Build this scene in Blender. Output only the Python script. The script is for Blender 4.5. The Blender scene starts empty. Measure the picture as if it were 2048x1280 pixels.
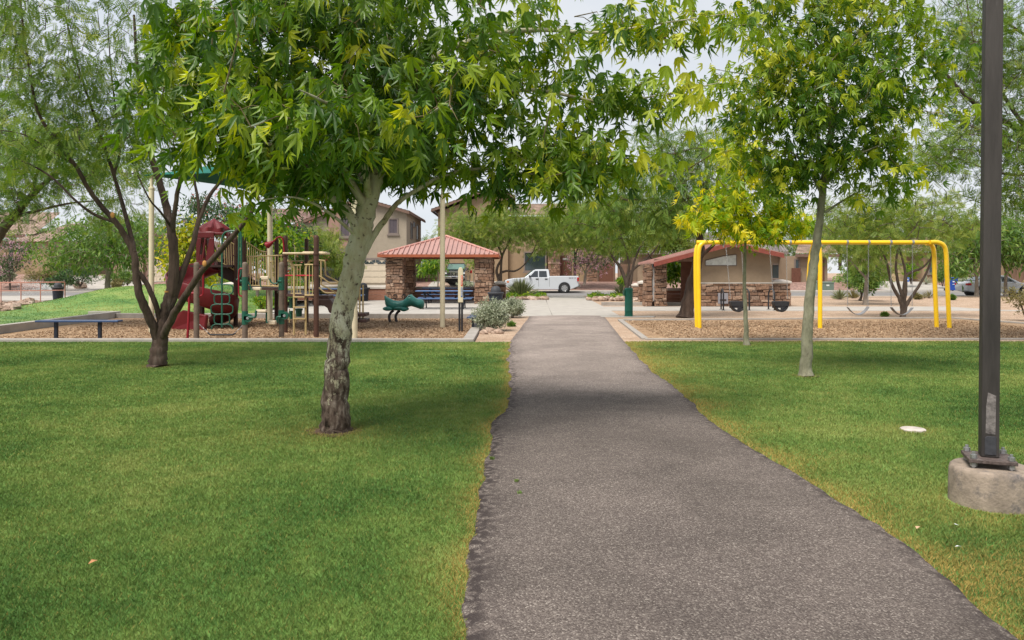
import bpy, bmesh, math, random
import numpy as np
from mathutils import Vector, Matrix
R = math.radians
rnd = random.Random(7)
C = bpy.context.scene.collection
F_PX, HX, HY, EYE = 1500.0, 1024.0, 545.0, 1.58
def W(px, py, Y): return Vector(((px - HX) / F_PX * Y, Y, EYE - (py - HY) * Y / F_PX))
def XX(px, Y): return (px - HX) / F_PX * Y
def ZZ(py, Y): return EYE - (py - HY) * Y / F_PX
def G(px, py, z=0.0):
    Y = F_PX * (EYE - z) / (py - HY)
    return Vector(((px - HX) / F_PX * Y, Y, z))

# ---------------------------------------------------------------- materials
MATS = {}
def newmat(name):
    m = bpy.data.materials.new(name); m.use_nodes = True
    nt = m.node_tree; nt.nodes.clear()
    out = nt.nodes.new('ShaderNodeOutputMaterial')
    b = nt.nodes.new('ShaderNodeBsdfPrincipled')
    nt.links.new(b.outputs[0], out.inputs[0])
    return m, nt, b, out
def nd(nt, t, **kw):
    n = nt.nodes.new(t)
    for k, v in kw.items():
        if hasattr(n, k) and k not in ('Scale', 'Detail'): setattr(n, k, v)
        else: n.inputs[k].default_value = v
    return n
def ramp(nt, stops, fac=None, interp='LINEAR'):
    n = nt.nodes.new('ShaderNodeValToRGB'); n.color_ramp.interpolation = interp
    e = n.color_ramp.elements
    while len(e) > 1: e.remove(e[-1])
    e[0].position = stops[0][0]; e[0].color = (*stops[0][1], 1)
    for p, c in stops[1:]:
        x = e.new(p); x.color = (*c, 1)
    if fac is not None: nt.links.new(fac, n.inputs[0])
    return n
def mat(name, c, rough=.7, var=.18, scale=6, bump=0, bscale=40, metal=0, spec=.28, c2=None, alpha=1, coat=0, stretch=None, dirt=None):
    if name in MATS: return MATS[name]
    m, nt, b, out = newmat(name)
    b.inputs['Roughness'].default_value = rough
    b.inputs['Metallic'].default_value = metal
    b.inputs['Specular IOR Level'].default_value = spec
    if coat: b.inputs['Coat Weight'].default_value = coat; b.inputs['Coat Roughness'].default_value = .08
    tc = nd(nt, 'ShaderNodeTexCoord')
    vec = tc.outputs['Object']
    if stretch:
        mp = nd(nt, 'ShaderNodeMapping'); mp.inputs['Scale'].default_value = stretch
        nt.links.new(vec, mp.inputs[0]); vec = mp.outputs[0]
    n = nd(nt, 'ShaderNodeTexNoise', Scale=scale, Detail=6.0)
    n.inputs['Roughness'].default_value = .65
    nt.links.new(vec, n.inputs['Vector'])
    lo = tuple(max(0, x * (1 - var * 1.5)) for x in c); hi = c2 if c2 else tuple(min(1, x * (1 + var)) for x in c)
    r = ramp(nt, [(.3, lo), (.52, c), (.72, hi)], n.outputs['Fac'])
    col = r.outputs[0]
    if dirt:
        n2 = nd(nt, 'ShaderNodeTexNoise', Scale=dirt[1], Detail=8.0); nt.links.new(vec, n2.inputs['Vector'])
        n2.inputs['Roughness'].default_value = .75
        f = ramp(nt, [(dirt[2], (0, 0, 0)), (dirt[2] + .15, (1, 1, 1))], n2.outputs['Fac'])
        mx = nd(nt, 'ShaderNodeMix', data_type='RGBA'); nt.links.new(f.outputs[0], mx.inputs[0])
        nt.links.new(col, mx.inputs[6]); mx.inputs[7].default_value = (*dirt[0], 1)
        col = mx.outputs[2]
    nt.links.new(col, b.inputs['Base Color'])
    if bump:
        nb = nd(nt, 'ShaderNodeTexNoise', Scale=bscale, Detail=5.0); nt.links.new(vec, nb.inputs['Vector'])
        bp = nd(nt, 'ShaderNodeBump'); bp.inputs['Strength'].default_value = bump; bp.inputs['Distance'].default_value = .02
        nt.links.new(nb.outputs['Fac'], bp.inputs['Height']); nt.links.new(bp.outputs[0], b.inputs['Normal'])
    MATS[name] = m
    return m
def mat_island(name, stops, rough=.9, bump=.5, bscale=30, ns=14):
    """colour differs from loose piece to loose piece (stones, chips)"""
    if name in MATS: return MATS[name]
    m, nt, b, out = newmat(name)
    b.inputs['Roughness'].default_value = rough; b.inputs['Specular IOR Level'].default_value = .2
    g = nd(nt, 'ShaderNodeNewGeometry')
    r = ramp(nt, stops, g.outputs['Random Per Island'])
    tc = nd(nt, 'ShaderNodeTexCoord'); n = nd(nt, 'ShaderNodeTexNoise', Scale=ns, Detail=6.0)
    nt.links.new(tc.outputs['Object'], n.inputs['Vector'])
    h = nd(nt, 'ShaderNodeHueSaturation'); nt.links.new(r.outputs[0], h.inputs['Color'])
    mr = nd(nt, 'ShaderNodeMapRange'); mr.inputs[1].default_value = .3; mr.inputs[2].default_value = .7; mr.inputs[3].default_value = .6; mr.inputs[4].default_value = 1.35
    nt.links.new(n.outputs['Fac'], mr.inputs[0]); nt.links.new(mr.outputs[0], h.inputs['Value'])
    nt.links.new(h.outputs[0], b.inputs['Base Color'])
    if bump:
        nb = nd(nt, 'ShaderNodeTexNoise', Scale=bscale, Detail=6.0); nt.links.new(tc.outputs['Object'], nb.inputs['Vector'])
        bp = nd(nt, 'ShaderNodeBump'); bp.inputs['Strength'].default_value = bump; bp.inputs['Distance'].default_value = .03
        nt.links.new(nb.outputs['Fac'], bp.inputs['Height']); nt.links.new(bp.outputs[0], b.inputs['Normal'])
    MATS[name] = m
    return m
def mat_leaf(name, stops, trans=.35, rough=.5, spec=.35):
    if name in MATS: return MATS[name]
    m, nt, b, out = newmat(name)
    b.inputs['Roughness'].default_value = rough; b.inputs['Specular IOR Level'].default_value = spec
    a = nd(nt, 'ShaderNodeAttribute'); a.attribute_name = 'tint'
    r = ramp(nt, stops, a.outputs['Fac'])
    nt.links.new(r.outputs[0], b.inputs['Base Color'])
    t = nd(nt, 'ShaderNodeBsdfTranslucent')
    h = nd(nt, 'ShaderNodeHueSaturation'); h.inputs['Saturation'].default_value = 1.15; h.inputs['Value'].default_value = 1.5; h.inputs['Hue'].default_value = .49
    nt.links.new(r.outputs[0], h.inputs['Color']); nt.links.new(h.outputs[0], t.inputs[0])
    mx = nd(nt, 'ShaderNodeMixShader'); mx.inputs[0].default_value = trans
    nt.links.new(b.outputs[0], mx.inputs[1]); nt.links.new(t.outputs[0], mx.inputs[2]); nt.links.new(mx.outputs[0], out.inputs[0])
    MATS[name] = m
    return m
def mat_glass(name, c=(.03, .045, .05), rough=.06):
    return mat(name, c, rough=rough, var=.25, scale=.7, spec=.9)

# ---------------------------------------------------------------- mesh helpers
def catmull(pts, n=5):
    P = [Vector(p) for p in pts]
    if len(P) < 3 or n < 2: return P
    P = [P[0] * 2 - P[1]] + P + [P[-1] * 2 - P[-2]]
    out = []
    for i in range(1, len(P) - 2):
        a, b, c, d = P[i - 1:i + 3]
        for k in range(n):
            t = k / n
            out.append(.5 * ((2 * b) + (c - a) * t + (2 * a - 5 * b + 4 * c - d) * t * t + (3 * b - a - 3 * c + d) * t ** 3))
    out.append(P[-2].copy())
    return out
def lerp(a, b, t): return a + (b - a) * t
class MB:
    def __init__(s): s.v = []; s.f = []
    def add(s, vs, fs):
        o = len(s.v); s.v += [tuple(x) for x in vs]; s.f += [tuple(i + o for i in f) for f in fs]
    def box(s, c, d, rz=0, tilt=None):
        x, y, z = d[0] / 2, d[1] / 2, d[2] / 2
        vs = [Vector(p) for p in ((-x, -y, -z), (x, -y, -z), (x, y, -z), (-x, y, -z), (-x, -y, z), (x, -y, z), (x, y, z), (-x, y, z))]
        if tilt is not None: vs = [tilt @ p for p in vs]
        if rz: m = Matrix.Rotation(rz, 3, 'Z'); vs = [m @ p for p in vs]
        c = Vector(c)
        s.add([p + c for p in vs], [(3, 2, 1, 0), (4, 5, 6, 7), (0, 1, 5, 4), (1, 2, 6, 5), (2, 3, 7, 6), (3, 0, 4, 7)])
        return s
    def bx(s, x0, x1, y0, y1, z0, z1): return s.box(((x0 + x1) / 2, (y0 + y1) / 2, (z0 + z1) / 2), (x1 - x0, y1 - y0, z1 - z0))
    def tube(s, pts, rad, seg=8, cap=True, noise=0, rg=None):
        P = [Vector(p) for p in pts]; n = len(P)
        if not hasattr(rad, '__len__'): rad = [rad] * n
        t0 = (P[1] - P[0]).normalized()
        up = Vector((0, 0, 1)) if abs(t0.z) < .9 else Vector((1, 0, 0))
        u = t0.cross(up).normalized(); vs = []
        for i in range(n):
            t = (P[min(i + 1, n - 1)] - P[max(i - 1, 0)])
            t = t.normalized() if t.length > 1e-9 else t0
            u = (u - t * u.dot(t)); u = u.normalized() if u.length > 1e-6 else t.orthogonal().normalized()
            w = t.cross(u)
            for k in range(seg):
                a = 2 * math.pi * k / seg
                r = rad[i] * (1 + (rg.uniform(-noise, noise) if noise else 0))
                vs.append(P[i] + (u * math.cos(a) + w * math.sin(a)) * r)
        fs = [(i * seg + k, i * seg + (k + 1) % seg, (i + 1) * seg + (k + 1) % seg, (i + 1) * seg + k) for i in range(n - 1) for k in range(seg)]
        if cap: fs += [tuple(range(seg))[::-1], tuple((n - 1) * seg + k for k in range(seg))]
        s.add(vs, fs); return s
    def cyl(s, p0, p1, r0, r1=None, seg=12): return s.tube([p0, p1], [r0, r0 if r1 is None else r1], seg)
    def lathe(s, c, prof, seg=20, capb=True):
        c = Vector(c); vs = []
        for r, z in prof:
            for k in range(seg):
                a = 2 * math.pi * k / seg; vs.append(c + Vector((r * math.cos(a), r * math.sin(a), z)))
        n = len(prof)
        fs = [(i * seg + k, i * seg + (k + 1) % seg, (i + 1) * seg + (k + 1) % seg, (i + 1) * seg + k) for i in range(n - 1) for k in range(seg)]
        fs.append(tuple((n - 1) * seg + k for k in range(seg)))
        if capb: fs.append(tuple(range(seg))[::-1])
        s.add(vs, fs); return s
    def prism(s, poly, ext):
        n = len(poly); e = Vector(ext); P = [Vector(p) for p in poly]
        s.add(P + [p + e for p in P], [tuple(range(n))[::-1], tuple(range(n, 2 * n))] + [(i, (i + 1) % n, n + (i + 1) % n, n + i) for i in range(n)])
        return s
    def ribbon(s, pts, w, z0, z1, closed=False):
        P = [Vector((p[0], p[1])) for p in pts]; n = len(P); L = []; Rr = []
        for i in range(n):
            a = P[i - 1] if (i > 0 or closed) else None
            b = P[(i + 1) % n] if (i < n - 1 or closed) else None
            d1 = (P[i] - a).normalized() if a is not None else None; d2 = (b - P[i]).normalized() if b is not None else None
            d1 = d1 or d2; d2 = d2 or d1
            n1 = Vector((-d1.y, d1.x)); n2 = Vector((-d2.y, d2.x)); m = (n1 + n2).normalized(); k = w / 2 / max(.3, m.dot(n1))
            L.append(P[i] + m * k); Rr.append(P[i] - m * k)
        vs = []
        for i in range(n):
            vs += [(L[i].x, L[i].y, z0), (L[i].x, L[i].y, z1), (Rr[i].x, Rr[i].y, z1), (Rr[i].x, Rr[i].y, z0)]
        fs = []
        for i in range(n if closed else n - 1):
            j = (i + 1) % n
            for k in range(4): fs.append((4 * i + k, 4 * j + k, 4 * j + (k + 1) % 4, 4 * i + (k + 1) % 4))
        if not closed: fs += [(0, 1, 2, 3), tuple(4 * (n - 1) + k for k in (3, 2, 1, 0))]
        s.add(vs, fs); return s
    def blob(s, c, r, seg=10, rings=7, rg=None, noise=0):
        c = Vector(c); vs = []
        for i in range(rings + 1):
            th = math.pi * i / rings
            for k in range(seg):
                a = 2 * math.pi * k / seg; q = 1 + (rg.uniform(-noise, noise) if noise else 0)
                vs.append(c + Vector((r[0] * math.sin(th) * math.cos(a) * q, r[1] * math.sin(th) * math.sin(a) * q, r[2] * math.cos(th) * q)))
        s.add(vs, [(i * seg + k, i * seg + (k + 1) % seg, (i + 1) * seg + (k + 1) % seg, (i + 1) * seg + k) for i in range(rings) for k in range(seg)]); return s
    def loft(s, secs, cap=True):
        m = len(secs[0]); vs = [p for sc in secs for p in sc]; n = len(secs)
        fs = [(i * m + k, i * m + (k + 1) % m, (i + 1) * m + (k + 1) % m, (i + 1) * m + k) for i in range(n - 1) for k in range(m)]
        if cap: fs += [tuple(range(m))[::-1], tuple((n - 1) * m + k for k in range(m))]
        s.add(vs, fs); return s
    def build(s, name, m, parent=None, smooth=False, bevel=0, sub=0, angle=40, weld=False):
        off = root_loc(parent) if parent else Vector((0, 0, 0))
        me = bpy.data.meshes.new(name)
        me.from_pydata([(x - off.x, y - off.y, z - off.z) for x, y, z in s.v], [], s.f); me.update()
        bm = bmesh.new(); bm.from_mesh(me)
        if weld: bmesh.ops.remove_doubles(bm, verts=bm.verts, dist=1e-4)
        bmesh.ops.recalc_face_normals(bm, faces=bm.faces); bm.to_mesh(me); bm.free()
        me.materials.append(m)
        o = bpy.data.objects.new(name, me); C.objects.link(o)
        if parent: o.parent = parent
        if smooth:
            for p in me.polygons: p.use_smooth = True
            try: me.set_sharp_from_angle(angle=R(angle))
            except Exception: pass
        if bevel:
            b = o.modifiers.new('bevel', 'BEVEL'); b.width = bevel; b.segments = 2; b.limit_method = 'ANGLE'; b.angle_limit = R(35)
        if sub:
            b = o.modifiers.new('sub', 'SUBSURF'); b.levels = sub; b.render_levels = sub
        return o
def root_loc(o):
    L = Vector((0, 0, 0))
    while o is not None: L += o.location; o = o.parent
    return L
def tag(o, label=None, cat=None, group=None, kind=None):
    if label: o['label'] = label
    if cat: o['category'] = cat
    if group: o['group'] = group
    if kind: o['kind'] = kind
    return o
def thing(name, label, cat, loc=(0, 0, 0), group=None):
    o = bpy.data.objects.new(name, None); C.objects.link(o); o.location = loc; o.empty_display_size = .2
    return tag(o, label, cat, group)
def copy_tree(o, parent=None):
    c = o.copy(); C.objects.link(c)
    if parent: c.parent = parent
    for ch in list(o.children): copy_tree(ch, c)
    return c
def dup(root, loc, rz=0, label=None, group=None, scale=None):
    c = copy_tree(root); c.location = loc; c.rotation_euler = (0, 0, rz)
    if scale: c.scale = scale
    if label: c['label'] = label
    if group: c['group'] = group
    return c
def struct(o): o['kind'] = 'structure'; return o
def sheet(name, pts, z, m, parent=None):
    mb = MB(); mb.add([(x, y, z) for x, y in pts], [tuple(range(len(pts)))]); return struct(mb.build(name, m))

def np_mesh(name, V, F, m, parent=None, attr=None, smooth=False):
    """V (n,3) array, F (k,c) int array, attr per-vertex float"""
    off = root_loc(parent) if parent else Vector((0, 0, 0))
    V = (np.asarray(V, dtype=np.float32) - np.array(off, dtype=np.float32)).astype(np.float32)
    F = np.asarray(F, dtype=np.int32); k, c = F.shape
    me = bpy.data.meshes.new(name)
    me.vertices.add(len(V)); me.vertices.foreach_set('co', V.ravel())
    me.loops.add(k * c); me.loops.foreach_set('vertex_index', F.ravel())
    me.polygons.add(k); me.polygons.foreach_set('loop_start', np.arange(0, k * c, c, dtype=np.int32))
    try: me.polygons.foreach_set('loop_total', np.full(k, c, dtype=np.int32))
    except Exception: pass
    if attr is not None:
        a = me.attributes.new('tint', 'FLOAT', 'POINT'); a.data.foreach_set('value', np.asarray(attr, dtype=np.float32))
    me.update(calc_edges=True)
    me.materials.append(m)
    o = bpy.data.objects.new(name, me); C.objects.link(o)
    if parent: o.parent = parent
    return o

# ---------------------------------------------------------------- leaf templates (x = leaf axis, z = normal)
def T_star():
    V = [(0, 0, 0)]; F = []
    for a, l, w in ((-58, .55, .10), (-28, .95, .125), (0, 1.22, .13), (28, .95, .125), (58, .55, .10)):
        fz = -.62 * abs(math.sin(R(a))) ** 1.3
        a = R(a); d = (math.cos(a), math.sin(a)); n = (-d[1], d[0]); o = len(V)
        h = l * .43
        V += [(d[0] * h - n[0] * w, d[1] * h - n[1] * w, .03 + fz * h), (d[0] * l, d[1] * l, (-.24 + fz) * l), (d[0] * h + n[0] * w, d[1] * h + n[1] * w, .03 + fz * h), (d[0] * h * .9, d[1] * h * .9, fz * h - .02)]
        F += [(0, o, o + 3, o + 2)] if False else [(0, o, o + 1, o + 3), (0, o + 3, o + 1, o + 2)]
    V = [(x * .8 + .18, y * .8, z) for x, y, z in V]
    return np.array(V), np.array(F)
def T_sprig(n=6, ll=.3, lw=.075, curl=.15):
    V = []; F = []
    for i in range(n):
        x = .12 + .88 * i / n; z = -curl * x * x
        for sgn in (-1, 1):
            o = len(V); L = ll * (1 - .35 * abs(i / n - .45))
            V += [(x, 0, z), (x + L * .3 - lw * .2, sgn * L * .5, z + .02), (x + L * .55, sgn * L, z - .03), (x + L * .38 + lw, sgn * L * .45, z + .02)]
            F.append((o, o + 1, o + 2, o + 3))
    return np.array(V), np.array(F)
def T_lance(w=.13):
    return np.array([(0, 0, 0), (.45, w, .04), (1, 0, -.1), (.45, -w, .04), (.5, 0, -.01)]), np.array([(0, 4, 2, 1), (0, 3, 2, 4)])
STAR, SPRIG, SPRIG_S, LANCE, OVAL = T_star(), T_sprig(6), T_sprig(3, .45, .16), T_lance(.13), T_lance(.27)
TMPL = {'star': STAR, 'sprig': SPRIG, 'sprig_s': SPRIG_S, 'lance': LANCE, 'oval': OVAL}
def unit(A): return A / np.maximum(np.linalg.norm(A, axis=1, keepdims=True), 1e-9)
def leaf_mesh(name, P, A, Nn, S, tint, tm, m, parent):
    V, F = TMPL[tm]
    x = unit(A); z = unit(Nn - (Nn * x).sum(1, keepdims=True) * x); y = np.cross(z, x)
    VV = P[:, None, :] + S[:, None, None] * (V[None, :, 0:1] * x[:, None, :] + V[None, :, 1:2] * y[:, None, :] + V[None, :, 2:3] * z[:, None, :])
    n, k = len(P), len(V)
    FF = F[None] + (np.arange(n) * k)[:, None, None]
    return np_mesh(name, VV.reshape(-1, 3), FF.reshape(-1, F.shape[1]), m, parent, np.repeat(tint, k))

# ---------------------------------------------------------------- trees
def L(*pts, y=None):
    return [W(p[0], p[1], p[2] if len(p) > 2 else y) for p in pts]
def BL(px, py, Y, rpx, rpy, ry, w=1.0):
    return (np.array(W(px, py, Y)), np.array((rpx * Y / F_PX, ry, rpy * Y / F_PX)), w)
def make_crown(rg, limbs_nodes, blobs, ncl, clump=6, tight=.24):
    w = np.array([b[2] * float(np.prod(b[1])) ** .75 for b in blobs]); w /= w.sum()
    pts = []
    for b, ww in zip(blobs, w):
        k = max(2, int(round(ncl * ww))); nc = max(2, k // clump)
        d = unit(rg.normal(size=(nc, 3))); r = rg.random(nc) ** .42
        cc = b[0] + d * r[:, None] * b[1]
        idx = rg.integers(0, nc, k)
        pts.append(cc[idx] + rg.normal(size=(k, 3)) * tight * b[1])
    return np.concatenate(pts)
def tree(name, label, cat, base, limbs, blobs, ncl=150, leaf='sprig', ls=.15, nleaf=8, spread=.2, droop=.5, bark=None, lm=None, seed=1,
         group=None, seg=8, tint=(.45, .2, .12), zmin=None, twig=.012, gap=None, smoothn=5, upness=.4, flowers=None, clump=6, tight=.24, knob=.06, flare=1.25, young=None, twm=None, nz=.6, out=.7, ar=.65):
    rg = np.random.default_rng(seed); rp = random.Random(seed)
    t = thing(name, label, cat, base, group)
    mb = MB(); nodes = []
    for li, (pts, r0, r1) in enumerate(limbs):
        P = catmull(pts, smoothn); n = len(P)
        if hasattr(r0, '__len__'): rad = list(np.interp(np.linspace(0, len(pts) - 1, n), range(len(pts)), r0)); r0 = r0[0]
        else: rad = [lerp(r0, r1, (i / (n - 1)) ** .8) for i in range(n)]
        if li == 0 and flare != 1:
            rad[0] *= flare * 1.12; rad[1] *= 1 + (flare - 1) * .35
        for i in range(1, n - 1):
            j = rad[i] * .12; P[i] = P[i] + Vector((rp.uniform(-j, j), rp.uniform(-j, j), 0))
        mb.tube(P, rad, seg if r0 > .04 else 6, True, knob, rp)
        a = n // 2 if li == 0 else n // 4
        nodes += P[a:]
    nodes = np.array([tuple(p) for p in nodes])
    cl = make_crown(rg, nodes, blobs, ncl, clump, tight)
    if zmin is not None: cl = cl[cl[:, 2] > zmin]
    if gap is not None: cl = cl[[not gap(p) for p in cl]]
    d0 = np.array([np.min(((nodes - p) ** 2).sum(1)) for p in cl]); cl = cl[np.argsort(d0)]
    N = np.zeros((len(nodes) + 2 * len(cl), 3)); N[:len(nodes)] = nodes; cnt = len(nodes); dirs = []
    tw = MB()
    for p in cl:
        q = N[:cnt]; dd = ((q - p) ** 2).sum(1) + np.maximum(0, q[:, 2] - p[2]) ** 2 * 1.5
        a = q[int(np.argmin(dd))].copy(); l = float(np.linalg.norm(p - a))
        m1 = a + (p - a) * .5 + np.array((rg.normal() * .08 * l, rg.normal() * .08 * l, .10 * l))
        N[cnt] = m1; N[cnt + 1] = p; cnt += 2
        dirs.append(p - m1)
        r = twig * (1 + min(1.5, l * .5))
        if l > .05: tw.tube([a, m1, p], [r, r * .7, r * .3], 4, False)
    dirs = unit(np.array(dirs)); mb.v, off = mb.v, len(mb.v)
    nf = len(mb.f); mb.add(tw.v, tw.f)
    to = mb.build('trunk', bark, t, smooth=True, angle=80)
    if twm is not None:
        to.data.materials.append(twm)
        for p in to.data.polygons:
            if p.index >= nf: p.material_index = 1
    n = len(cl) * nleaf; ci = np.repeat(np.arange(len(cl)), nleaf)
    P = cl[ci] + rg.normal(size=(n, 3)) * spread * np.array((1, 1, .75)) - dirs[ci] * (rg.random(n) * spread * .8)[:, None]
    A = dirs[ci] * out + rg.normal(size=(n, 3)) * ar + np.array((0, 0, -droop))
    Nn = rg.normal(size=(n, 3)) * nz + np.array((0, 0, upness)) + A * .0
    S = ls * rg.uniform(.5, 1.3, n)
    ctint = rg.normal(tint[0], tint[1], len(cl))
    if young: # fresh growth sits at the ends of the shoots farthest out
        dist = np.linalg.norm(cl - np.array(young[0]), axis=1); ctint = ctint + young[1] * np.clip((dist - young[2]) / young[3], -1, 1)
    tt = np.clip(ctint[ci] + rg.normal(0, tint[2], n), 0, 1)
    leaf_mesh('crown', P, A, Nn, S, tt, leaf, lm, t)
    if flowers:
        fm, nf, fs = flowers
        k = rg.integers(0, len(cl), nf); k6 = np.repeat(k, 6)
        P = np.repeat(cl[k] + rg.normal(size=(nf, 3)) * spread, 6, axis=0) + rg.normal(size=(nf * 6, 3)) * fs * .6
        leaf_mesh('blossom', P, rg.normal(size=(nf * 6, 3)), rg.normal(size=(nf * 6, 3)), fs * rg.uniform(.7, 1.2, nf * 6), rg.random(nf * 6), 'oval', fm, t)
    return t
# ================================================================ camera, sky, sun
scn = bpy.context.scene
cd = bpy.data.cameras.new('camera'); cam = bpy.data.objects.new('camera', cd); C.objects.link(cam)
cam.location = (0, 0, EYE); cam.rotation_euler = (R(90), 0, 0)
cd.sensor_width = 36; cd.lens = 36 * F_PX / 2048; cd.shift_y = -(640 - HY) / 2048; cd.clip_end = 3000; cd.clip_start = .05
scn.camera = cam
scn.view_settings.view_transform = 'Standard'; scn.view_settings.look = 'None'; scn.view_settings.exposure = .92; scn.view_settings.gamma = 1
SUN_EL, SUN_AZ = 58, 215          # azimuth clockwise from +Y
wd = bpy.data.worlds.new('World'); scn.world = wd; wd.use_nodes = True
nt = wd.node_tree; bg = nt.nodes['Background']
sky = nd(nt, 'ShaderNodeTexSky'); sky.sky_type = 'NISHITA'; sky.sun_disc = False; sky.sun_elevation = R(SUN_EL); sky.sun_rotation = R(SUN_AZ)
tc = nd(nt, 'ShaderNodeTexCoord'); mp = nd(nt, 'ShaderNodeMapping'); mp.inputs['Scale'].default_value = (1, 1, 2.6)
nt.links.new(tc.outputs['Generated'], mp.inputs[0])
n1 = nd(nt, 'ShaderNodeTexNoise', Scale=2.2, Detail=7.0); n1.inputs['Roughness'].default_value = .55; nt.links.new(mp.outputs[0], n1.inputs['Vector'])
r1 = ramp(nt, [(.3, (.8, .8, .8)), (.62, (1, 1, 1))], n1.outputs['Fac'])
n2 = nd(nt, 'ShaderNodeTexNoise', Scale=3.5, Detail=6.0); nt.links.new(mp.outputs[0], n2.inputs['Vector'])
r2 = ramp(nt, [(.3, (3.6, 3.85, 4.2)), (.7, (4.5, 4.58, 4.68))], n2.outputs['Fac'])
mx = nd(nt, 'ShaderNodeMix', data_type='RGBA'); nt.links.new(r1.outputs[0], mx.inputs[0]); nt.links.new(sky.outputs[0], mx.inputs[6]); nt.links.new(r2.outputs[0], mx.inputs[7])
nt.links.new(mx.outputs[2], bg.inputs[0]); bg.inputs[1].default_value = .105
sl = bpy.data.lights.new('sun', 'SUN'); so = bpy.data.objects.new('sun', sl); C.objects.link(so)
sl.energy = 2.8; sl.angle = R(28); sl.color = (1, .95, .87)
ds = Vector((math.sin(R(SUN_AZ)) * math.cos(R(SUN_EL)), math.cos(R(SUN_AZ)) * math.cos(R(SUN_EL)), math.sin(R(SUN_EL))))
so.rotation_euler = ds.to_track_quat('Z', 'Y').to_euler(); so.location = (0, 0, 60)

# ================================================================ surface materials
def mat_dg(name, stops, s1=1.2, s2=60, bump=.35, stones=True):
    m, nt, b, out = newmat(name); b.inputs['Roughness'].default_value = .95; b.inputs['Specular IOR Level'].default_value = .15
    tc = nd(nt, 'ShaderNodeTexCoord')
    n = nd(nt, 'ShaderNodeTexNoise', Scale=s1, Detail=9.0); n.inputs['Roughness'].default_value = .75; nt.links.new(tc.outputs['Object'], n.inputs['Vector'])
    r = ramp(nt, stops, n.outputs['Fac'])
    v = nd(nt, 'ShaderNodeTexVoronoi', Scale=s2); nt.links.new(tc.outputs['Object'], v.inputs['Vector'])
    h = nd(nt, 'ShaderNodeHueSaturation'); nt.links.new(r.outputs[0], h.inputs['Color'])
    sep = nd(nt, 'ShaderNodeSeparateColor'); nt.links.new(v.outputs['Color'], sep.inputs[0])
    mr = nd(nt, 'ShaderNodeMapRange'); mr.inputs[3].default_value = .62; mr.inputs[4].default_value = 1.38; nt.links.new(sep.outputs[0], mr.inputs[0]); nt.links.new(mr.outputs[0], h.inputs['Value'])
    nt.links.new(h.outputs[0], b.inputs['Base Color'])
    bp = nd(nt, 'ShaderNodeBump'); bp.inputs['Strength'].default_value = bump; bp.inputs['Distance'].default_value = .02; bp.invert = True
    nt.links.new(v.outputs['Distance'], bp.inputs['Height']); nt.links.new(bp.outputs[0], b.inputs['Normal'])
    MATS[name] = m; return m
M_DG = mat_dg('decomposed_granite', [(.3, (.28, .19, .13)), (.5, (.37, .265, .19)), (.7, (.45, .34, .26))], 1.1, 45)
M_REDROCK = mat_dg('red_gravel', [(.3, (.19, .115, .09)), (.55, (.27, .17, .14)), (.75, (.36, .26, .215))], 1.5, 9, .8)
M_MULCH = mat_dg('wood_mulch', [(.3, (.22, .135, .08)), (.5, (.31, .205, .125)), (.7, (.39, .275, .18))], 1.6, 38, .7)
# asphalt with exposed aggregate
m, nt, b, out = newmat('asphalt_path'); M_PATH = m; b.inputs['Roughness'].default_value = .92; b.inputs['Specular IOR Level'].default_value = .2
tc = nd(nt, 'ShaderNodeTexCoord'); v = nd(nt, 'ShaderNodeTexVoronoi', Scale=135.0); v.inputs['Randomness'].default_value = 1
nt.links.new(tc.outputs['Object'], v.inputs['Vector'])
sep = nd(nt, 'ShaderNodeSeparateColor'); nt.links.new(v.outputs['Color'], sep.inputs[0])
r = ramp(nt, [(0, (.078, .062, .055)), (.4, (.115, .094, .084)), (.7, (.148, .122, .108)), (.9, (.20, .168, .148)), (1, (.32, .28, .245))], sep.outputs[0])
n = nd(nt, 'ShaderNodeTexNoise', Scale=.55, Detail=8.0); n.inputs['Roughness'].default_value = .7; nt.links.new(tc.outputs['Object'], n.inputs['Vector'])
mr = nd(nt, 'ShaderNodeMapRange'); mr.inputs[1].default_value = .3; mr.inputs[2].default_value = .7; mr.inputs[3].default_value = .66; mr.inputs[4].default_value = 1.36; nt.links.new(n.outputs['Fac'], mr.inputs[0])
h = nd(nt, 'ShaderNodeHueSaturation'); nt.links.new(r.outputs[0], h.inputs['Color']); nt.links.new(mr.outputs[0], h.inputs['Value'])
v2 = nd(nt, 'ShaderNodeTexVoronoi', Scale=.85); v2.feature = 'DISTANCE_TO_EDGE'     # thin wandering cracks
nw = nd(nt, 'ShaderNodeTexNoise', Scale=3.0, Detail=6.0); nt.links.new(tc.outputs['Object'], nw.inputs['Vector'])
mxv = nd(nt, 'ShaderNodeMix', data_type='RGBA'); mxv.inputs[0].default_value = .16; nt.links.new(tc.outputs['Object'], mxv.inputs[6]); nt.links.new(nw.outputs['Color'], mxv.inputs[7]); nt.links.new(mxv.outputs[2], v2.inputs['Vector'])
rc = ramp(nt, [(.0, (1, 1, 1)), (.007, (0, 0, 0))], v2.outputs['Distance'])
n3 = nd(nt, 'ShaderNodeTexNoise', Scale=.7, Detail=2.0); nt.links.new(tc.outputs['Object'], n3.inputs['Vector'])
r3 = ramp(nt, [(.56, (0, 0, 0)), (.64, (.6, .6, .6))], n3.outputs['Fac'])
mm = nd(nt, 'ShaderNodeMath', operation='MULTIPLY'); nt.links.new(rc.outputs[0], mm.inputs[0]); nt.links.new(r3.outputs[0], mm.inputs[1])
ae = nd(nt, 'ShaderNodeAttribute'); ae.attribute_name = 'tint'                          # crumbled dark binder along the rim
na = nd(nt, 'ShaderNodeTexNoise', Scale=16.0, Detail=8.0); nt.links.new(tc.outputs['Object'], na.inputs['Vector'])
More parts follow.
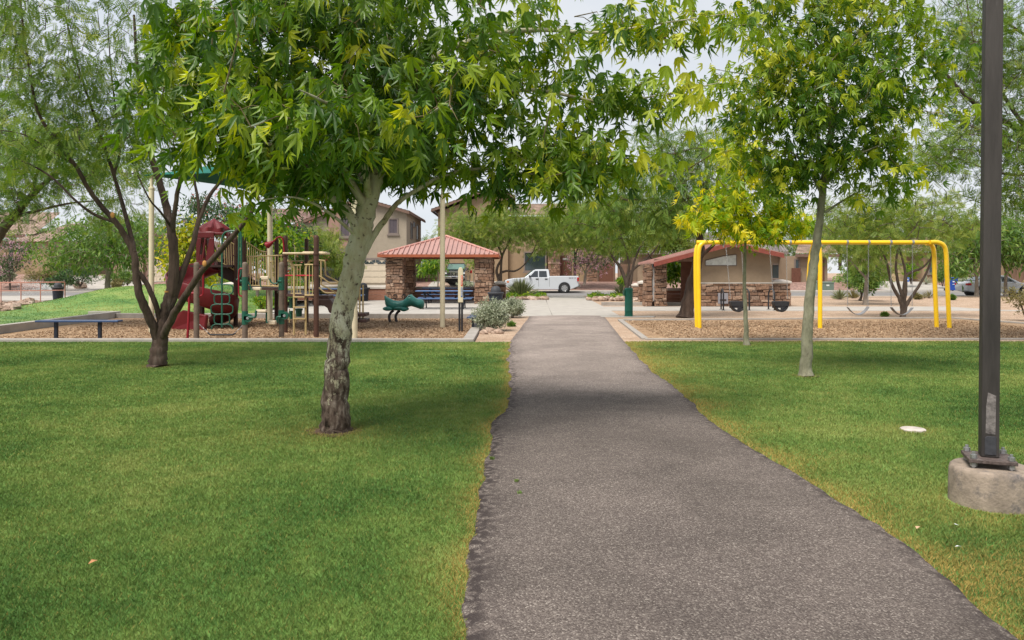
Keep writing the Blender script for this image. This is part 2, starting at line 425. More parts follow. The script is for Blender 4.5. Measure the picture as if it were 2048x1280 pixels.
ma = nd(nt, 'ShaderNodeMath', operation='MULTIPLY'); ra = ramp(nt, [(.42, (0, 0, 0)), (.56, (1, 1, 1))], na.outputs['Fac']); nt.links.new(ae.outputs['Fac'], ma.inputs[0]); nt.links.new(ra.outputs[0], ma.inputs[1])
mb2 = nd(nt, 'ShaderNodeMath', operation='MAXIMUM'); nt.links.new(mm.outputs[0], mb2.inputs[0]); nt.links.new(ma.outputs[0], mb2.inputs[1])
mxc = nd(nt, 'ShaderNodeMix', data_type='RGBA'); nt.links.new(mb2.outputs[0], mxc.inputs[0]); nt.links.new(h.outputs[0], mxc.inputs[6]); mxc.inputs[7].default_value = (.045, .035, .033, 1)
nt.links.new(mxc.outputs[2], b.inputs['Base Color'])
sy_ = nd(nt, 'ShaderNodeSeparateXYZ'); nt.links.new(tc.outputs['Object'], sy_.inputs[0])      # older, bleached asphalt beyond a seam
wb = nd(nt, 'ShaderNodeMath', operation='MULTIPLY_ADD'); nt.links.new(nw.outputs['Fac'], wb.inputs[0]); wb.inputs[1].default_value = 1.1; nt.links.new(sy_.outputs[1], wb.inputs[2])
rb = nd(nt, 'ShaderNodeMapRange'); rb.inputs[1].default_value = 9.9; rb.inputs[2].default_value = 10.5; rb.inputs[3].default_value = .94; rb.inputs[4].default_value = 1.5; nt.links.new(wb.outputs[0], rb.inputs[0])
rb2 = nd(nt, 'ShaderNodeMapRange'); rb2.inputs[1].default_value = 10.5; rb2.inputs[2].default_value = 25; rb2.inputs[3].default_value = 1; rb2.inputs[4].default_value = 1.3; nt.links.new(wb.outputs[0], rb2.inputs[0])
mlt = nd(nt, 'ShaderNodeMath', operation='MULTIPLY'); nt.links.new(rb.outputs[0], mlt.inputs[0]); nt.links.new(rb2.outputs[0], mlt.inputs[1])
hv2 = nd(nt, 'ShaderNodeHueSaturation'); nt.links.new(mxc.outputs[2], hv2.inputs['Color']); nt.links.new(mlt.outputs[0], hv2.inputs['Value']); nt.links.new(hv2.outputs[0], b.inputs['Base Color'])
bp = nd(nt, 'ShaderNodeBump'); bp.inputs['Strength'].default_value = .7; bp.inputs['Distance'].default_value = .008; bp.invert = True; nt.links.new(v.outputs['Distance'], bp.inputs['Height']); nt.links.new(bp.outputs[0], b.inputs['Normal'])
# turf: same green for the thatch sheet and for the blades
def mat_turf(name, blade):
    m, nt, b, out = newmat(name); b.inputs['Roughness'].default_value = .65; b.inputs['Specular IOR Level'].default_value = .25
    tc = nd(nt, 'ShaderNodeTexCoord')
    n = nd(nt, 'ShaderNodeTexNoise', Scale=.42, Detail=6.0); n.inputs['Roughness'].default_value = .62; nt.links.new(tc.outputs['Object'], n.inputs['Vector'])
    n2 = nd(nt, 'ShaderNodeTexNoise', Scale=3.2, Detail=5.0); n2.inputs['Roughness'].default_value = .7; nt.links.new(tc.outputs['Object'], n2.inputs['Vector'])
    ad = nd(nt, 'ShaderNodeMath', operation='MULTIPLY_ADD'); nt.links.new(n2.outputs['Fac'], ad.inputs[0]); ad.inputs[1].default_value = .45; nt.links.new(n.outputs['Fac'], ad.inputs[2])
    r = ramp(nt, [(.52, (.036, .108, .020)), (.64, (.080, .172, .036)), (.75, (.135, .225, .050)), (.88, (.215, .275, .075))], ad.outputs[0])
    col = r.outputs[0]
    if blade:
        a = nd(nt, 'ShaderNodeAttribute'); a.attribute_name = 'tint'     # 0 fresh .. 1 straw
        hv = nd(nt, 'ShaderNodeHueSaturation'); g = nd(nt, 'ShaderNodeNewGeometry')
        mr = nd(nt, 'ShaderNodeMapRange'); mr.inputs[3].default_value = .7; mr.inputs[4].default_value = 1.45; nt.links.new(g.outputs['Random Per Island'], mr.inputs[0]); nt.links.new(mr.outputs[0], hv.inputs['Value']); nt.links.new(col, hv.inputs['Color'])
        mx = nd(nt, 'ShaderNodeMix', data_type='RGBA'); nt.links.new(a.outputs['Fac'], mx.inputs[0]); nt.links.new(hv.outputs[0], mx.inputs[6]); mx.inputs[7].default_value = (.47, .33, .1, 1); col = mx.outputs[2]
        t = nd(nt, 'ShaderNodeBsdfTranslucent'); nt.links.new(col, t.inputs[0]); ms = nd(nt, 'ShaderNodeMixShader'); ms.inputs[0].default_value = .3
        nt.links.new(b.outputs[0], ms.inputs[1]); nt.links.new(t.outputs[0], ms.inputs[2]); nt.links.new(ms.outputs[0], out.inputs[0])
    nt.links.new(col, b.inputs['Base Color']); MATS[name] = m; return m
M_TURF, M_BLADE = mat_turf('turf_thatch', False), mat_turf('grass_blade', True)
M_CONC = mat('concrete', (.375, .345, .31), .88, .12, 1.6, .15, 60, dirt=((.27, .235, .2), 3, .6))
M_CONC_D = mat('kerb_concrete', (.33, .30, .27), .9, .16, 3, .2, 50, dirt=((.2, .175, .15), 6, .56))
M_STREET = mat('street_asphalt', (.19, .18, .175), .9, .1, 1.0, .2, 90)
M_STONE = mat_island('ledge_stone', [(0, (.12, .07, .05)), (.2, (.28, .17, .115)), (.4, (.175, .11, .08)), (.55, (.33, .215, .15)), (.7, (.22, .125, .08)), (.85, (.38, .265, .195)), (1, (.11, .075, .06))])
M_MORTAR = mat('mortar', (.05, .034, .027), .95)
M_CAP = mat('wall_cap', (.52, .47, .42), .85, .1, 4, .2, 40)
M_BROWNWALL = mat('block_wall', (.29, .14, .095), .9, .15, 5, .3, 30)
M_BARK_M = mat('mesquite_bark', (.075, .05, .038), .95, .5, 6, 1.0, 22, stretch=(1, 1, .25), dirt=((.15, .12, .10), 3.5, .56))
M_BARK_D = mat('dark_bark', (.10, .075, .06), .95, .35, 6, .8, 25, stretch=(1, 1, .3))
M_BARK_G = mat('grey_bark', (.24, .2, .165), .95, .3, 6, .7, 25, stretch=(1, 1, .3))
# sycamore bark: smooth pale olive skin, rough brown plates low on the trunk
m, nt, b, out = newmat('sycamore_bark'); M_BARK_S = m; b.inputs['Roughness'].default_value = .85; b.inputs['Specular IOR Level'].default_value = .25
tc = nd(nt, 'ShaderNodeTexCoord'); mp = nd(nt, 'ShaderNodeMapping'); mp.inputs['Scale'].default_value = (1, 1, .42); nt.links.new(tc.outputs['Object'], mp.inputs[0])
n = nd(nt, 'ShaderNodeTexNoise', Scale=7.0, Detail=5.0); n.inputs['Roughness'].default_value = .6; nt.links.new(mp.outputs[0], n.inputs['Vector'])
r = ramp(nt, [(.3, (.25, .2, .12)), (.46, (.39, .36, .25)), (.6, (.47, .445, .345)), (.75, (.55, .53, .44))], n.outputs['Fac'])
n2 = nd(nt, 'ShaderNodeTexNoise', Scale=17.0, Detail=9.0); n2.inputs['Roughness'].default_value = .8; nt.links.new(mp.outputs[0], n2.inputs['Vector'])
sp = nd(nt, 'ShaderNodeSeparateXYZ'); nt.links.new(tc.outputs['Object'], sp.inputs[0])
hz = nd(nt, 'ShaderNodeMapRange'); hz.inputs[1].default_value = .1; hz.inputs[2].default_value = 1.9; hz.inputs[3].default_value = .15; hz.inputs[4].default_value = -.14; nt.links.new(sp.outputs[2], hz.inputs[0])
ad = nd(nt, 'ShaderNodeMath', operation='ADD'); nt.links.new(n2.outputs['Fac'], ad.inputs[0]); nt.links.new(hz.outputs[0], ad.inputs[1])
r2 = ramp(nt, [(.49, (0, 0, 0)), (.56, (1, 1, 1))], ad.outputs[0])
n4 = nd(nt, 'ShaderNodeTexNoise', Scale=26.0, Detail=6.0); nt.links.new(mp.outputs[0], n4.inputs['Vector'])
r4 = ramp(nt, [(.35, (.035, .022, .016)), (.52, (.095, .066, .05)), (.66, (.19, .15, .12)), (.8, (.33, .29, .24))], n4.outputs['Fac'])
mx = nd(nt, 'ShaderNodeMix', data_type='RGBA'); nt.links.new(r2.outputs[0], mx.inputs[0]); nt.links.new(r.outputs[0], mx.inputs[6]); nt.links.new(r4.outputs[0], mx.inputs[7])
n5 = nd(nt, 'ShaderNodeTexNoise', Scale=21.0, Detail=5.0); nt.links.new(tc.outputs['Object'], n5.inputs['Vector']); r5 = ramp(nt, [(.61, (0, 0, 0)), (.66, (.85, .85, .85))], n5.outputs['Fac'])
mx5 = nd(nt, 'ShaderNodeMix', data_type='RGBA'); nt.links.new(r5.outputs[0], mx5.inputs[0]); nt.links.new(mx.outputs[2], mx5.inputs[6]); mx5.inputs[7].default_value = (.085, .06, .045, 1); nt.links.new(mx5.outputs[2], b.inputs['Base Color'])
bp = nd(nt, 'ShaderNodeBump'); bp.inputs['Strength'].default_value = .75; bp.inputs['Distance'].default_value = .03; nt.links.new(n4.outputs['Fac'], bp.inputs['Height']); nt.links.new(bp.outputs[0], b.inputs['Normal'])

M_BARK_S2 = mat('grey_sycamore_bark', (.215, .205, .14), .9, .3, 9, .7, 30, stretch=(1, 1, .4), c2=(.30, .29, .215), dirt=((.05, .04, .03), 15, .58))
# ================================================================ ground sheets
_py = np.array([1.5, 3.22, 3.56, 4.27, 5.45, 6.16, 7.77, 9.0, 9.67, 12.03, 15.3, 17.3])
_pl = np.array([-.2, -.18, -.25, -.225, -.2, -.2, -.19, -.12, -.02, -.03, -.06, -.03])
_ry = np.array([1.5, 3.22, 3.85, 4.69, 5.39, 6.32, 7.52, 9.29, 12.47, 16.3, 17.3])
_rx = np.array([2.1, 2.16, 2.25, 2.27, 2.22, 2.17, 2.09, 2.2, 2.25, 2.51, 2.58])
_rg = np.random.default_rng(3); _js = np.linspace(0, 30, 900)
def _rough(k):
    o = np.zeros(900)
    for s, a in ((4, .5), (9, .35), (25, .3)):
        q = _rg.normal(size=s * 8); o += a * np.interp(_js, np.linspace(0, 30, s * 8), q)
    return o * k
_jl, _jr = _rough(.045), _rough(.035)
def EL(y):
    y = np.asarray(y, float); return np.interp(y, np.r_[_py, 27.2], np.r_[_pl, .65]) + np.interp(y, _js, _jl) * np.clip((19 - y) / 3, .25, 1)
def ER(y):
    y = np.asarray(y, float); return np.interp(y, np.r_[_ry, 27.2], np.r_[_rx, 3.32]) + np.interp(y, _js, _jr) * np.clip((19 - y) / 3, .25, 1)
ys = np.r_[np.arange(-6, 1.5, .5), np.arange(1.5, 27.25, .05)]
K = 9; pv = []; pa = []
for y in ys:
    a, c = float(EL(max(y, 1.5))), float(ER(max(y, 1.5)))
    for k, t in enumerate((0, .025, .055, .13, .5, .85, .95, .98, 1)):
        pv.append((a + (c - a) * t, y, .006 + .022 * math.sin(math.pi * t) ** .5)); pa.append((1, .9, .35, 0, 0, 0, .2, .6, .9)[k])
pf = [(i * K + k, i * K + k + 1, (i + 1) * K + k + 1, (i + 1) * K + k) for i in range(len(ys) - 1) for k in range(K - 1)]
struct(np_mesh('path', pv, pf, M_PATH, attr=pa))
def grid_sheet(name, x0, x1, y0, y1, m, zf, nx, ny, keep=None):
    mb = MB(); vs = []
    for j in range(ny + 1):
        for i in range(nx + 1):
            x, y = x0 + (x1 - x0) * i / nx, y0 + (y1 - y0) * j / ny; vs.append((x, y, zf(x, y)))
    fs = []
    for j in range(ny):
        for i in range(nx):
            q = (j * (nx + 1) + i, j * (nx + 1) + i + 1, (j + 1) * (nx + 1) + i + 1, (j + 1) * (nx + 1) + i)
            if keep is None or keep(sum(vs[k][0] for k in q) / 4, sum(vs[k][1] for k in q) / 4): fs.append(q)
    mb.add(vs, fs); return struct(mb.build(name, m, smooth=True))
sheet('ground', [(-900, -300), (900, -300), (900, 1800), (-900, 1800)], -.16, M_DG)
sheet('lawn', [(-60, -8), (.4, -8), (.4, 17.0), (-60, 17.0)], -.004, M_TURF)
_y = list(np.arange(-8, 17.3, .4)) + [17.25]
lw = MB(); lw.add([(1.0, -8, -.004), (60, -8, -.004), (60, 17.0, -.004), (30, 17.15, -.004), (14, 17.3, -.004), (2.8, 17.0, -.004), (1.0, 17.0, -.004)], [tuple(range(7))]); struct(lw.build('lawn', M_TURF))
# mound of turf left of and behind the playground
def zmound(x, y):
    h = .72 * math.exp(-((x + 13.5) / 7.5) ** 2 - ((y - 37.5) / 4.6) ** 2) + .55 * math.exp(-((x + 20) / 7) ** 2 - ((y - 36) / 5.5) ** 2) * (1 / (1 + math.exp(-(x + 20.5) * 1.6)))
    return -.01 + h + .012 * math.sin(x * 2.1 + y) - .3 * (1 / (1 + math.exp((x + 23 + (y - 33) * .1) * 1.5))) * min(1, max(0, (y - 27) / 6))
def in_mound(x, y):
    if y < 27.6 and x > -13.62 - .09 * (y - 17.3): return False
    if y > 41.5 and x > -15: return False
    return x < -9.8 - max(0, y - 27.6) * .0
grid_sheet('lawn_mound', -46, -9.6, 17.0, 45, M_TURF, zmound, 110, 84, in_mound)
# playground pits
sheet('mulch_pit', [(-13.3, 17.1), (-.95, 17.1), (-.95, 26.6), (-14.4, 27.3)], -.06, M_MULCH)
SW = [(3.14, 17.75), (3.56, 24.7), (15.1, 25.9), (16.3, 20.9), (30, 19.2), (30, 17.4), (14, 17.8)]
sheet('mulch_bed', SW, -.002, M_MULCH)
sheet('gravel_ground', [(1.2, 16.9), (62, 16.9), (62, 49.6), (2.0, 49.6), (2.6, 27.0), (1.4, 24)], -.008, M_DG)
sheet('gravel_strip', [(-.85, 17.0), (1.6, 17.0), (1.6, 27.4), (-.85, 27.4)], -.006, M_DG)
# concrete plaza and walk, with saw-cut joints left as real gaps
def slab(name, pts, z0, z1, m):
    mb = MB(); mb.prism([(x, y, z0) for x, y in pts], (0, 0, z1 - z0)); return struct(mb.build(name, m, bevel=.006))
slab('concrete_walk', [(1.47, 27.2), (3.9, 27.2), (4.15, 33), (4.72, 49.6), (2.2, 49.6), (1.72, 36)], -.1, .02, M_CONC)
for i in range(3):
    x0, x1 = (-15.5 + i * 5.66), (-15.5 + (i + 1) * 5.66 - .015)
    for j, (y0, y1) in enumerate(((26.95, 31.7), (31.715, 36.4), (36.415, 42.0))):
        xr0 = x1 if i < 2 else 1.455 + (y0 - 27.2) * .03; xr1 = x1 if i < 2 else 1.455 + (y1 - 27.2) * .03
        slab('plaza_paving', [(x0, y0), (xr0, y0), (xr1, y1), (x0, y1)], -.1, .022, M_CONC)
slab('plaza_paving', [(-.6, 42.015), (1.9, 42.015), (1.95, 43.4), (-.6, 43.4)], -.1, .022, M_CONC)
slab('concrete_walk', [(4.05, 30.9), (20.5, 30.9), (20.0, 34.6), (4.2, 34.6)], -.1, .012, M_CONC)
slab('concrete_pad', [(2.9, 26.5), (5.0, 26.5), (5.2, 27.15), (3.0, 27.15)], -.1, .014, M_CONC)
slab('concrete_pad', [(15.2, 31.9), (21.0, 30.6), (21.4, 31.2), (16, 33.0)], -.1, .016, M_CONC)
# kerbs
k = MB(); k.ribbon([(-13.5, 17.13), (-1.0, 17.13), (-1.0, 26.75)], .26, -.1, .07); struct(k.build('kerb', M_CONC_D, bevel=.012))
k = MB(); k.ribbon([(-13.5, 17.3), (-14.4, 27.3), (-15.4, 27.35)], .22, -.1, .17); struct(k.build('kerb', M_CONC, bevel=.012))
k = MB(); k.ribbon([(-14.3, 27.05), (-9.9, 26.9), (-1.15, 26.78)], .2, -.1, .11); struct(k.build('kerb', M_CONC_D, bevel=.012))
k = MB(); k.ribbon(SW[:4] + [(30, 19.2)], .15, -.1, .045); struct(k.build('kerb', M_CONC_D, bevel=.01))
k = MB(); k.ribbon([(3.14, 17.68), (14, 17.73), (30, 17.33)], .12, -.1, .03); struct(k.build('kerb', M_CONC_D, bevel=.01))
k = MB(); k.ribbon([(4.3, 36.0), (8.6, 36.0)], .2, -.1, .16); struct(k.build('kerb', M_CONC_D, bevel=.01))
# street
sheet('street', [(-400, 49.9), (400, 49.9), (400, 61.3), (-400, 61.3)], -.055, M_STREET)
for y0, y1, nm in ((49.6, 49.9, 'kerb'), (61.3, 61.6, 'kerb')):
    k = MB(); k.bx(-300, 300, y0, y1, -.15, .05); struct(k.build(nm, M_CONC))
sheet('sidewalk', [(-300, 61.6), (300, 61.6), (300, 64.2), (-300, 64.2)], .056, M_CONC)
sheet('sidewalk', [(-60, 47.5), (-1.8, 47.5), (-1.8, 49.58), (-60, 49.58)], .02, M_CONC)
sheet('sidewalk', [(16, 47.7), (120, 47.7), (120, 49.58), (16, 49.58)], .004, M_DG)
def zyard(x, y):
    t = min(1, max(0, (y - 64.2) / 8)); t = t * t * (3 - 2 * t)
    return .05 + t * (.62 + (.75 * (1 / (1 + math.exp((x + 40) * .8)))))
grid_sheet('yard', -150, 150, 64.2, 130, M_REDROCK, zyard, 150, 48)
for x0, x1 in ((-41.5, -34), (-18.6, -9.8), (-7.6, -1.5), (32, 39)):
    grid_sheet('driveway', x0, x1, 64.2, 76, M_CONC, lambda x, y: zyard(x, y) + .03, 4, 18)
sheet('planting_bed', [(-15, 42.4), (1.95, 43.4), (2.15, 47.4), (-15, 47.4)], -.001, M_DG)

# ================================================================ turf blades
def blades(name, n_fn, region, zf=None, seed=1, dry=None, hscale=1.0):
    rg = np.random.default_rng(seed); X, Y = n_fn(rg)
    k = region(X, Y); X, Y = X[k], Y[k]; n = len(X)
    d = np.maximum(np.hypot(X, Y), 2.6)
    h = (.014 + .010 * rg.random(n)) * (1 + .02 * d) * hscale; w = np.minimum(.00038 * d, .02) * (.6 + .6 * rg.random(n)) + .0002
    a = rg.random(n) * 6.283; lean = h * (.25 + .75 * rg.random(n)); b = rg.random(n) * 6.283
    sx, sy = np.cos(a) * w, np.sin(a) * w; lx, ly = np.cos(b) * lean, np.sin(b) * lean
    Z = np.zeros(n) - .004 if zf is None else np.array([zf(x, y) for x, y in zip(X, Y)])
    V = np.zeros((n, 4, 3)); V[:, 0] = np.c_[X - sx, Y - sy, Z]; V[:, 1] = np.c_[X + sx, Y + sy, Z]
    V[:, 2] = np.c_[X + sx * .7 + lx * .45, Y + sy * .7 + ly * .45, Z + h * .65]; V[:, 3] = np.c_[X + lx, Y + ly, Z + h]
    t = np.clip((rg.random(n) < .04) * .5 + rg.random(n) * .14 + (dry(X, Y, rg) if dry else 0), 0, 1)
    F = np.arange(n * 4).reshape(n, 4)
    o = np_mesh(name, V.reshape(-1, 3), F, M_BLADE, attr=np.repeat(t, 4)); o['kind'] = 'stuff'; return o
def near_field(side, N):
    def f(rg):
        y = 2.4 * (17.25 / 2.4) ** (rg.random(N * 4) ** .8); w = .69 * y + 2.2
        x = rg.uniform(-1, 1, N * 4) * w
        keep = (x < .6) if side < 0 else (x > 1.2)
        return x[keep][:N], y[keep][:N]
    return f
HOLES = [(-1.775, 7.48, .19), (-5.96, 12.6, .17), (4.49, 11.45, .12), (5.1, 16.3, .08), (3.28, 5.15, .27), (4.02, 7.52, .12)]
def reg(side):
    def f(X, Y):
        k = (X < EL(Y)) if side < 0 else (X > ER(Y))
        for hx, hy, r in HOLES: k &= (X - hx) ** 2 + (Y - hy) ** 2 > r * r
        return k & (Y < (17.0 if side < 0 else 17.2 + .1 * np.sin(X * 2)))
    return f
def dryf(side):
    def f(X, Y, rg):
        e = (EL(Y) - X) if side < 0 else (X - ER(Y))
        wdt = np.where(side < 0, .08, .2) * (.5 + 1.0 * (np.sin(Y * 5 + 1) * .5 + .5))
        o = np.exp(-e / wdt) * rg.random(len(X)) * 1.7
        if side > 0:
            o += .75 * np.exp(-((X - 2.9) / .45) ** 2 - ((Y - 3.9) / .4) ** 2) * (rg.random(len(X)) < .6)
            o += .5 * np.exp(-((X - 3.0) / .35) ** 2 - ((Y - 4.75) / .2) ** 2) * rg.random(len(X)) + .45 * np.exp(-((Y - 17.1) / .5) ** 2) * rg.random(len(X)) + .4 * np.exp(-((X - 2.9) / .8) ** 2 - ((Y - 14) / 2.4) ** 2) * rg.random(len(X))
        else: o += .4 * np.exp(-((X + 1.9) / .9) ** 2 - ((Y - 7.3) / .5) ** 2) * rg.random(len(X))
        for hx, hy, r in HOLES: o += .5 * np.exp(-(np.hypot(X - hx, Y - hy) - r) / .12) * rg.random(len(X))
        return o
    return f
blades('grass', near_field(-1, 860000), reg(-1), None, 11, dryf(-1))
blades('grass', near_field(1, 580000), reg(1), None, 12, dryf(1))
def far_field(rg): return rg.uniform(-30, -9.6, 60000), rg.uniform(17.2, 43, 60000)
def rfar(X, Y): return np.array([in_mound(x, y) for x, y in zip(X, Y)]) & ~((X < -22) & (Y > 29))
blades('grass', far_field, rfar, zmound, 13, lambda X, Y, rg: .95 * np.exp(-((Y - 30.5 - .12 * (X + 14)) / 1.3) ** 2) * rg.random(len(X)), .8)
M_SOIL = mat('bare_soil', (.11, .07, .042), .95, .35, 14, .5, 40)
for i_, (hx_, hy_, r_) in enumerate(HOLES[:4]):
    q_ = random.Random(i_); sheet('soil', [(hx_ + math.cos(a_ * .35) * (r_ + .05) * q_.uniform(.75, 1.3), hy_ + math.sin(a_ * .35) * (r_ + .05) * q_.uniform(.75, 1.3)) for a_ in range(18)], .003, M_SOIL)
# loose tufts rooted in the asphalt
def tufts(rg):
    px = [(1033, 968), (1040, 992), (1022, 1128), (1118, 1232), (984, 922), (960, 1216), (1005, 812)]
    P = [G(a, b) for a, b in px[:2] + px[4:5]]; c = rg.integers(0, len(P), 150)
    return np.array([P[i].x for i in c]) + rg.normal(size=150) * .008, np.array([P[i].y for i in c]) + rg.normal(size=150) * .012
blades('weeds', tufts, lambda X, Y: np.ones(len(X), bool), lambda x, y: .015, 14)
# wood chips
def chips(name, poly_fn, n, z, seed, size=.05):
    rg = np.random.default_rng(seed); X, Y = poly_fn(rg, n); n = len(X)
    P = np.c_[X, Y, np.full(n, z)]; a = rg.random(n) * 6.283; ti = rg.normal(size=n) * .35
    u = np.c_[np.cos(a), np.sin(a), ti]; v = np.c_[-np.sin(a), np.cos(a), rg.normal(size=n) * .4]
    l = size * rg.uniform(.5, 1.3, n)[:, None]; w = size * .32 * rg.uniform(.5, 1.3, n)[:, None]
    V = np.stack([P - u * l - v * w, P + u * l - v * w, P + u * l + v * w, P - u * l + v * w], 1)
    V[:, :, 2] += .02
    o = np_mesh(name, V.reshape(-1, 3), np.arange(n * 4).reshape(n, 4), mat_island('wood_chip', [(0, (.235, .145, .085)), (.35, (.31, .205, .125)), (.7, (.37, .255, .16)), (1, (.43, .31, .205))], bump=0), None); o['kind'] = 'stuff'
chips('wood_chips', lambda rg, n: (rg.uniform(-13, -1.2, n), rg.uniform(17.3, 26.4, n)), 40000, -.06, 21, .026)
chips('wood_chips', lambda rg, n: (rg.uniform(3.7, 14.8, n), rg.uniform(18, 24.5, n)), 36000, -.008, 22, .022)

# ================================================================ walls and buildings
def stones(mb, x0, x1, y0, y1, z0, z1, rg, h=(.06, .21), l=(.14, .55), faces='fblr', proud=.035):
    """courses of ledge stone standing proud of a core box, on the chosen faces"""
    z = z0
    while z < z1 - .03:
        hh = min(rg.uniform(*h), z1 - z)
        if z1 - z - hh < .05: hh = z1 - z
        for f in faces:
            a, b = (x0, x1) if f in 'fb' else (y0, y1)
            t = a - rg.uniform(0, .15)
            while t < b:
                e = min(t + rg.uniform(*l), b); s = max(t, a)
                if b - e < .08: e = b
                if e - s > .03:
                    p = proud * rg.uniform(.3, 1.6); g = rg.uniform(.012, .03); dz = rg.uniform(-.02, .02)
                    if f == 'f': mb.box(((s + e) / 2, y0 - p / 2 + .02, z + hh / 2 + dz), (e - s - g, p + .04, hh - g), 0, Matrix.Rotation(rg.uniform(-.09, .09), 3, 'Y'))
                    if f == 'b': mb.box(((s + e) / 2, y1 + p / 2 - .02, z + hh / 2), (e - s - g, p + .04, hh - g))
                    if f == 'l': mb.box((x0 - p / 2 + .02, (s + e) / 2, z + hh / 2 + dz), (p + .04, e - s - g, hh - g), 0, Matrix.Rotation(rg.uniform(-.05, .05), 3, 'X'))
                    if f == 'r': mb.box((x1 + p / 2 - .02, (s + e) / 2, z + hh / 2 + dz), (p + .04, e - s - g, hh - g), 0, Matrix.Rotation(rg.uniform(-.05, .05), 3, 'X'))
                t = e
        z += hh
def stone_pillar(parent, x0, x1, y0, y1, z0, z1, seed, name='pillar', **kw):
    rg = random.Random(seed); c = MB().bx(x0 + .01, x1 - .01, y0 + .01, y1 - .01, z0, z1); o = c.build(name, M_MORTAR, parent)
    s = MB(); stones(s, x0, x1, y0, y1, z0, z1, rg, **kw); s.build('stone_facing', M_STONE, o, bevel=.012)
    return o
def tile_slope(mb, e0, e1, r1, r0, tw=.3, course=.36, amp=.05):
    """pan-tile roof plane from eave e0-e1 up to ridge r0-r1"""
    e0, e1, r0, r1 = map(Vector, (e0, e1, r0, r1)); nrm = (e1 - e0).cross(r0 - e0).normalized()
    if nrm.z < 0: nrm = -nrm
    nu = max(2, int((e1 - e0).length / tw)) * 4; nv = max(2, int((r0 - e0).length / course))
    vs = []; fs = []
    for j in range(nv):
        for s in (0, 1):
            v = (j + s) / nv
            for i in range(nu + 1):
                u = i / nu; p = lerp(lerp(e0, e1, u), lerp(r0, r1, u), v)
                vs.append(p + nrm * (amp * (.5 + .5 * math.cos(i * math.pi / 2)) + (.05 if s == 0 else 0)))
    for j in range(2 * nv - 1):
        for i in range(nu): fs.append((j * (nu + 1) + i, j * (nu + 1) + i + 1, (j + 1) * (nu + 1) + i + 1, (j + 1) * (nu + 1) + i))
    mb.add(vs, fs)
M_TILE = mat_island('roof_tile', [(0, (.32, .24, .19)), (1, (.32, .24, .19))], .85, .3, 20, 1.2)
M_TILE_D = mat_island('roof_tile_brown', [(0, (.27, .185, .16)), (1, (.27, .185, .16))], .85, .3, 20, 1.2)
M_TILE_G = mat_island('roof_tile_grey', [(0, (.25, .22, .21)), (1, (.25, .22, .21))], .85, .3, 20, 1.2)
def stucco(n, c): return mat('stucco_' + n, c, .92, .07, 2.5, .25, 60)
M_ST_TAN, M_ST_OCH, M_ST_GREIGE, M_ST_PINK, M_TRIM = stucco('tan', (.275, .205, .14)), stucco('ochre', (.295, .21, .13)), stucco('greige', (.31, .26, .2)), stucco('pink', (.29, .18, .14)), stucco('trim', (.19, .155, .135))
M_FASCIA = mat('fascia', (.16, .1, .075), .8)
M_GLASS = mat_glass('window_glass'); M_SCREEN = mat('sun_screen', (.09, .075, .085), .8, .1)
M_DOOR_TAN = mat('garage_door', (.52, .44, .335), .6, .05); M_DOOR_BR = mat('brown_door', (.13, .055, .035), .6, .2); M_TEAL = mat('teal_screen', (.075, .20, .15), .7, .2)
M_WOOD = mat('fence_wood', (.17, .105, .07), .9, .35, 5, .3, 30, stretch=(1, 1, .1))
def window(parent, x0, x1, z0, z1, y, frame=None, side=None, glass=None, w=.13, sill=True, name='window'):
    """framed window on a wall facing -Y (or +X when side is the wall's x: then x0,x1 are y)"""
    f = MB(); p = MB()
    def put(mb, a0, a1, d0, d1, c0, c1):
        if side is None: mb.bx(a0, a1, y - d1, y - d0, c0, c1)
        else: mb.bx(side + d0, side + d1, a0, a1, c0, c1)
    put(f, x0 - w, x0, -.02, .07, z0 - w, z1 + w); put(f, x1, x1 + w, -.02, .07, z0 - w, z1 + w)
    put(f, x0, x1, -.02, .07, z1, z1 + w); put(f, x0, x1, -.02, .07, z0 - w, z0)
    if sill: put(f, x0 - w - .1, x1 + w + .1, -.01, .14, z0 - w - .12, z0 - w - .003)
    put(p, x0, x1, -.02, .012, z0, z1); put(p, (x0 + x1) / 2 - .02, (x0 + x1) / 2 + .02, .0, .03, z0, z1)
    o = f.build(name, frame or M_TRIM, parent); p.build('pane', glass or M_GLASS, o); return o
def garage(parent, x0, x1, z0, z1, y, m, fans=False):
    g = MB(); n = 4
    for i in range(n): g.bx(x0, x1, y - .05, y + .02, z0 + (z1 - z0) * i / n + .01, z0 + (z1 - z0) * (i + 1) / n - .01)
    k = int((x1 - x0) / .62)
    for i in range(n):
        for j in range(k):
            if fans and i == n - 1: continue
            a = x0 + (x1 - x0) * j / k; g.bx(a + .07, a + (x1 - x0) / k - .07, y - .065, y - .045, z0 + (z1 - z0) * i / n + .1, z0 + (z1 - z0) * (i + 1) / n - .1)
    o = g.build('garage_door', m, parent)
    if fans:
        for j in range(3):
            cx = x0 + (x1 - x0) * (j + .5) / 3; f = MB(); zc = z0 + (z1 - z0) * .82
            for q in range(4):
                a0, a1 = math.pi * (q + .08) / 4, math.pi * (q + .92) / 4
                f.prism([(cx + .2 * math.cos(a0), y - .06, zc + .16 * math.sin(a0)), (cx + .62 * math.cos(a0), y - .06, zc + .4 * math.sin(a0)), (cx + .62 * math.cos(a1), y - .06, zc + .4 * math.sin(a1)), (cx + .2 * math.cos(a1), y - .06, zc + .16 * math.sin(a1))], (0, -.02, 0))
            f.build('fan_window', M_GLASS, o)
    fr = MB(); fr.bx(x0 - .18, x0, y - .08, y + .02, z0, z1 + .18); fr.bx(x1, x1 + .18, y - .08, y + .02, z0, z1 + .18); fr.bx(x0, x1, y - .08, y + .02, z1, z1 + .18); fr.build('door_frame', M_TRIM, o)
    return o
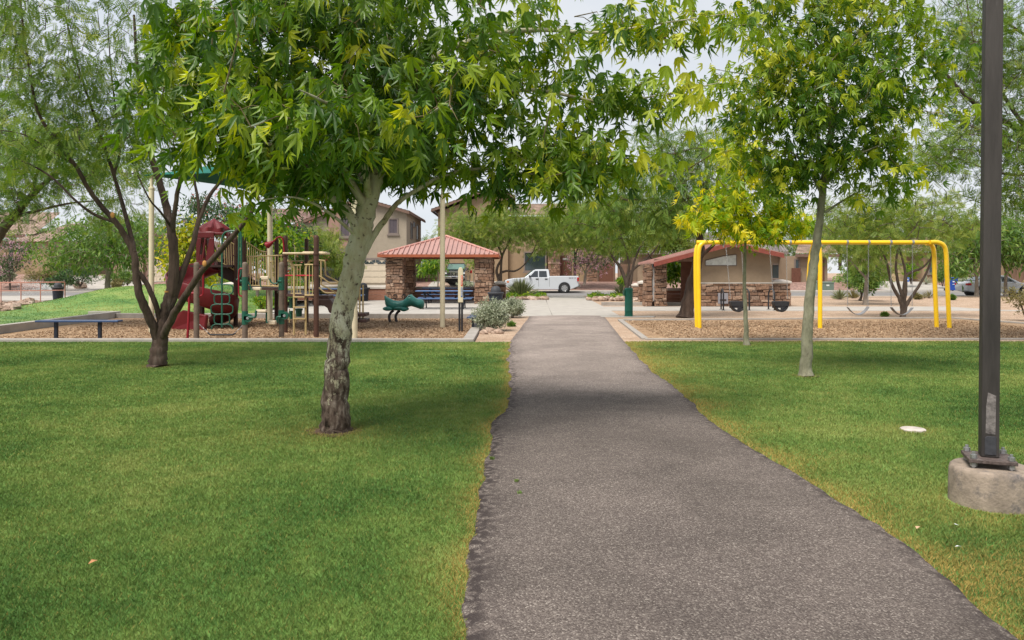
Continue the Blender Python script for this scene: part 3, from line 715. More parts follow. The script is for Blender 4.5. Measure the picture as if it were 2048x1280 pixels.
def gable_roof(parent, xl, xm, xr, zl, zm, zr, y0, y1, tile, over=.45, name='roof'):
    """ridge runs away from the camera; rakes from (xl,zl) over (xm,zm) to (xr,zr)"""
    t = MB(); tile_slope(t, (xl, y1, zl), (xl, y0, zl), (xm, y0, zm), (xm, y1, zm)); tile_slope(t, (xr, y0, zr), (xr, y1, zr), (xm, y1, zm), (xm, y0, zm))
    o = t.build(name, tile, parent, smooth=True, angle=60)
    f = MB()
    for a, b in (((xl, zl), (xm, zm)), ((xm, zm), (xr, zr))):
        f.prism([(a[0], y0 - .03, a[1] + .03), (b[0], y0 - .03, b[1] + .03), (b[0], y0 - .03, b[1] - .22), (a[0], y0 - .03, a[1] - .22)], (0, .1, 0))
    f.bx(xl - .06, xl + .04, y0 + .1, y1, zl - .2, zl); f.bx(xr - .04, xr + .06, y0 + .1, y1, zr - .2, zr)
    f.build('fascia', M_FASCIA, o); return o
def gable_wall(mb, x0, x1, xm, z0, zl, zm, zr, y0, y1):
    mb.prism([(x0, y0, z0), (x1, y0, z0), (x1, y0, zr), (xm, y0, zm), (x0, y0, zl)], (0, y1 - y0, 0))
# --- two-storey greige house behind the shelter
h = thing('house', 'two-storey greige stucco house with pink bay, garage and fan windows behind the shelter', 'house', (XX(735, 69), 69, .6))
Y0 = 69.0; w = MB(); x0, x1, xm = XX(602, Y0), XX(813, Y0), XX(722, Y0)
gable_wall(w, x0, x1, xm, .2, ZZ(449, Y0), ZZ(401, Y0), ZZ(424, Y0), Y0, 80); w.build('wall', M_ST_GREIGE, h)
gable_roof(h, XX(585, Y0), xm, XX(820, Y0), ZZ(452, Y0), ZZ(396, Y0), ZZ(424, Y0), Y0 - .5, 81, M_TILE_D)
t = MB(); tile_slope(t, (XX(540, 72), 71.5, ZZ(447, 71.5)), (XX(645, 72), 71.5, ZZ(447, 71.5)), (XX(645, 76), 76.5, ZZ(417, 76)), (XX(535, 76), 76.5, ZZ(417, 76))); t.build('roof', M_TILE_D, h, smooth=True)
w = MB().bx(XX(545, 72), x0, 72, 80, .2, ZZ(449, 72)); w.build('wall', M_ST_GREIGE, h)
w = MB().bx(XX(659, Y0), XX(701, Y0), Y0 - .35, Y0 + .1, ZZ(497, Y0), ZZ(421, Y0)); w.build('bay', M_ST_PINK, h)
w = MB().bx(XX(640, Y0), XX(722, Y0), Y0 - .48, Y0 + .1, ZZ(505, Y0), ZZ(497, Y0)); w.build('trim_band', M_TRIM, h)
window(h, XX(684, Y0), XX(700, Y0), ZZ(472, Y0), ZZ(438, Y0), Y0 - .35, glass=M_SCREEN); window(h, XX(779, Y0), XX(794, Y0), ZZ(466, Y0), ZZ(439, Y0), Y0, glass=M_SCREEN)
for a, b, c, d in ((820.5, 824.5, 476, 446), (826, 829.5, 453, 444), (832.5, 836, 478, 450)):
    k = x1 * F_PX; window(h, k / (a - HX), k / (b - HX), ZZ(c, k / (a - HX)), ZZ(d, k / (a - HX)), 0, side=x1, w=.08, sill=False)
w = MB().bx(XX(634, Y0), XX(800, Y0), Y0 - .5, Y0 - .05, .2, ZZ(510, Y0)); w.build('lower_wall', M_ST_GREIGE, h)
garage(h, XX(716, Y0), XX(806, Y0) - .7, .6, ZZ(520, Y0), Y0 - .5, M_DOOR_TAN, True)
# --- big ochre house in the middle
h = thing('house', 'tall ochre two-storey house behind the white pickup with arched entry', 'house', (XX(1030, 75), 75, .7)); Y0 = 75.0
xl, xr = XX(876, Y0), XX(1010, Y0); w = MB(); gable_wall(w, xl, XX(1016, Y0), XX(985, Y0), .3, ZZ(424, Y0), ZZ(384, Y0), ZZ(398, Y0), Y0, 90); w.build('wall', M_ST_OCH, h)
gable_roof(h, XX(864, Y0), XX(985, Y0), XX(1030, Y0), ZZ(420, Y0), ZZ(375, Y0), ZZ(393, Y0), Y0 - .6, 91, M_TILE_D)
w = MB().bx(XX(1016, Y0) + .003, XX(1232, Y0), Y0 + .5, 90, .3, ZZ(432, Y0)); w.build('wall', M_ST_OCH, h)
t = MB(); tile_slope(t, (XX(1012, Y0), Y0 - .1, ZZ(432, Y0)), (XX(1240, Y0), Y0 - .1, ZZ(432, Y0)), (XX(1220, 80), 80, ZZ(408, 80)), (XX(1025, 80), 80, ZZ(408, 80))); t.build('roof', M_TILE, h, smooth=True)
w = MB().bx(XX(1062, Y0), XX(1092, Y0) + .02, Y0 - .3, Y0 + .45, .3, ZZ(498, Y0)); w.build('porch_wall', M_ST_TAN, h)
stone_pillar(h, XX(1096, Y0), XX(1119, Y0), Y0 - .5, Y0 + .4, .4, ZZ(470, Y0), 5, 'entry_column', h=(.12, .28), l=(.25, .6))
d = MB(); cx = (XX(1119, Y0) + XX(1143, Y0)) / 2; hw = (XX(1143, Y0) - XX(1119, Y0)) / 2
d.prism([(cx - hw, Y0 + .35, .6), (cx + hw, Y0 + .35, .6), (cx + hw, Y0 + .35, ZZ(522, Y0))] + [(cx + hw * math.cos(R(a)), Y0 + .35, ZZ(522, Y0) + .62 * math.sin(R(a))) for a in range(20, 180, 20)] + [(cx - hw, Y0 + .35, ZZ(522, Y0))], (0, .1, 0)); dd = d.build('door', M_DOOR_BR, h)
MB().box((cx + hw * .7, Y0 + .33, 1.7), (.05, .06, .25)).build('handle', mat('brass_dark', (.2, .14, .06), .4, metal=.8), dd)
MB().box((cx, Y0 + .33, ZZ(518, Y0)), (.5, .04, .22)).build('house_number_plaque', mat('plaque', (.4, .38, .36), .6), h)
window(h, XX(1050, Y0), XX(1090, Y0), ZZ(541, Y0), ZZ(506, Y0), Y0 + .5 - .82, glass=M_GLASS)
window(h, XX(925, Y0), XX(948, Y0), ZZ(478, Y0), ZZ(450, Y0), Y0)
stone_pillar(h, XX(1173, Y0), XX(1196, Y0), Y0 - .05, Y0 + .4, .4, ZZ(531, Y0), 6, 'wainscot', h=(.12, .28), l=(.25, .6))
window(h, XX(1085, Y0), XX(1112, Y0), ZZ(470, Y0), ZZ(446, Y0), Y0 + .5)
g = thing('yard_gate', 'dark brown wooden side gate right of the ochre house', 'gate', (XX(1212, 74), 74, .6))
p = MB()
for i in range(9): a = XX(1199, 74) + i * .155; p.bx(a, a + .145, 74.0, 74.05, .6, ZZ(527, 74))
p.build('gate_leaf', M_DOOR_BR, g); 
for gx in (XX(1197, 74) - .12, XX(1228, 74)): MB().bx(gx, gx + .12, 73.95, 74.1, .6, ZZ(524, 74)).build('gate_post', M_FASCIA, g)
def wood_fence(label, x0, x1, y, z0, z1):
    f = thing('wooden_fence', label, 'fence', ((x0 + x1) / 2, y, z0)); p = MB(); x = x0; q = random.Random(int(x0 * 10))
    while x < x1: p.bx(x, x + .138, y, y + .03, z0, z1 + q.uniform(-.03, .03)); x += .15
    p.build('boards', M_WOOD, f); 
    for za in (z1 - .35, z0 + .3): MB().bx(x0, x1, y + .031, y + .09, za, za + .1).build('rail', M_WOOD, f)
wood_fence('weathered wooden fence between brown gate and slate-roofed house', XX(1228, 74) + .3, XX(1262, 74), 73.6, .5, ZZ(528, 74))
wood_fence('brown board fence between the two-storey houses, seen through the shelter', XX(815, 76), XX(882, 76), 77.0, .6, ZZ(533, 77))
# --- grey-roofed house right of the middle
h = thing('house', 'low tan house with grey tile roof behind the restroom building', 'house', (XX(1380, 74), 74, .6)); Y0 = 74.0
MB().bx(XX(1275, Y0), XX(1560, Y0), Y0, 86, .3, ZZ(503, Y0)).build('wall', M_ST_TAN, h)
t = MB(); tile_slope(t, (XX(1265, Y0), Y0 - .6, ZZ(503, Y0) - .05), (XX(1572, Y0), Y0 - .6, ZZ(503, Y0) - .05), (XX(1540, 81), 80, ZZ(466, 81)), (XX(1330, 81), 80, ZZ(466, 81))); t.build('roof', M_TILE_G, h, smooth=True)
MB().bx(XX(1265, Y0), XX(1572, Y0), Y0 - .68, Y0 - .6, ZZ(503, Y0) - .3, ZZ(503, Y0) - .02).build('fascia', M_TRIM, h)
window(h, XX(1338, Y0), XX(1352, Y0), ZZ(540, Y0), ZZ(520, Y0), Y0); window(h, XX(1290, Y0), XX(1310, Y0), ZZ(540, Y0), ZZ(520, Y0), Y0)
window(h, XX(1550, Y0) - .8, XX(1557, Y0), ZZ(556, Y0), ZZ(530, Y0), Y0, sill=False)
# --- right house with brown gate
h = thing('house', 'tan house with pale tile eave behind the leaning grey sycamore trunk', 'house', (XX(1620, 72), 72, .6)); Y0 = 72.0
MB().bx(XX(1572, Y0), XX(1655, Y0), Y0, 84, .3, ZZ(512, Y0)).build('wall', M_ST_TAN, h)
t = MB(); tile_slope(t, (XX(1585, Y0), Y0 - .7, ZZ(508, Y0)), (XX(1672, Y0), Y0 - .7, ZZ(508, Y0)), (XX(1650, 77), 77, ZZ(480, 77)), (XX(1600, 77), 77, ZZ(480, 77))); t.build('roof', M_TILE, h, smooth=True)
MB().bx(XX(1585, Y0), XX(1672, Y0), Y0 - .78, Y0 - .7, ZZ(512, Y0) - .1, ZZ(508, Y0) - .02).build('fascia', M_FASCIA, h)
window(h, XX(1591, Y0), XX(1597, Y0), ZZ(540, Y0), ZZ(520, Y0), Y0, glass=M_GLASS)
p = MB()
for i in range(7): a = XX(1588, 71) + i * .125; p.bx(a, a + .118, 71.6, 71.65, .5, ZZ(536, 71))
p.build('side_gate', M_DOOR_BR, h)
MB().bx(XX(1633, Y0), XX(1648, Y0), Y0 - .1, Y0 - .003, .5, ZZ(520, Y0)).build('door', M_DOOR_BR, h)
# --- far right house
h = thing('house', 'long ochre house behind the blue recycling bin and white sedan', 'house', (XX(1940, 73), 73, .6)); Y0 = 73.0
MB().bx(XX(1795, Y0), XX(1845, Y0), Y0 + 2, 84, .3, ZZ(512, Y0)).build('garage_wall', M_ST_OCH, h)
MB().bx(XX(1845, Y0), XX(2120, Y0), Y0, 84, .3, ZZ(505, Y0)).build('wall', M_ST_OCH, h)
t = MB(); tile_slope(t, (XX(1788, Y0), Y0 - .6, ZZ(503, Y0)), (XX(2130, Y0), Y0 - .6, ZZ(503, Y0)), (XX(2100, 79), 79, ZZ(475, 79)), (XX(1830, 79), 79, ZZ(475, 79))); t.build('roof', M_TILE, h, smooth=True)
garage(h, XX(1798, Y0), XX(1838, Y0), .6, ZZ(530, Y0), Y0 + 2, mat('garage_door_ochre', (.46, .35, .21), .6))
window(h, XX(1858, Y0), XX(1866, Y0), ZZ(545, Y0), ZZ(522, Y0), Y0); window(h, XX(1941, Y0), XX(1950, Y0), ZZ(546, Y0), ZZ(530, Y0), Y0)
MB().bx(XX(1839, Y0), XX(1846, Y0) - .003, Y0 + 1.9, Y0 + 1.99, .6, ZZ(535, Y0)).build('door', M_DOOR_BR, h)
wood_fence('red brown panel fence at far right behind the white sedan', XX(2022, 70), XX(2110, 70), 71, .4, ZZ(530, 70))
# --- left houses
h = thing('house', 'ochre house with pale tile roof and teal screen door at far left', 'house', (XX(60, 76), 76, 1.2)); Y0 = 76.0
MB().bx(XX(-90, Y0), XX(138, Y0), Y0, 90, .6, ZZ(482, Y0)).build('wall', M_ST_OCH, h)
MB().bx(XX(66, Y0), XX(138, Y0) - .01, Y0 - 3, Y0 - .003, .6, ZZ(486, Y0)).build('porch_wall', M_ST_OCH, h)
t = MB(); tile_slope(t, (XX(-100, Y0), Y0 - .6, ZZ(470, Y0)), (XX(78, Y0), Y0 - .6, ZZ(470, Y0)), (XX(112, 81), 82, ZZ(425, 82)), (XX(-60, 82), 82, ZZ(425, 82)), tw=.36)
tile_slope(t, (XX(60, Y0), Y0 - 3.3, ZZ(487, Y0)), (XX(60, Y0) + 3.8, Y0 - 3.3, ZZ(487, Y0)), (XX(118, Y0), 82, ZZ(440, Y0)), (XX(76, Y0), 82, ZZ(440, Y0)), tw=.36); t.build('roof', M_TILE, h, smooth=True)
MB().bx(XX(-100, Y0), XX(60, Y0) - .05, Y0 - .7, Y0 - .61, ZZ(476, Y0), ZZ(469, Y0)).build('fascia', M_FASCIA, h)
MB().bx(XX(19, Y0), XX(37, Y0), Y0 - .1, Y0 - .003, 1.0, ZZ(500, Y0)).build('door', mat('near_black_door', (.05, .05, .045), .6), h)  # door in one near-black colour
d = MB().bx(XX(38.5, Y0), XX(57, Y0), Y0 - .12, Y0 - .003, 1.0, ZZ(496, Y0)); d.build('screen_door', M_TEAL, h)
MB().bx(XX(57.5, Y0), XX(63, Y0), Y0 - .3, Y0 - .004, 1.0, ZZ(490, Y0)).build('entry_column', mat('red_trim', (.3, .16, .09), .9), h)
h = thing('house', 'pinkish gabled house with tan garage behind the round green street tree', 'house', (XX(330, 74), 74, .6)); Y0 = 74.0
w = MB(); gable_wall(w, XX(215, Y0), XX(420, Y0), XX(300, Y0), .3, ZZ(500, Y0), ZZ(470, Y0), ZZ(500, Y0), Y0, 86); w.build('wall', M_ST_PINK, h)
gable_roof(h, XX(205, Y0), XX(300, Y0), XX(430, Y0), ZZ(502, Y0), ZZ(464, Y0), ZZ(502, Y0), Y0 - .5, 86, M_TILE_D)
garage(h, XX(300, Y0), XX(345, Y0), .6, ZZ(520, Y0), Y0, M_DOOR_TAN); MB().bx(XX(240, Y0), XX(289, Y0), Y0 - .3, Y0 - .003, .5, ZZ(520, Y0)).build('porch_wall', M_ST_TAN, h)
# --- low garden walls with stone pilasters
def low_wall(label, x0, x1, y, h):
    o = thing('low_wall', label, 'wall', ((x0 + x1) / 2, y, 0)); b = MB()
    n = 4
    for i in range(n): b.bx(x0, x1, y + (.004 if i % 2 else 0), y + .2, h * i / n + .004, h * (i + 1) / n - .004)
    b.build('blocks', M_BROWNWALL, o); MB().bx(x0 - .02, x1 + .02, y - .05, y + .26, h, h + .13).build('coping', M_CAP, o, bevel=.015); return o
low_wall('long brown block wall with pale coping behind the shelter tables', XX(492, 42.2), XX(992, 42.2), 42.2, .66)
low_wall('brown block wall between restroom and stone entry pillar', XX(1288, 38), XX(1405, 38), 38.0, .66)
def pilaster(label, px, pw, Y, top, seed):
    x0, x1 = XX(px - pw / 2, Y), XX(px + pw / 2, Y); d = x1 - x0; zt = ZZ(top, Y)
    o = thing('stone_pilaster', label, 'pilaster', ((x0 + x1) / 2, Y, 0)); stone_pillar(o, x0, x1, Y, Y + min(d, .7), 0, zt - .14, seed, 'shaft')
    c = MB().bx(x0 - .06, x1 + .06, Y - .06, Y + min(d, .7) + .06, zt - .14, zt - .04); c.add([(x0 - .05, Y - .05, zt - .04), (x1 + .05, Y - .05, zt - .04), (x1 + .05, Y + .65, zt - .04), (x0 - .05, Y + .65, zt - .04), ((x0 + x1) / 2 - d * .2, Y + .3, zt + .05), ((x0 + x1) / 2 + d * .2, Y + .3, zt + .05)], [(0, 1, 5, 4), (1, 2, 5), (2, 3, 4, 5), (3, 0, 4)]); c.build('cap', M_CAP, o, bevel=.02)
pilaster('wide stone pilaster ending the brown wall behind the spiral slide', 462, 36, 42, 566, 31)
pilaster('short stone pilaster beside the shelter pillar and yucca', 1000, 21, 42.5, 564, 32)
pilaster('stone pilaster right of the green fountain post, beside a lower one', 1287, 15, 40, 563, 33)
pilaster('low stone pilaster just behind the green fountain post', 1274, 14, 42.4, 568, 34)
pilaster('domed stone pilaster at the right end of the restroom building', 1564, 33, 35.2, 561, 35)
# ================================================================ light pole
M_POLE = mat('bronze_paint', (.042, .036, .034), .55, .3, 9, .15, 60, stretch=(1, 1, .12), dirt=((.16, .145, .14), 6, .6))
M_POLE_WORN = mat('worn_paint', (.17, .15, .145), .7, .35, 25, .2, 80, dirt=((.06, .05, .05), 14, .5))
M_RUST = mat('rusty_steel', (.1, .075, .068), .6, .4, 20, .3, 60, dirt=((.2, .17, .16), 12, .55)); M_STEEL = mat('galvanised_steel', (.42, .42, .43), .38, .2, 30, metal=.8)
M_FOOT = mat('footing_concrete', (.27, .215, .17), .92, .28, 9, .3, 60, dirt=((.12, .105, .10), 6.5, .5))
px, pyy = 3.285, 5.17
t = thing('lamp_post', 'dark square steel lamp post bolted on a round concrete footing', 'lamp post', (px, pyy, 0))
MB().lathe((px + .022, pyy, 0), [(.266, -.1), (.264, .0), (.262, .1), (.259, .21), (.252, .236), (.238, .248), (.1, .252)], 40).build('footing', M_FOOT, t, smooth=True, angle=60)
MB().box((px, pyy, .302), (.285, .285, .026), R(-21)).build('base_plate', M_RUST, t, bevel=.004)
for sx, sy in ((-1, -1), (1, -1), (1, 1), (-1, 1)):
    q = Matrix.Rotation(R(-21), 3, 'Z') @ Vector((sx * .11, sy * .11, 0)) + Vector((px, pyy, 0))
    MB().cyl(q + Vector((0, 0, .25)), q + Vector((0, 0, .36)), .011, seg=8).cyl(q + Vector((0, 0, .317)), q + Vector((0, 0, .342)), .022, seg=6).cyl(q + Vector((0, 0, .262)), q + Vector((0, 0, .287)), .022, seg=6).build('anchor_bolt', M_STEEL, t)
lean = Vector((.027, 0, 0)); sec = []
for z, f in ((.316, 0), (1.6, .42), (3.2, 1), (7.4, 2.5)):
    s = .0535; m3 = Matrix.Rotation(R(-21), 3, 'Z')
    sec.append([m3 @ Vector(p) + Vector((px, pyy, z)) + lean * f for p in ((-s, -s, 0), (s, -s, 0), (s, s, 0), (-s, s, 0))])
MB().loft(sec).build('shaft', M_POLE, t, bevel=.007)
m3 = Matrix.Rotation(R(-21), 3, 'Z')
def facep(u, z): return m3 @ Vector((u, -.0555, 0)) + Vector((px, pyy, z)) + lean * ((z - .3) * .33)
w = MB(); w.prism([facep(-.03, .48), facep(.028, .475), facep(.03, .74), facep(-.018, .76), facep(-.028, .66)], m3 @ Vector((0, .003, 0))); w.build('worn_patch', M_POLE_WORN, t)
w = MB(); w.prism([facep(-.035, .335), facep(.034, .335), facep(.034, .462), facep(-.022, .462), facep(-.035, .45)], m3 @ Vector((0, -.004, 0))); w.build('hand_hole_cover', mat('cover_paint', (.045, .045, .052), .55, .3, 20), t, bevel=.003)
MB().lathe((4.02, 7.52, 0), [(.118, -.05), (.118, .012), (.108, .018)], 28).build('valve_lid', mat('valve_plastic', (.5, .44, .4), .7, .15, 12), None, smooth=True, angle=40)
tag(bpy.data.objects['valve_lid'], 'round pale valve lid lying flat in the lawn left of the lamp post', 'valve lid')
def litter(name, label, p, s, c, rz):
    b = MB(); b.add([(-s, -s * .35, 0), (s * .2, -s * .5, s * .2), (s, 0, 0), (s * .1, s * .45, s * .35)], [(0, 1, 3), (1, 2, 3)]); o = b.build(name, mat(name + '_' + str(rz), c, .9)); o.location = (p.x, p.y, .03); o.rotation_euler = (0, 0, rz); tag(o, label, 'litter')
litter('dry_leaf', 'single curled brown leaf lying on the left lawn', G(185, 1135), .03, (.42, .2, .09), 1)
litter('paper_scrap', 'small white scrap on the grass right of the path, closer to the post', G(1910, 1059), .02, (.75, .75, .78), 2)
litter('paper_scrap', 'small white scrap on the grass nearer the brown bald patch', G(1917, 1104), .02, (.75, .75, .78), 3)
litter('bark_curl', 'short tan curl of bark on the grass beside the path', G(1836, 1065), .03, (.5, .33, .2), 4)

# ================================================================ swing set
M_YEL = mat('yellow_enamel', (.88, .55, .012), .32, .05, 3, spec=.5, coat=.3); M_CHAIN = mat('chain_steel', (.36, .36, .37), .4, .25, 60, metal=.7); M_BLK = mat('black_rubber', (.028, .028, .032), .55, .2, 20)
SY = 21.3; zb = 2.44
t = thing('swing_set', 'yellow two-bay steel swing set on a bed of wood chips', 'swing set', (8.8, SY, 0)); rr = .062
xs = [XX(1397.5, SY), XX(1638, SY), XX(1885, SY)]
MB().cyl((xs[0] - .02, SY + .16, zb), (xs[2] - .18, SY + .16, zb), rr, seg=16).build('top_beam', M_YEL, t, smooth=True)
for i, x in enumerate(xs):
    for dy in (0, .32):
        if i == 2 and dy == 0: pts = catmull([(x - .34, SY + .02, zb), (x - .14, SY + .02, zb), (x + .02, SY, zb - .08), (x + .1, SY, zb - .3), (x + .13, SY, 1.4), (x + .2, SY, -.06)], 6)
        elif i == 2: pts = catmull([(x - .3, SY + .3, zb - .02), (x - .16, SY + .3, zb - .05), (x - .06, SY + dy, zb - .3), (x - .04, SY + dy, 1.4), (x + .02, SY + dy, -.06)], 6)
        elif i == 1: pts = catmull([(x - .06, SY + .16, zb - .01), (x - .05 + (.06 if dy == 0 else 0), SY + (.05 if dy == 0 else .28), zb - .1), (x + (.03 if dy == 0 else -.12), SY + dy, zb - .45), (x + (.03 if dy == 0 else -.17), SY + dy, 1.2), (x + .03 - (.22 if dy else 0), SY + dy, -.06)], 6)
        else: pts = catmull([(x + .26, SY + .1 + dy * .3, zb - .005), (x + .1, SY + .02 + dy * .9, zb - .04), (x + .0, SY + dy, zb - .28), (x - .005, SY + dy, 1.2), (x + (.02 if dy == 0 else .03), SY + dy, -.06)], 6)
        MB().tube(pts, rr, 14).build('leg', M_YEL, t, smooth=True)
CH = lambda p: XX(p, SY + .16)
def hanger(px): x = CH(px); return MB().tube([(x - .03, SY + .16, zb), (x + .03, SY + .16, zb)], rr + .008, 16).cyl((x, SY + .16, zb - .06), (x, SY + .16, zb - .14), .018, seg=8).build('hanger', M_STEEL, t)
for p in (1447, 1473, 1539, 1580, 1694, 1737, 1781, 1825): hanger(p)
def chain(mb, a, b, r=.013):
    a, b = Vector(a), Vector(b); l = (b - a).length; n = int(l / .052); d = (b - a) / n; s = d.orthogonal().normalized(); u = d.cross(s).normalized()
    for i in range(n):
        q = s if i % 2 else u; p = a + d * (i + .5)
        mb.tube([p - d * .6, p - d * .2 + q * r, p + d * .2 + q * r, p + d * .6, p + d * .2 - q * r, p - d * .2 - q * r, p - d * .6], .0045, 4, False)
def belt_swing(pa, pb, label, tilt):
    xa, xb = CH(pa), CH(pb); y = SY + .16; s = thing('belt_swing', label, 'swing', ((xa + xb) / 2, y, .4), 'swings on the yellow frame')
    zs = .62
    for x, x2 in ((xa, xa + .02), (xb, xb - .01)):
        c = MB(); chain(c, (x, y, zb - .14), (x2, y, zs)); c.build('chain', M_CHAIN, s)
    b = MB(); n = 12; sec = []
    for i in range(n + 1):
        u = i / n; x = lerp(xa + .02, xb - .01, u); z = zs - .04 - (.26) * (1 - (2 * u - 1) ** 2) * .8 + tilt * (u - .5)
        sec.append([(x, y - .075, z - .008), (x, y + .075, z - .008 + tilt), (x, y + .075, z + .008 + tilt), (x, y - .075, z + .008)])
    b.loft(sec); b.build('belt_seat', mat('grey_rubber', (.19, .19, .2), .5, .1, 10), s, smooth=True, angle=50)
    return s
belt_swing(1694, 1737, 'grey belt swing left of its twin on the right bay', .02); belt_swing(1781, 1825, 'darker sagging belt swing hanging next to the right end legs', -.01)
def bucket_swing(pc, pa, pb, label):
    y = SY + .16; xc = CH(pc); s = thing('toddler_swing', label, 'swing', (xc, y, .5), 'swings on the yellow frame'); w = .2
    for p, x2 in ((pa, xc - w), (pb, xc + w)):
        c = MB(); chain(c, (CH(p), y, zb - .14), (x2, y, .83)); c.build('chain', M_CHAIN, s)
    b = MB(); sec = []
    for i in range(17):   # bucket wall, a shallow U open at the top with leg holes
        a = math.pi * i / 16; ca, sa = math.cos(a), math.sin(a)
        sec.append([(xc - ca * (w + .02), y - .11, .75 - sa * .30), (xc - ca * (w + .02), y + .11, .75 - sa * .30), (xc - ca * (w - .025), y + .11, .76 - sa * .25), (xc - ca * (w - .025), y - .11, .76 - sa * .25)])
    b.loft(sec); b.box((xc, y - .12, .69), (.40, .02, .14)).box((xc, y + .12, .66), (.40, .02, .2)).box((xc, y - .115, .56), (.08, .02, .18)); b.build('bucket_seat', M_BLK, s, bevel=.008)
bucket_swing(1475, 1452, 1483, 'black toddler bucket swing between left yellow legs and the small sycamore'); bucket_swing(1561, 1539, 1572, 'black toddler bucket swing hanging right of the small sycamore')

# ================================================================ play structure
M_PB = mat('brown_enamel', (.075, .036, .025), .5, .15, 5); M_PG = mat('weathered_post', (.14, .105, .08), .65, .2, 6); M_BEI = mat('beige_enamel', (.46, .345, .165), .45, .08, 5); M_GRN = mat('green_enamel', (.008, .085, .052), .35, .12, 5, spec=.5)
M_RED = mat('red_enamel', (.22, .010, .018), .4, .1, 5); M_MAR = mat('maroon_plastic', (.135, .013, .017), .42, .2, 1.5, spec=.35); M_DKB = mat('dark_brown_plastic', (.062, .034, .03), .5, .15, 5); M_TAN = mat('tan_plastic', (.62, .52, .38), .5, .08, 6)
ps = thing('play_structure', 'brown and beige playground climber with maroon hooded spiral slide', 'play structure', (-7, 21.5, 0))
def post(px, by, ty, m=M_PB, sleeves=()):
    Y = 2460 / (by - HY); x = XX(px, Y); zt = ZZ(ty, Y)
    MB().lathe((x, Y, 0), [(.066, -.1), (.066, zt - .08), (.062, zt - .03), (.04, zt - .005), (.012, zt)], 16).build('post', m, ps, smooth=True)
    for a, b in sleeves: MB().lathe((x, Y, 0), [(.075, ZZ(a, Y)), (.075, ZZ(b, Y))], 16).build('sleeve', M_GRN, ps, smooth=True)
    return Vector((x, Y, zt))
P1 = post(393, 679.5, 524, M_PG); P2 = post(490, 679.5, 524, M_PG, ((580, 554), (649, 622))); P3 = post(563, 675, 524, M_PG, ((580, 554), (648, 620)))
P4 = post(570.5, 665, 471); P5 = post(632.5, 674.5, 470); P6 = post(471.5, 652, 476); P7 = post(488, 656, 473); P8 = post(536, 640, 478); P9 = post(553, 648, 477); P10 = post(613, 646, 477); P0 = post(401, 650, 470)
for p, zs in ((P4, (2.05, 1.78)), (P5, (2.05, 1.78)), (P7, (2.15, 1.95)), (P6, (2.1,)), (P8, (2.2,))):
    for z in zs: MB().lathe((p.x, p.y, 0), [(.082, z - .02), (.084, z), (.082, z + .02)], 14).build('collar', M_PB, ps, smooth=True)
def bars(name, a0, a1, b0, b1, n, r=.0115, rail=.019, m=M_BEI):
    """panel of upright bars between bottom line a0-a1 and top line b0-b1"""
    a0, a1, b0, b1 = map(Vector, (a0, a1, b0, b1)); o = MB().cyl(a0, a1, rail, seg=8).cyl(b0, b1, rail, seg=8)
    for i in range(n): u = (i + .5) / n; o.cyl(lerp(a0, a1, u), lerp(b0, b1, u), r, seg=6)
    return o.build(name, m, ps, smooth=True, angle=60)
V = Vector
def at(p, z): return V((p.x, p.y, z))
# decks
d = MB(); d.prism([at(P7, 1.08), at(P4, 1.08), at(P9, 1.08), at(P8, 1.08)], (0, 0, .07)); d.build('deck', M_DKB, ps)
d = MB(); d.prism([at(P4, .93), at(P5, .93), at(P10, .93), at(P9, .93)], (0, 0, .07)); d.build('deck', M_DKB, ps)
d = MB(); d.prism([(-9.7, 22.6, 1.74), (-8.5, 22.6, 1.74), (-8.5, 23.9, 1.74), (-9.7, 23.9, 1.74)], (0, 0, .07)); d.build('deck', M_DKB, ps)
# railings of the middle deck, low deck
bars('railing', at(P7, 1.2) + V((.07, 0, 0)), at(P4, 1.2) - V((.07, 0, 0)), at(P7, 2.05) + V((.07, 0, 0)), at(P4, 2.05) - V((.07, 0, 0)), 13)
bars('railing', at(P8, 1.2), at(P9, 1.2), at(P8, 1.95), at(P9, 1.95), 5); bars('railing', at(P9, 1.0), at(P10, 1.0), at(P9, 1.95), at(P10, 1.95), 7)
bars('railing', at(P4, 1.0) + V((.1, .1, 0)), at(P4, 1.0) + V((.42, .1, 0)), at(P4, 1.78) + V((.1, .1, 0)), at(P4, 1.78) + V((.42, .1, 0)), 4); bars('railing', at(P5, 1.0) + V((-.32, .1, 0)), at(P5, 1.0) + V((-.08, .1, 0)), at(P5, 1.78) + V((-.32, .1, 0)), at(P5, 1.78) + V((-.08, .1, 0)), 3)
# stairs between upper and middle deck
s0, s1 = W(436, 524, 22.9), W(500, 567, 23.3)
st = MB()
for dy in (0, .8): st.prism([s0 + V((0, dy, 0)), s1 + V((0, dy, 0)), s1 + V((0, dy, -.22)), s0 + V((0, dy, -.42))], (0, .04, 0))
for i in range(5): q = lerp(s0, s1, (i + .5) / 5); st.box(q + V((0, .42, -.02)), (.24, .78, .03))
st.build('stairs', M_DKB, ps)
bars('stair_rail', W(431, 522, 22.85), W(443, 523, 22.85), W(430, 473, 22.85), W(441, 473, 22.85), 3); bars('stair_rail', W(443, 525, 22.85), W(470, 541, 22.95), W(441, 473, 22.85), W(469, 489, 22.95), 6)
bars('stair_rail', W(493, 545, 24.6), W(521, 560, 25.2), W(493, 484, 24.6), W(521, 502, 25.2), 7); bars('stair_rail', W(521, 560, 25.2), at(P8, 1.25), W(521, 502, 25.2), W(533, 504, 25.8), 3)
bars('stair_rail', W(463, 473, 24.0) - V((0, 0, .8)), W(476, 473, 24.2) - V((0, 0, .8)), W(463, 473, 24.0), W(476, 474, 24.2), 3)
o = MB()
for i in range(4): o.tube([W(449 + i * 4, 485 + i * 6, 23.6), W(455 + i * 4, 520 + i * 5, 23.6)], .022, 6)
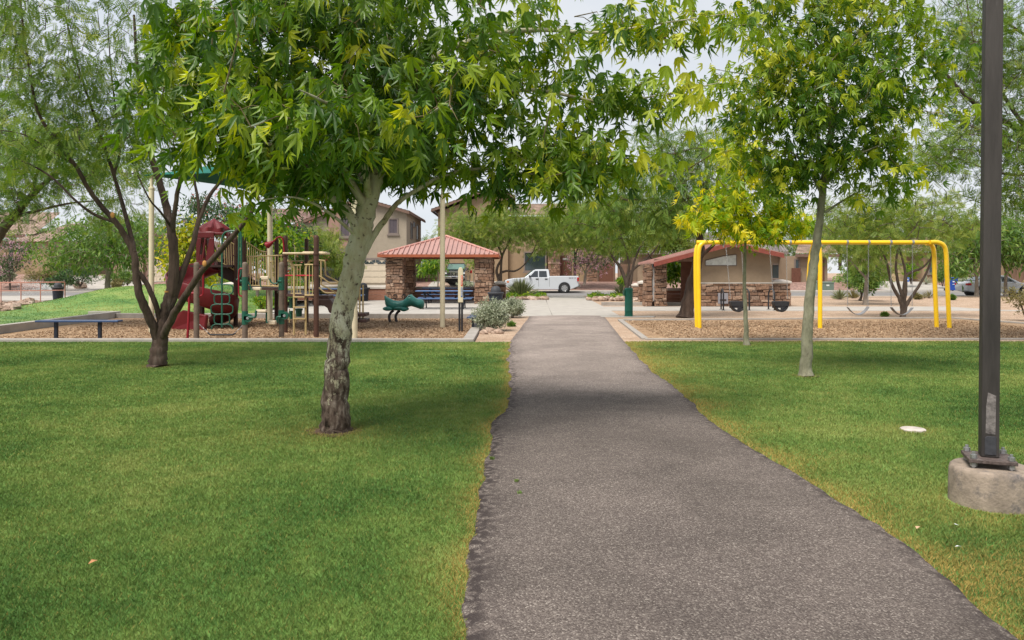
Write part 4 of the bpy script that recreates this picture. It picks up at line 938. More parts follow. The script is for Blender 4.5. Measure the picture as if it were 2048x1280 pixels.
o.build('slide_bars', mat('pale_violet_plastic', (.45, .36, .40), .5), ps)
# hooded tower
hx, hyy = XX(428, 23.2), 23.2; r0 = .52
roof = MB(); vs = []; n = 32; prof = ((.01, 3.25), (.12, 3.17), (.28, 3.04), (.44, 2.91), (.455, 2.83), (.48, 2.80), (.48, 2.74))
for i, (r, z) in enumerate(prof):
    for k in range(n): a = 2 * math.pi * k / n; q = 1 + (.07 if k % 4 < 2 else -.05) * (1 if 1 <= i <= 3 else 0); vs.append((hx + r * q * math.cos(a), hyy + r * q * math.sin(a), z + (.04 if (k % 4 < 2 and i in (2, 3)) else 0)))
roof.add(vs, [(i * n + k, i * n + (k + 1) % n, (i + 1) * n + (k + 1) % n, (i + 1) * n + k) for i in range(len(prof) - 1) for k in range(n)] + [tuple(range(n))]); roof.build('hood_roof', M_MAR, ps, smooth=True, angle=30)
def hood_panel(a, b, slots):
    """upright panel from ground point a to b with slanted window slots"""
    a, b = V(a), V(b); d = (b - a); L0 = d.length; u = d / L0; nn = V((u.y, -u.x, 0)) * .045; z0, z1 = 1.78, 2.8; o = MB()
    P = lambda s, z: a + u * s + V((0, 0, z))
    def q(pts): o.prism([P(*p) for p in pts], nn)
    if not slots: q([(0, z0), (L0, z0), (L0, z1), (0, z1)])
    else:
        q([(0, z0), (L0, z0), (L0, z0 + .16), (0, z0 + .16)]); q([(0, z1 - .17), (L0, z1 - .17), (L0, z1), (0, z1)])
        za, zc = z0 + .163, z1 - .173; f = L0 / .56
        q([(0, za), (.08 * f, za), (.16 * f, zc), (0, zc)]); q([(.15 * f, za), (.21 * f, za), (.31 * f, zc), (.25 * f, zc)]); q([(.28 * f, za), (.56 * f, za), (.56 * f, zc), (.41 * f, zc)])
        q([(.08 * f, za), (.15 * f, za), (.17 * f, za + .18), (.1 * f, za + .18)])
    o.build('hood_panel', M_MAR, ps, bevel=.012)
xa, xb = XX(395, 22.75), XX(430, 22.75); xc, xd = XX(456, 22.9), XX(461, 23.3)
hood_panel((xa, 22.72, 0), (xb, 22.72, 0), True); hood_panel((xa, 23.7, 0), (xa, 22.74, 0), True); hood_panel((xb + .28, 22.9, 0), (xd, 23.05, 0), False); hood_panel((xd, 23.1, 0), (xd, 23.75, 0), True)
hood_panel((xd, 23.8, 0), (xd - .3, 23.8, 0), False); MB().bx(xa, xd, 22.74, 23.75, 2.72, 2.80).build('hood_rim', M_MAR, ps, bevel=.02)
# spiral slide: a trough swept along a helix
cx, cy = XX(407, 22.2), 22.15; sec = []; n = 44
for i in range(n + 1):
    u = i / n; a = R(70 + 385 * u); zc = lerp(1.72, .06, u ** .92); rad = .60 + (.35 * max(0, u - .86) / .14); e = V((math.cos(a), math.sin(a), 0)); c = V((cx, cy, zc)); ho = .42 if u > .06 else .3; hi = .17
    S = [(rad + .37, ho), (rad + .40, ho + .02), (rad + .42, ho - .02), (rad + .38, .05), (rad + .28, -.09), (rad, -.13), (rad - .3, -.06), (rad - .38, .08), (rad - .39, hi), (rad - .35, hi), (rad - .33, .1), (rad - .26, -.01), (rad, -.07), (rad + .25, -.03), (rad + .33, .1)]
    sec.append([c + e * r + V((0, 0, z)) for r, z in S])
MB().loft(sec).build('spiral_slide', M_MAR, ps, smooth=True, angle=60)
MB().cyl((cx, cy, -.1), (cx, cy, 1.5), .05, seg=12).build('slide_post', M_PB, ps, smooth=True)
b = MB(); b.prism([(cx - .72, cy - .5, -.08), (cx + .35, cy - .78, -.08), (cx + .42, cy - .78, .36), (cx - .3, cy - .7, .5), (cx - .75, cy - .5, .3)], (.05, .1, 0)); b.build('slide_foot', M_MAR, ps, bevel=.03)
# red pipes
MB().tube(catmull([W(375, 680, 18.3), W(377, 640, 18.3), W(379, 592, 18.3), W(379.5, 586, 18.3), W(382, 586.5, 18.3), W(392, 587, 18.3)], 4), .03, 10).build('red_upright', M_RED, ps, smooth=True)
def loop(pts, Y, m, r=.02, name='handle'): MB().tube(catmull([W(a, b, Y) for a, b in pts], 5), r, 8).build(name, m, ps, smooth=True)
loop([(396, 538), (402, 538), (406, 545), (406.5, 570), (406, 588), (401, 592), (396, 596)], 18.3, M_RED, .024); loop([(486, 537), (480, 538), (477.5, 545), (477.5, 570), (478, 588), (482, 592), (488, 594)], 18.3, M_RED, .02)
MB().cyl(W(571, 551, 20), W(632, 551, 19.05), .019, seg=8).build('red_bar', mat('bright_red_bar', (.42, .03, .05), .4), ps)
loop([(569, 507), (567, 490), (566, 480), (562, 474), (556, 474.5), (549, 481), (543, 486)], 20.4, M_RED, .022, 'talk_tube')
MB().tube([W(546, 483.5, 20.4), W(541, 487, 20.4), W(534, 490.5, 20.4), W(532, 491.5, 20.4)], [.03, .06, .10, .08], 14).build('talk_horn', M_RED, ps, smooth=True)
# green arched climber with staggered loops
loop([(444, 655), (444, 600), (444, 520), (444.5, 478), (449, 466), (458, 462.5), (470, 462), (478, 463), (482, 470), (482.5, 500), (482, 545), (478, 556), (473, 560)], 19.2, M_GRN, .024, 'climber_arch')
loop([(478.5, 466), (478, 500), (477, 545), (476, 560)], 19.8, M_GRN, .024, 'climber_arch')
for i, (yc, hw) in enumerate(((579, 22), (598.5, 15.5), (618.5, 22), (638.5, 15.5))):
    c = W(444, yc, 19.2); sx = hw * 19.2 / F_PX; sz = 10.2 * 19.2 / F_PX; pts = []
    for k in range(25):
        a = 2 * math.pi * k / 24; e = .55; pts.append(c + V((sx * math.copysign(abs(math.cos(a)) ** e, math.cos(a)), 0, sz * math.copysign(abs(math.sin(a)) ** e, math.sin(a)))))
    MB().tube(pts, .017, 8, False).build('climber_loop', M_GRN, ps, smooth=True)
loop([(422.5, 659), (425, 652), (432, 648.5), (444, 649), (456, 648.5), (463, 652), (466, 658)], 19.2, M_GRN, .017, 'climber_loop')
# chain step between the two weathered posts
c = MB(); chain(c, W(399, 649, 18.29), W(417, 666, 18.29)); chain(c, W(469, 667, 18.29), W(484, 652, 18.29)); c.build('step_chain', M_CHAIN, ps)
MB().tube([W(416, 666, 18.29), W(421, 669.5, 18.29), W(465, 669.5, 18.29), W(470, 666.5, 18.29)], .022, 8).build('step_bar', M_BLK, ps, smooth=True)
# finger pulls, cranks and pads between posts 2 and 3
def bracket(px, py, Y, s):
    o = MB(); c = W(px + s * 7, py, Y); o.cyl(c - V((0, .05, 0)), c + V((0, .05, 0)), .10, seg=18); o.box(W(px + s * 3, py, Y), (.1, .1, .1)); o.build('crank_hub', M_GRN, ps, smooth=True, angle=40)
    MB().cyl(W(px + s * 7, py, Y) - V((0, .07, 0)), W(px + s * 7, py, Y) - V((0, .05, 0)), .035, seg=12).build('hub_cap', M_STEEL, ps)
bracket(490, 636, 18.25, 1); bracket(563, 631, 18.9, 1); bracket(563, 633, 18.8, -1) if False else None
loop([(497, 634.5), (506, 634.5), (511, 633), (512, 624), (513, 621)], 18.2, M_GRN, .028, 'crank_arm'); loop([(533, 624), (532.5, 636), (533, 644), (536, 645)], 18.5, M_GRN, .02, 'crank_arm'); loop([(562, 634), (556, 634), (553.5, 637), (554, 645)], 18.8, M_GRN, .03, 'crank_arm')
MB().box(W(523, 622, 18.4), (.25, .12, .07)).build('hand_pad', M_TAN, ps, bevel=.02); MB().box(W(543, 645, 18.6), (.22, .14, .1)).build('hand_pad', M_TAN, ps, bevel=.02)
MB().box(W(529, 556, 18.6), (.2, .08, .09)).build('hand_pad', M_TAN, ps, bevel=.02); MB().box(W(513.5, 577.5, 18.4), (.22, .1, .08)).build('hand_pad', M_TAN, ps, bevel=.02)
loop([(496, 564), (500, 570), (502, 578), (506, 579)], 18.3, M_GRN, .018, 'crank_arm'); loop([(521, 556), (520.5, 568), (523, 577), (520, 580)], 18.5, M_GRN, .016, 'crank_arm'); loop([(539, 557), (542, 564), (548, 567), (557, 566)], 18.8, M_GRN, .018, 'crank_arm'); 
for px_, s in ((481, -1), (556, -1)): MB().cyl(W(px_, 563, 18.5), W(px_ + 7, 563, 18.5), .05, .03, 10).build('crank_hub', M_GRN, ps, smooth=True)
# beige ladder, drums, top panel
for a in (588, 611.5):
    s = 1 if a < 600 else -1; loop([(a - s * 13, 521.5), (a - s * 8, 522), (a - s * 3, 530), (a, 537), (a, 560), (a, 600), (a, 670)], 19.6, M_BEI, .028, 'ladder_rail')
for y in (594, 614.5, 637.5): MB().box((lerp(W(588, y, 19.6).x, W(611.5, y, 19.6).x, .5), 19.6, ZZ(y, 19.6)), (.31, .12, .035)).build('ladder_rung', M_BEI, ps, bevel=.008)
loop([(636, 520), (643, 521), (649, 522), (650.5, 530), (651, 548), (656, 553), (668, 559), (681, 567), (690, 571)], 20, M_BEI, .022, 'stair_rail'); loop([(637, 551), (648, 558), (660, 566), (672, 566.5), (684, 566)], 20.3, M_BEI, .02, 'stair_rail')
loop([(642, 522), (642.5, 560), (643, 569), (652, 574), (664, 581), (674, 586), (684, 586)], 20.4, M_BEI, .02, 'stair_rail'); loop([(636, 574), (648, 584), (655, 586), (672, 586)], 21, M_BEI, .02, 'stair_rail')
for x_ in (719.5, 726): MB().cyl(W(x_, 566 if x_ < 722 else 570, 22), W(x_, 642, 22), .025, seg=8).build('stair_rail', M_BEI, ps)
loop([(719.5, 616), (716, 616), (713, 614), (713, 598)], 22.4, M_BLK, .015, 'stair_rail')
for i, (a, b, y, Y) in enumerate(((640, 662, 590, 20.6), (664, 688, 604, 21.2), (688, 712, 622, 21.6), (700, 735, 625, 22), (700, 736, 637, 22))):
    x0, x1 = XX(a, Y), XX(b, Y); z = ZZ(y, Y); MB().bx(x0, x1, Y - .3, Y + .3, z - (.1 if i > 2 else .2), z).build('step', M_DKB, ps, bevel=.02)
b = MB(); b.prism([W(624, 597, 20.2), W(660, 598, 20.2), W(665, 606, 20.2), (W(672, 622, 20.2)), W(668, 627, 20.2), W(658, 626, 20.2), W(654, 616, 20.2), W(648, 612, 20.2), W(624, 610, 20.2)], (0, .5, 0)); b.build('moulded_climber', M_DKB, ps, bevel=.03)
for px_, y0, y1, r in ((586, 616, 596.5, .13), (598, 633, 617, .105), (582, 638, 622, .06)): c = W(px_, y0, 21); MB().lathe((c.x, 21, 0), [(r * .75, ZZ(y0, 21)), (r * .8, ZZ(y1 + 4, 21)), (r, ZZ(y1 + 3.9, 21)), (r, ZZ(y1, 21)), (r * .5, ZZ(y1, 21) + .005)], 20).build('drum', M_GRN, ps, smooth=True, angle=40)
for px_ in (579, 592): MB().cyl(W(px_, 645, 21), W(px_, 618, 21), .014, seg=6).build('drum_leg', M_BEI, ps)
b = MB(); c = W(613, 507, 19.6); b.box(c, (1.12, .5, .05)); b.box(c + V((.22, 0, .03)), (.55, .42, .04)); b.build('top_panel', mat('pale_tan_plastic', (.58, .46, .3), .5), ps, bevel=.02)
loop([(586, 489), (589, 493), (590, 505), (590, 520)], 21, mat('thin_arch', (.5, .42, .3), .5), .012, 'arch_bar')

# ================================================================ shade canopy over the playground
M_CREAM = mat('cream_enamel', (.60, .53, .37), .45, .07, 4); M_CAN = mat('teal_canopy', (.008, .12, .095), .75, .15, 2)
sc = thing('shade_canopy', 'teal fabric canopy on four cream poles over the playground', 'canopy', (-6, 21.7, 0)); cps = []
for px_, by, r, tz in ((303, 665, .07, 4.25), (540, 642, .085, 4.3), (885, 655, .075, 4.2), (709, 678, .075, 4.2)):
    Y = 2460 / (by - HY); x = XX(px_, Y); cps.append(V((x, Y, tz)))
    MB().lathe((x, Y, 0), [(r, -.1), (r, 3.85), (r * 1.15, 3.86), (r * 1.15, 3.9), (r * .6, 3.92), (r * .6, tz)], 18).build('pole', M_CREAM, sc, smooth=True, angle=40)
ctr = sum(cps, V()) / 4; ap = V((ctr.x, ctr.y, 5.5)); b = MB(); n = 10
for i in range(4):
    A, B2 = cps[i], cps[(i + 1) % 4]; A = ctr + (A - ctr) * 1.05; B2 = ctr + (B2 - ctr) * 1.05; A.z = B2.z = 4.24; vs = []; fs = []
    for j in range(n + 1):
        for k in range(n + 1):
            u, v_ = j / n, k / n; p = lerp(lerp(A, B2, u), ap, v_); sag = math.sin(math.pi * u) * (1 - v_) ** 2 * .35; p = p + (V((ctr.x, ctr.y, p.z)) - p) * sag * .35 + V((0, 0, -.18 * math.sin(math.pi * v_))); vs.append(p)
    for j in range(n):
        for k in range(n): fs.append((j * (n + 1) + k, (j + 1) * (n + 1) + k, (j + 1) * (n + 1) + k + 1, j * (n + 1) + k + 1))
    b.add(vs, fs)
o = b.build('fabric', M_CAN, sc, smooth=True, weld=True); sm = o.modifiers.new('thick', 'SOLIDIFY'); sm.thickness = .012

# ================================================================ crocodile spring rider
M_CROC = mat('teal_plastic', (.02, .17, .135), .35, .2, 3, spec=.55)
g = thing('spring_rider', 'teal crocodile spring rider toy beside the plaza kerb', 'spring rider', (XX(805, 24.8), 24.8, 0)); Y = 24.8
def ell(px_, py_, ry, rz, tilt=0):
    c = W(px_, py_, Y); return [c + V((-(rz * math.sin(a)) * math.sin(tilt), ry * math.cos(a), rz * math.sin(a) * math.cos(tilt))) for a in [2 * math.pi * k / 14 for k in range(14)]]
MB().loft([ell(769, 593, .02, .03), ell(770, 596, .09, .09), ell(774, 602, .12, .12, -.5), ell(780, 608, .17, .17, -.5), ell(788, 611, .2, .17), ell(798, 611.5, .21, .16), ell(806, 610, .21, .16), ell(812, 606, .2, .17), ell(817, 602, .21, .2), ell(823, 600.5, .19, .2), ell(829, 604, .19, .17), ell(835, 607, .2, .15), ell(841, 608, .21, .17), ell(846, 608.5, .18, .15), ell(848.5, 608.5, .08, .07)]).build('body', M_CROC, g, smooth=True, angle=80)
o = MB()
for dy in (-.15, .15):
    for px_, py_, sx in ((777, 617, .17), (800, 616, .2), (809, 618, .13)): MB().blob(W(px_, py_, Y) + V((0, dy, 0)), (sx, .1, .075)).build('foot', M_CROC, g, smooth=True)
for dy in (-.1, .1): MB().blob(W(820, 595.5, Y) + V((0, dy, 0)), (.085, .06, .075)).build('eye', mat('dark_teal', (.006, .045, .04), .3), g, smooth=True)
for a in (790, 808): MB().tube(catmull([W(a - 3, 597, Y), W(a - 4, 592, Y), W(a, 589.5, Y), W(a + 4, 592, Y), W(a + 3, 597, Y)], 4), .014, 8).cyl(W(a, 589, Y), W(a, 607, Y), .016, seg=8).build('handle', M_BLK, g, smooth=True)
for a in (778, 791): MB().tube(catmull([W(a + 9, 621, Y), W(a + 4, 625, Y), W(a + .5, 632, Y), W(a + 1, 639, Y), W(a + 3, 645, Y)], 5), .045, 8).build('spring', mat('dark_spring', (.05, .045, .05), .5), g, smooth=True)

# ================================================================ benches, tables, cans, sign
M_BLUE = mat('navy_coated_steel', (.022, .05, .125), .38, .2, 6, spec=.5); M_BLUE_L = mat('blue_coated_steel', (.075, .14, .28), .38, .15, 6); M_NAVY = mat('dark_navy_plastic', (.022, .028, .042), .5, .25, 8)
def bench(label, a, b, w, z, m, legs=(.22, .75), zl=-.08):
    a, b = V(a), V(b); d = (b - a).normalized(); o = thing('flat_bench', label, 'bench', (a + b) / 2, 'flat blue benches round the playground'); nn = V((-d.y, d.x, 0)) * w / 2; s = MB()
    s.loft([[p + nn + V((0, 0, -.05)), p + nn * .96, p - nn * .96, p - nn + V((0, 0, -.05))] for p in (a, b)]); s.build('seat', m, o, bevel=.012)
    for f in legs: p = lerp(a, b, f); MB().bx(p.x - .035, p.x + .035, p.y - .035, p.y + .035, zl, z - .02).build('leg', M_NAVY, o)
Yb = 18.1; bench('long backless navy bench at the left front of the playground', (XX(76, Yb), Yb, ZZ(640, Yb)), (XX(241, Yb), Yb, ZZ(640, Yb)), .26, ZZ(641, Yb), M_BLUE)
bench('short blue bench end poking out beside the nearer grey-green bush', (XX(945, 20.6), 20.6, .36), (XX(945, 20.6) + .05, 22.4, .36), .33, .36, M_BLUE, (.08, .9)); bench('dark blue bench half hidden between trash can and grey-green bush', (XX(969, 24.1), 24.1, .37), (XX(969, 24.1) + .05, 26.0, .37), .36, .37, M_BLUE, (.08, .9))
def table():
    t = thing('picnic_table', 'x', 'picnic table', (0, 0, 0), 'blue picnic tables on the plaza')
    MB().bx(-1.22, 1.22, -.38, .38, .74, .785).build('tabletop', M_BLUE_L, t, bevel=.012)
    for s in (-1, 1): MB().bx(-1.22, 1.22, s * .72 - .14, s * .72 + .14, .43, .468).build('bench_seat', M_BLUE_L, t, bevel=.012)
    for x in (-.85, .85):
        f = MB(); f.box((x, 0, .705), (.06, .66, .06)).box((x, 0, .40), (.06, 1.6, .05))
        for s in (-1, 1): f.tube([(x, s * .2, .7), (x, s * .33, .4), (x, s * .62, .0)], .03, 6); f.cyl((x, s * .05, .69), (x + (-.4 if x > 0 else .4), s * .05, .45), .016, seg=6)
        f.cyl((x, 0, .7), (x + (-.5 if x > 0 else .5), 0, .42), .016, seg=6); f.build('leg_frame', M_NAVY, t)
    MB().tube([(-.35, 0, .43), (.35, 0, .43)], .018, 6).build('brace', M_NAVY, t)
    return t
t1 = table(); z = .022; t1.location = (XX(889, 32.4), 32.4, z); t1['label'] = 'blue picnic table nearest the spring rider, in front of the shelter'
dup(t1, (XX(893, 38.6), 38.6, z), .0, 'blue picnic table farther back, between the stone shelter pillars'); dup(t1, (XX(672, 36), 36.4, z), .1, 'blue picnic table partly hidden by the play structure stairs')
def can(label, px_, Y, first=None):
    if first is not None: return dup(first, (XX(px_, Y), Y, .022), 0, label)
    t = thing('trash_can', label, 'trash can', (0, 0, 0), 'dome-topped trash cans')
    MB().lathe((0, 0, 0), [(.24, 0), (.255, .1), (.29, .62), (.30, .66)], 24).build('barrel', M_NAVY, t, smooth=True, angle=40)
    MB().lathe((0, 0, 0), [(.335, .655), (.345, .67), (.345, .72), (.33, .735), (.22, .74), (.215, .80), (.19, .90), (.13, .97), (.05, .995)], 24).build('dome_lid', mat('speckled_lid', (.05, .052, .06), .6, .35, 60), t, smooth=True, angle=40)
    t.location = (XX(px_, Y), Y, .022); return t
c1 = can('dark dome-topped trash can beside the right stone shelter pillar', 991.5, 31.4); can('dark dome-topped trash can half behind the big sycamore trunk', 727, 41, c1); can('grey dome-topped trash can at the end of the salmon railing', 116, 42.5, c1)
Ys = 2370 / (658 - HY) - .2; s = thing('sign_post', 'cream playground rules post with red and blue panels on two black legs', 'sign', (XX(921, Ys), Ys, 0))
MB().prism([W(916, 605, Ys), W(926, 605, Ys), W(926, 541, Ys), W(923.5, 535, Ys), W(918.5, 535, Ys), W(916, 541, Ys)], (0, .07, 0)).build('board', M_CREAM, s, bevel=.01)
MB().bx(XX(921.7, Ys), XX(925.3, Ys), Ys - .006, Ys, ZZ(572, Ys), ZZ(551, Ys)).build('red_panel', mat('red_panel', (.55, .09, .04), .5), s); MB().bx(XX(921.7, Ys), XX(925, Ys), Ys - .006, Ys, ZZ(594, Ys), ZZ(575, Ys)).build('blue_panel', mat('blue_panel', (.06, .12, .3), .5), s)
l = MB()
for i in range(9): l.bx(XX(922.2, Ys), XX(924.6 - (i % 3) * .4, Ys), Ys - .008, Ys - .0065, ZZ(553.5 + i * 2, Ys), ZZ(552.6 + i * 2, Ys))
for i in range(8): l.bx(XX(922.2, Ys), XX(924.4 - (i % 2) * .5, Ys), Ys - .008, Ys - .0065, ZZ(577.6 + i * 2, Ys), ZZ(576.7 + i * 2, Ys))
l.build('panel_print', mat('white_print', (.7, .68, .62), .6), s)
for a, yb in ((918.8, 659), (923.8, 656)): MB().cyl((XX(a, Ys), Ys + .035, -.1), (XX(a, Ys), Ys + .035, ZZ(604, Ys)), .03, seg=10).build('leg', M_BLK, s)

# ================================================================ shelter with stone pillars
M_ROOFR = mat('red_standing_seam', (.37, .205, .175), .42, .1, 1.2, spec=.5); M_RFAS = mat('rust_fascia', (.30, .085, .04), .5, .1, 3)
s = thing('picnic_shelter', 'open shelter with pink-red metal hip roof on four stone pillars', 'shelter', (XX(878, 39.5), 39.5, 0)); yf, yb = 37.2, 42.0
xl, xr = XX(772.5, yf), XX(983, yf); pw = .82; zt = ZZ(512, yf)
for i, (x, y) in enumerate(((xl, yf), (xr - pw, yf), (xl, yb - pw), (xr - pw, yb - pw))): stone_pillar(s, x, x + pw, y, y + pw, .02, zt, 40 + i)
ov = .35; ex0, ex1, ey0, ey1 = xl - ov, xr + ov, yf - ov, yb + ov; ez = ZZ(509, yf); ax, ay, az = (ex0 + ex1) / 2 + .15, (ey0 + ey1) / 2, ZZ(473, 39.6)
r = MB(); r.add([(ex0, ey0, ez), (ex1, ey0, ez), (ex1, ey1, ez), (ex0, ey1, ez), (ax, ay, az)], [(0, 1, 4), (1, 2, 4), (2, 3, 4), (3, 0, 4), (3, 2, 1, 0)]); ro = r.build('roof', M_ROOFR, s)
k = MB(); A = V((ax, ay, az))
for e0, e1 in (((ex0, ey0), (ex1, ey0)), ((ex1, ey0), (ex1, ey1)), ((ex0, ey1), (ex0, ey0)), ((ex1, ey1), (ex0, ey1))):
    e0, e1 = V((*e0, ez)), V((*e1, ez)); n = 25; mid = (e0 + e1) / 2; half = (e1 - e0).length / 2; ud = (e1 - e0).normalized(); up = A - mid; up -= ud * up.dot(ud)
    nrm = ud.cross(up).normalized(); nrm = nrm if nrm.z > 0 else -nrm
    for i in range(1, n):
        q = -half + 2 * half * i / n; tt = 1 - abs(q) / half; p0 = mid + ud * q; p1 = p0 + up * tt * .985
        if (p1 - p0).length > .15: k.loft([[p + ud * .025 - nrm * .01, p + ud * .02 + nrm * .075, p - ud * .02 + nrm * .075, p - ud * .025 - nrm * .01] for p in (p0, p1)])
k.build('seam', M_ROOFR, ro)
hp = MB()
for ex, ey in ((ex0, ey0), (ex1, ey0), (ex1, ey1), (ex0, ey1)): hp.tube([V((ex, ey, ez + .02)), A + V((0, 0, .04))], .06, 6)
hp.build('hip_cap', mat('pale_red_cap', (.5, .25, .21), .45), ro)
f = MB(); f.ribbon([(ex0, ey0), (ex1, ey0), (ex1, ey1), (ex0, ey1)], .06, ez - .14, ez - .003, True); f.build('fascia', M_RFAS, s)
MB().bx(xl + .05, xr - .05, yf + .25, yf + .45, zt + .002, ez - .14).bx(xl + .05, xr - .05, yb - .45, yb - .25, zt + .002, ez - .14).build('beam', M_RFAS, s)

# ================================================================ restroom building
b0 = thing('restroom_building', 'tan stucco restroom with ledge stone base and red metal roof', 'building', (XX(1470, 35), 35, 0)); Y = 34.9
x0, x1 = XX(1402, Y), XX(1546, Y); xm = XX(1455, Y); zs = ZZ(567, Y)
w = MB(); gable_wall(w, x0 + .02, x1 - .02, xm, 0, ZZ(506, Y), ZZ(491, Y), ZZ(509, Y), Y + .03, Y + 3.2); w.build('wall', M_ST_TAN, b0)
rg_ = random.Random(77); s = MB(); stones(s, x0, x1, Y, Y + 3.1, 0, zs, rg_, faces='fl', h=(.08, .2), l=(.2, .6), proud=.05); s.build('stone_base', M_STONE, b0, bevel=.012)
MB().bx(x0, x1, Y, Y + .04, 0, zs).build('base_core', M_MORTAR, b0); MB().bx(x0 - .03, x1 + .03, Y - .06, Y + .05, zs + .002, zs + .05).build('ledge', M_CAP, b0)
p = [(1411, 531), (1473, 531), (1473, 509), (1447, 512), (1411, 521)]
MB().prism([(XX(a, Y), Y + .01, ZZ(c, Y)) for a, c in p], (0, .05, 0)).build('clerestory_pane', mat('white_glazing', (.55, .58, .57), .3), b0)
q = p + [p[0]]; fr = MB()
for i in range(5): fr.cyl((XX(q[i][0], Y), Y + .02, ZZ(q[i][1], Y)), (XX(q[i + 1][0], Y), Y + .02, ZZ(q[i + 1][1], Y)), .03, seg=4)
fr.build('clerestory_frame', M_TRIM, b0)
ac = MB().bx(XX(1435, Y), XX(1455, Y), Y - .1, Y - .04, ZZ(607, Y), ZZ(586, Y)).build('access_panel', mat('grey_panel', (.24, .23, .25), .5, .1), b0); MB().box((XX(1445, Y), Y - .105, ZZ(600, Y)), (.3, .012, .08)).build('vent', M_MORTAR, ac)
ye0, ye1 = Y - .7, Y + 3.6; xe, xw = XX(1557, Y), XX(1302, Y); ze, zw, zr = ZZ(511, Y), ZZ(528, Y), ZZ(488, Y)
r = MB()
for a, za, bb, zb_ in ((xw, zw, xm, zr), (xm, zr, xe, ze)): r.prism([(a, ye0, za), (bb, ye0, zb_), (bb, ye0, zb_ + .06), (a, ye0, za + .06)], (0, ye1 - ye0, 0))
ro = r.build('roof', M_ROOFR, b0); k = MB()
for i in range(22):
    for a, za, bb, zb_ in ((xw, zw, xm, zr), (xm, zr, xe, ze)): y = lerp(ye0 + .05, ye1 - .05, i / 21); k.prism([(a, y - .015, za + .058), (bb, y - .015, zb_ + .058), (bb, y - .015, zb_ + .11), (a, y - .015, za + .11)], (0, .03, 0))
k.build('seam', M_ROOFR, ro); f = MB()
for a, za, bb, zb_ in ((xw, zw, xm, zr), (xm, zr, xe, ze)): f.prism([(a, ye0 - .04, za - .13), (bb, ye0 - .04, zb_ - .13), (bb, ye0 - .04, zb_ + .07), (a, ye0 - .04, za + .07)], (0, .036, 0))
f.build('fascia', mat('brick_red_trim', (.22, .06, .045), .5), b0)
stone_pillar(b0, XX(1311, Y), XX(1333, Y), Y, Y + .55, 0, ZZ(524, Y), 51); stone_pillar(b0, XX(1293, Y), XX(1305, Y) - .02, Y + .05, Y + .9, 0, ZZ(528, Y), 52)
MB().bx(XX(1306, Y), XX(1310, Y), Y + .1, Y + .8, .25, ZZ(535, Y)).build('notice_board', mat('grey_board', (.38, .36, .35), .5), b0)
MB().bx(XX(1311, Y), x0 - .1, Y + .15, Y + .35, ZZ(523, Y), ZZ(518, Y)).build('beam', M_FASCIA, b0)
MB().bx(XX(1374, Y), XX(1401, Y), Y + 1.2, Y + 1.3, 0, ZZ(520, Y)).build('door', M_DOOR_BR, b0)
# bike hoops
hoop = None
for a, lab in ((1444.5, 'black bicycle hoop in front of the grey access panel'), (1493, 'black bicycle hoop hidden behind the small sycamore trunk'), (1543, 'black bicycle hoop near the domed pilaster')):
    if hoop is None:
        hoop = thing('bike_hoop', lab, 'bike rack', (0, 0, 0), 'black bike hoops by the restroom'); MB().tube(catmull([(-.05, -.35, 0), (-.05, -.35, .62), (-.04, -.25, .80), (0, 0, .87), (.04, .25, .80), (.05, .35, .62), (.05, .35, 0)], 5), .032, 10).build('tube', M_BLK, hoop, smooth=True)
        for sy in (-1, 1): MB().lathe((.05 * sy, .35 * sy, 0), [(.08, 0), (.08, .012), (.04, .015)], 12).build('foot_flange', M_BLK, hoop)
        hoop.location = (XX(a, 31.5), 31.5, .012)
    else: dup(hoop, (XX(a, 31.5), 31.5, .012), .15, lab)
# green fountain pedestal
Yf = 26.9; x = XX(1257.5, Yf); g = thing('drinking_fountain', 'green cylindrical drinking fountain pedestal on a concrete pad', 'drinking fountain', (x, Yf, 0))
MB().lathe((x, Yf, 0), [(.17, .0), (.17, .03), (.145, .04), (.145, .2), (.148, .21), (.145, .22), (.145, .93), (.155, .94), (.155, 1.0), (.12, 1.03)], 24).build('pedestal', mat('green_powder_coat', (.012, .10, .07), .4, .2, 6, dirt=((.12, .15, .12), 9, .68)), g, smooth=True, angle=40)
MB().bx(x - .2, x - .14, Yf - .08, Yf + .08, .75, .95).build('push_box', M_GRN, g, bevel=.01); MB().tube(catmull([(x + .02, Yf, 1.02), (x + .02, Yf, 1.07), (x + .06, Yf, 1.08)], 4), .012, 6).build('spout', M_STEEL, g)

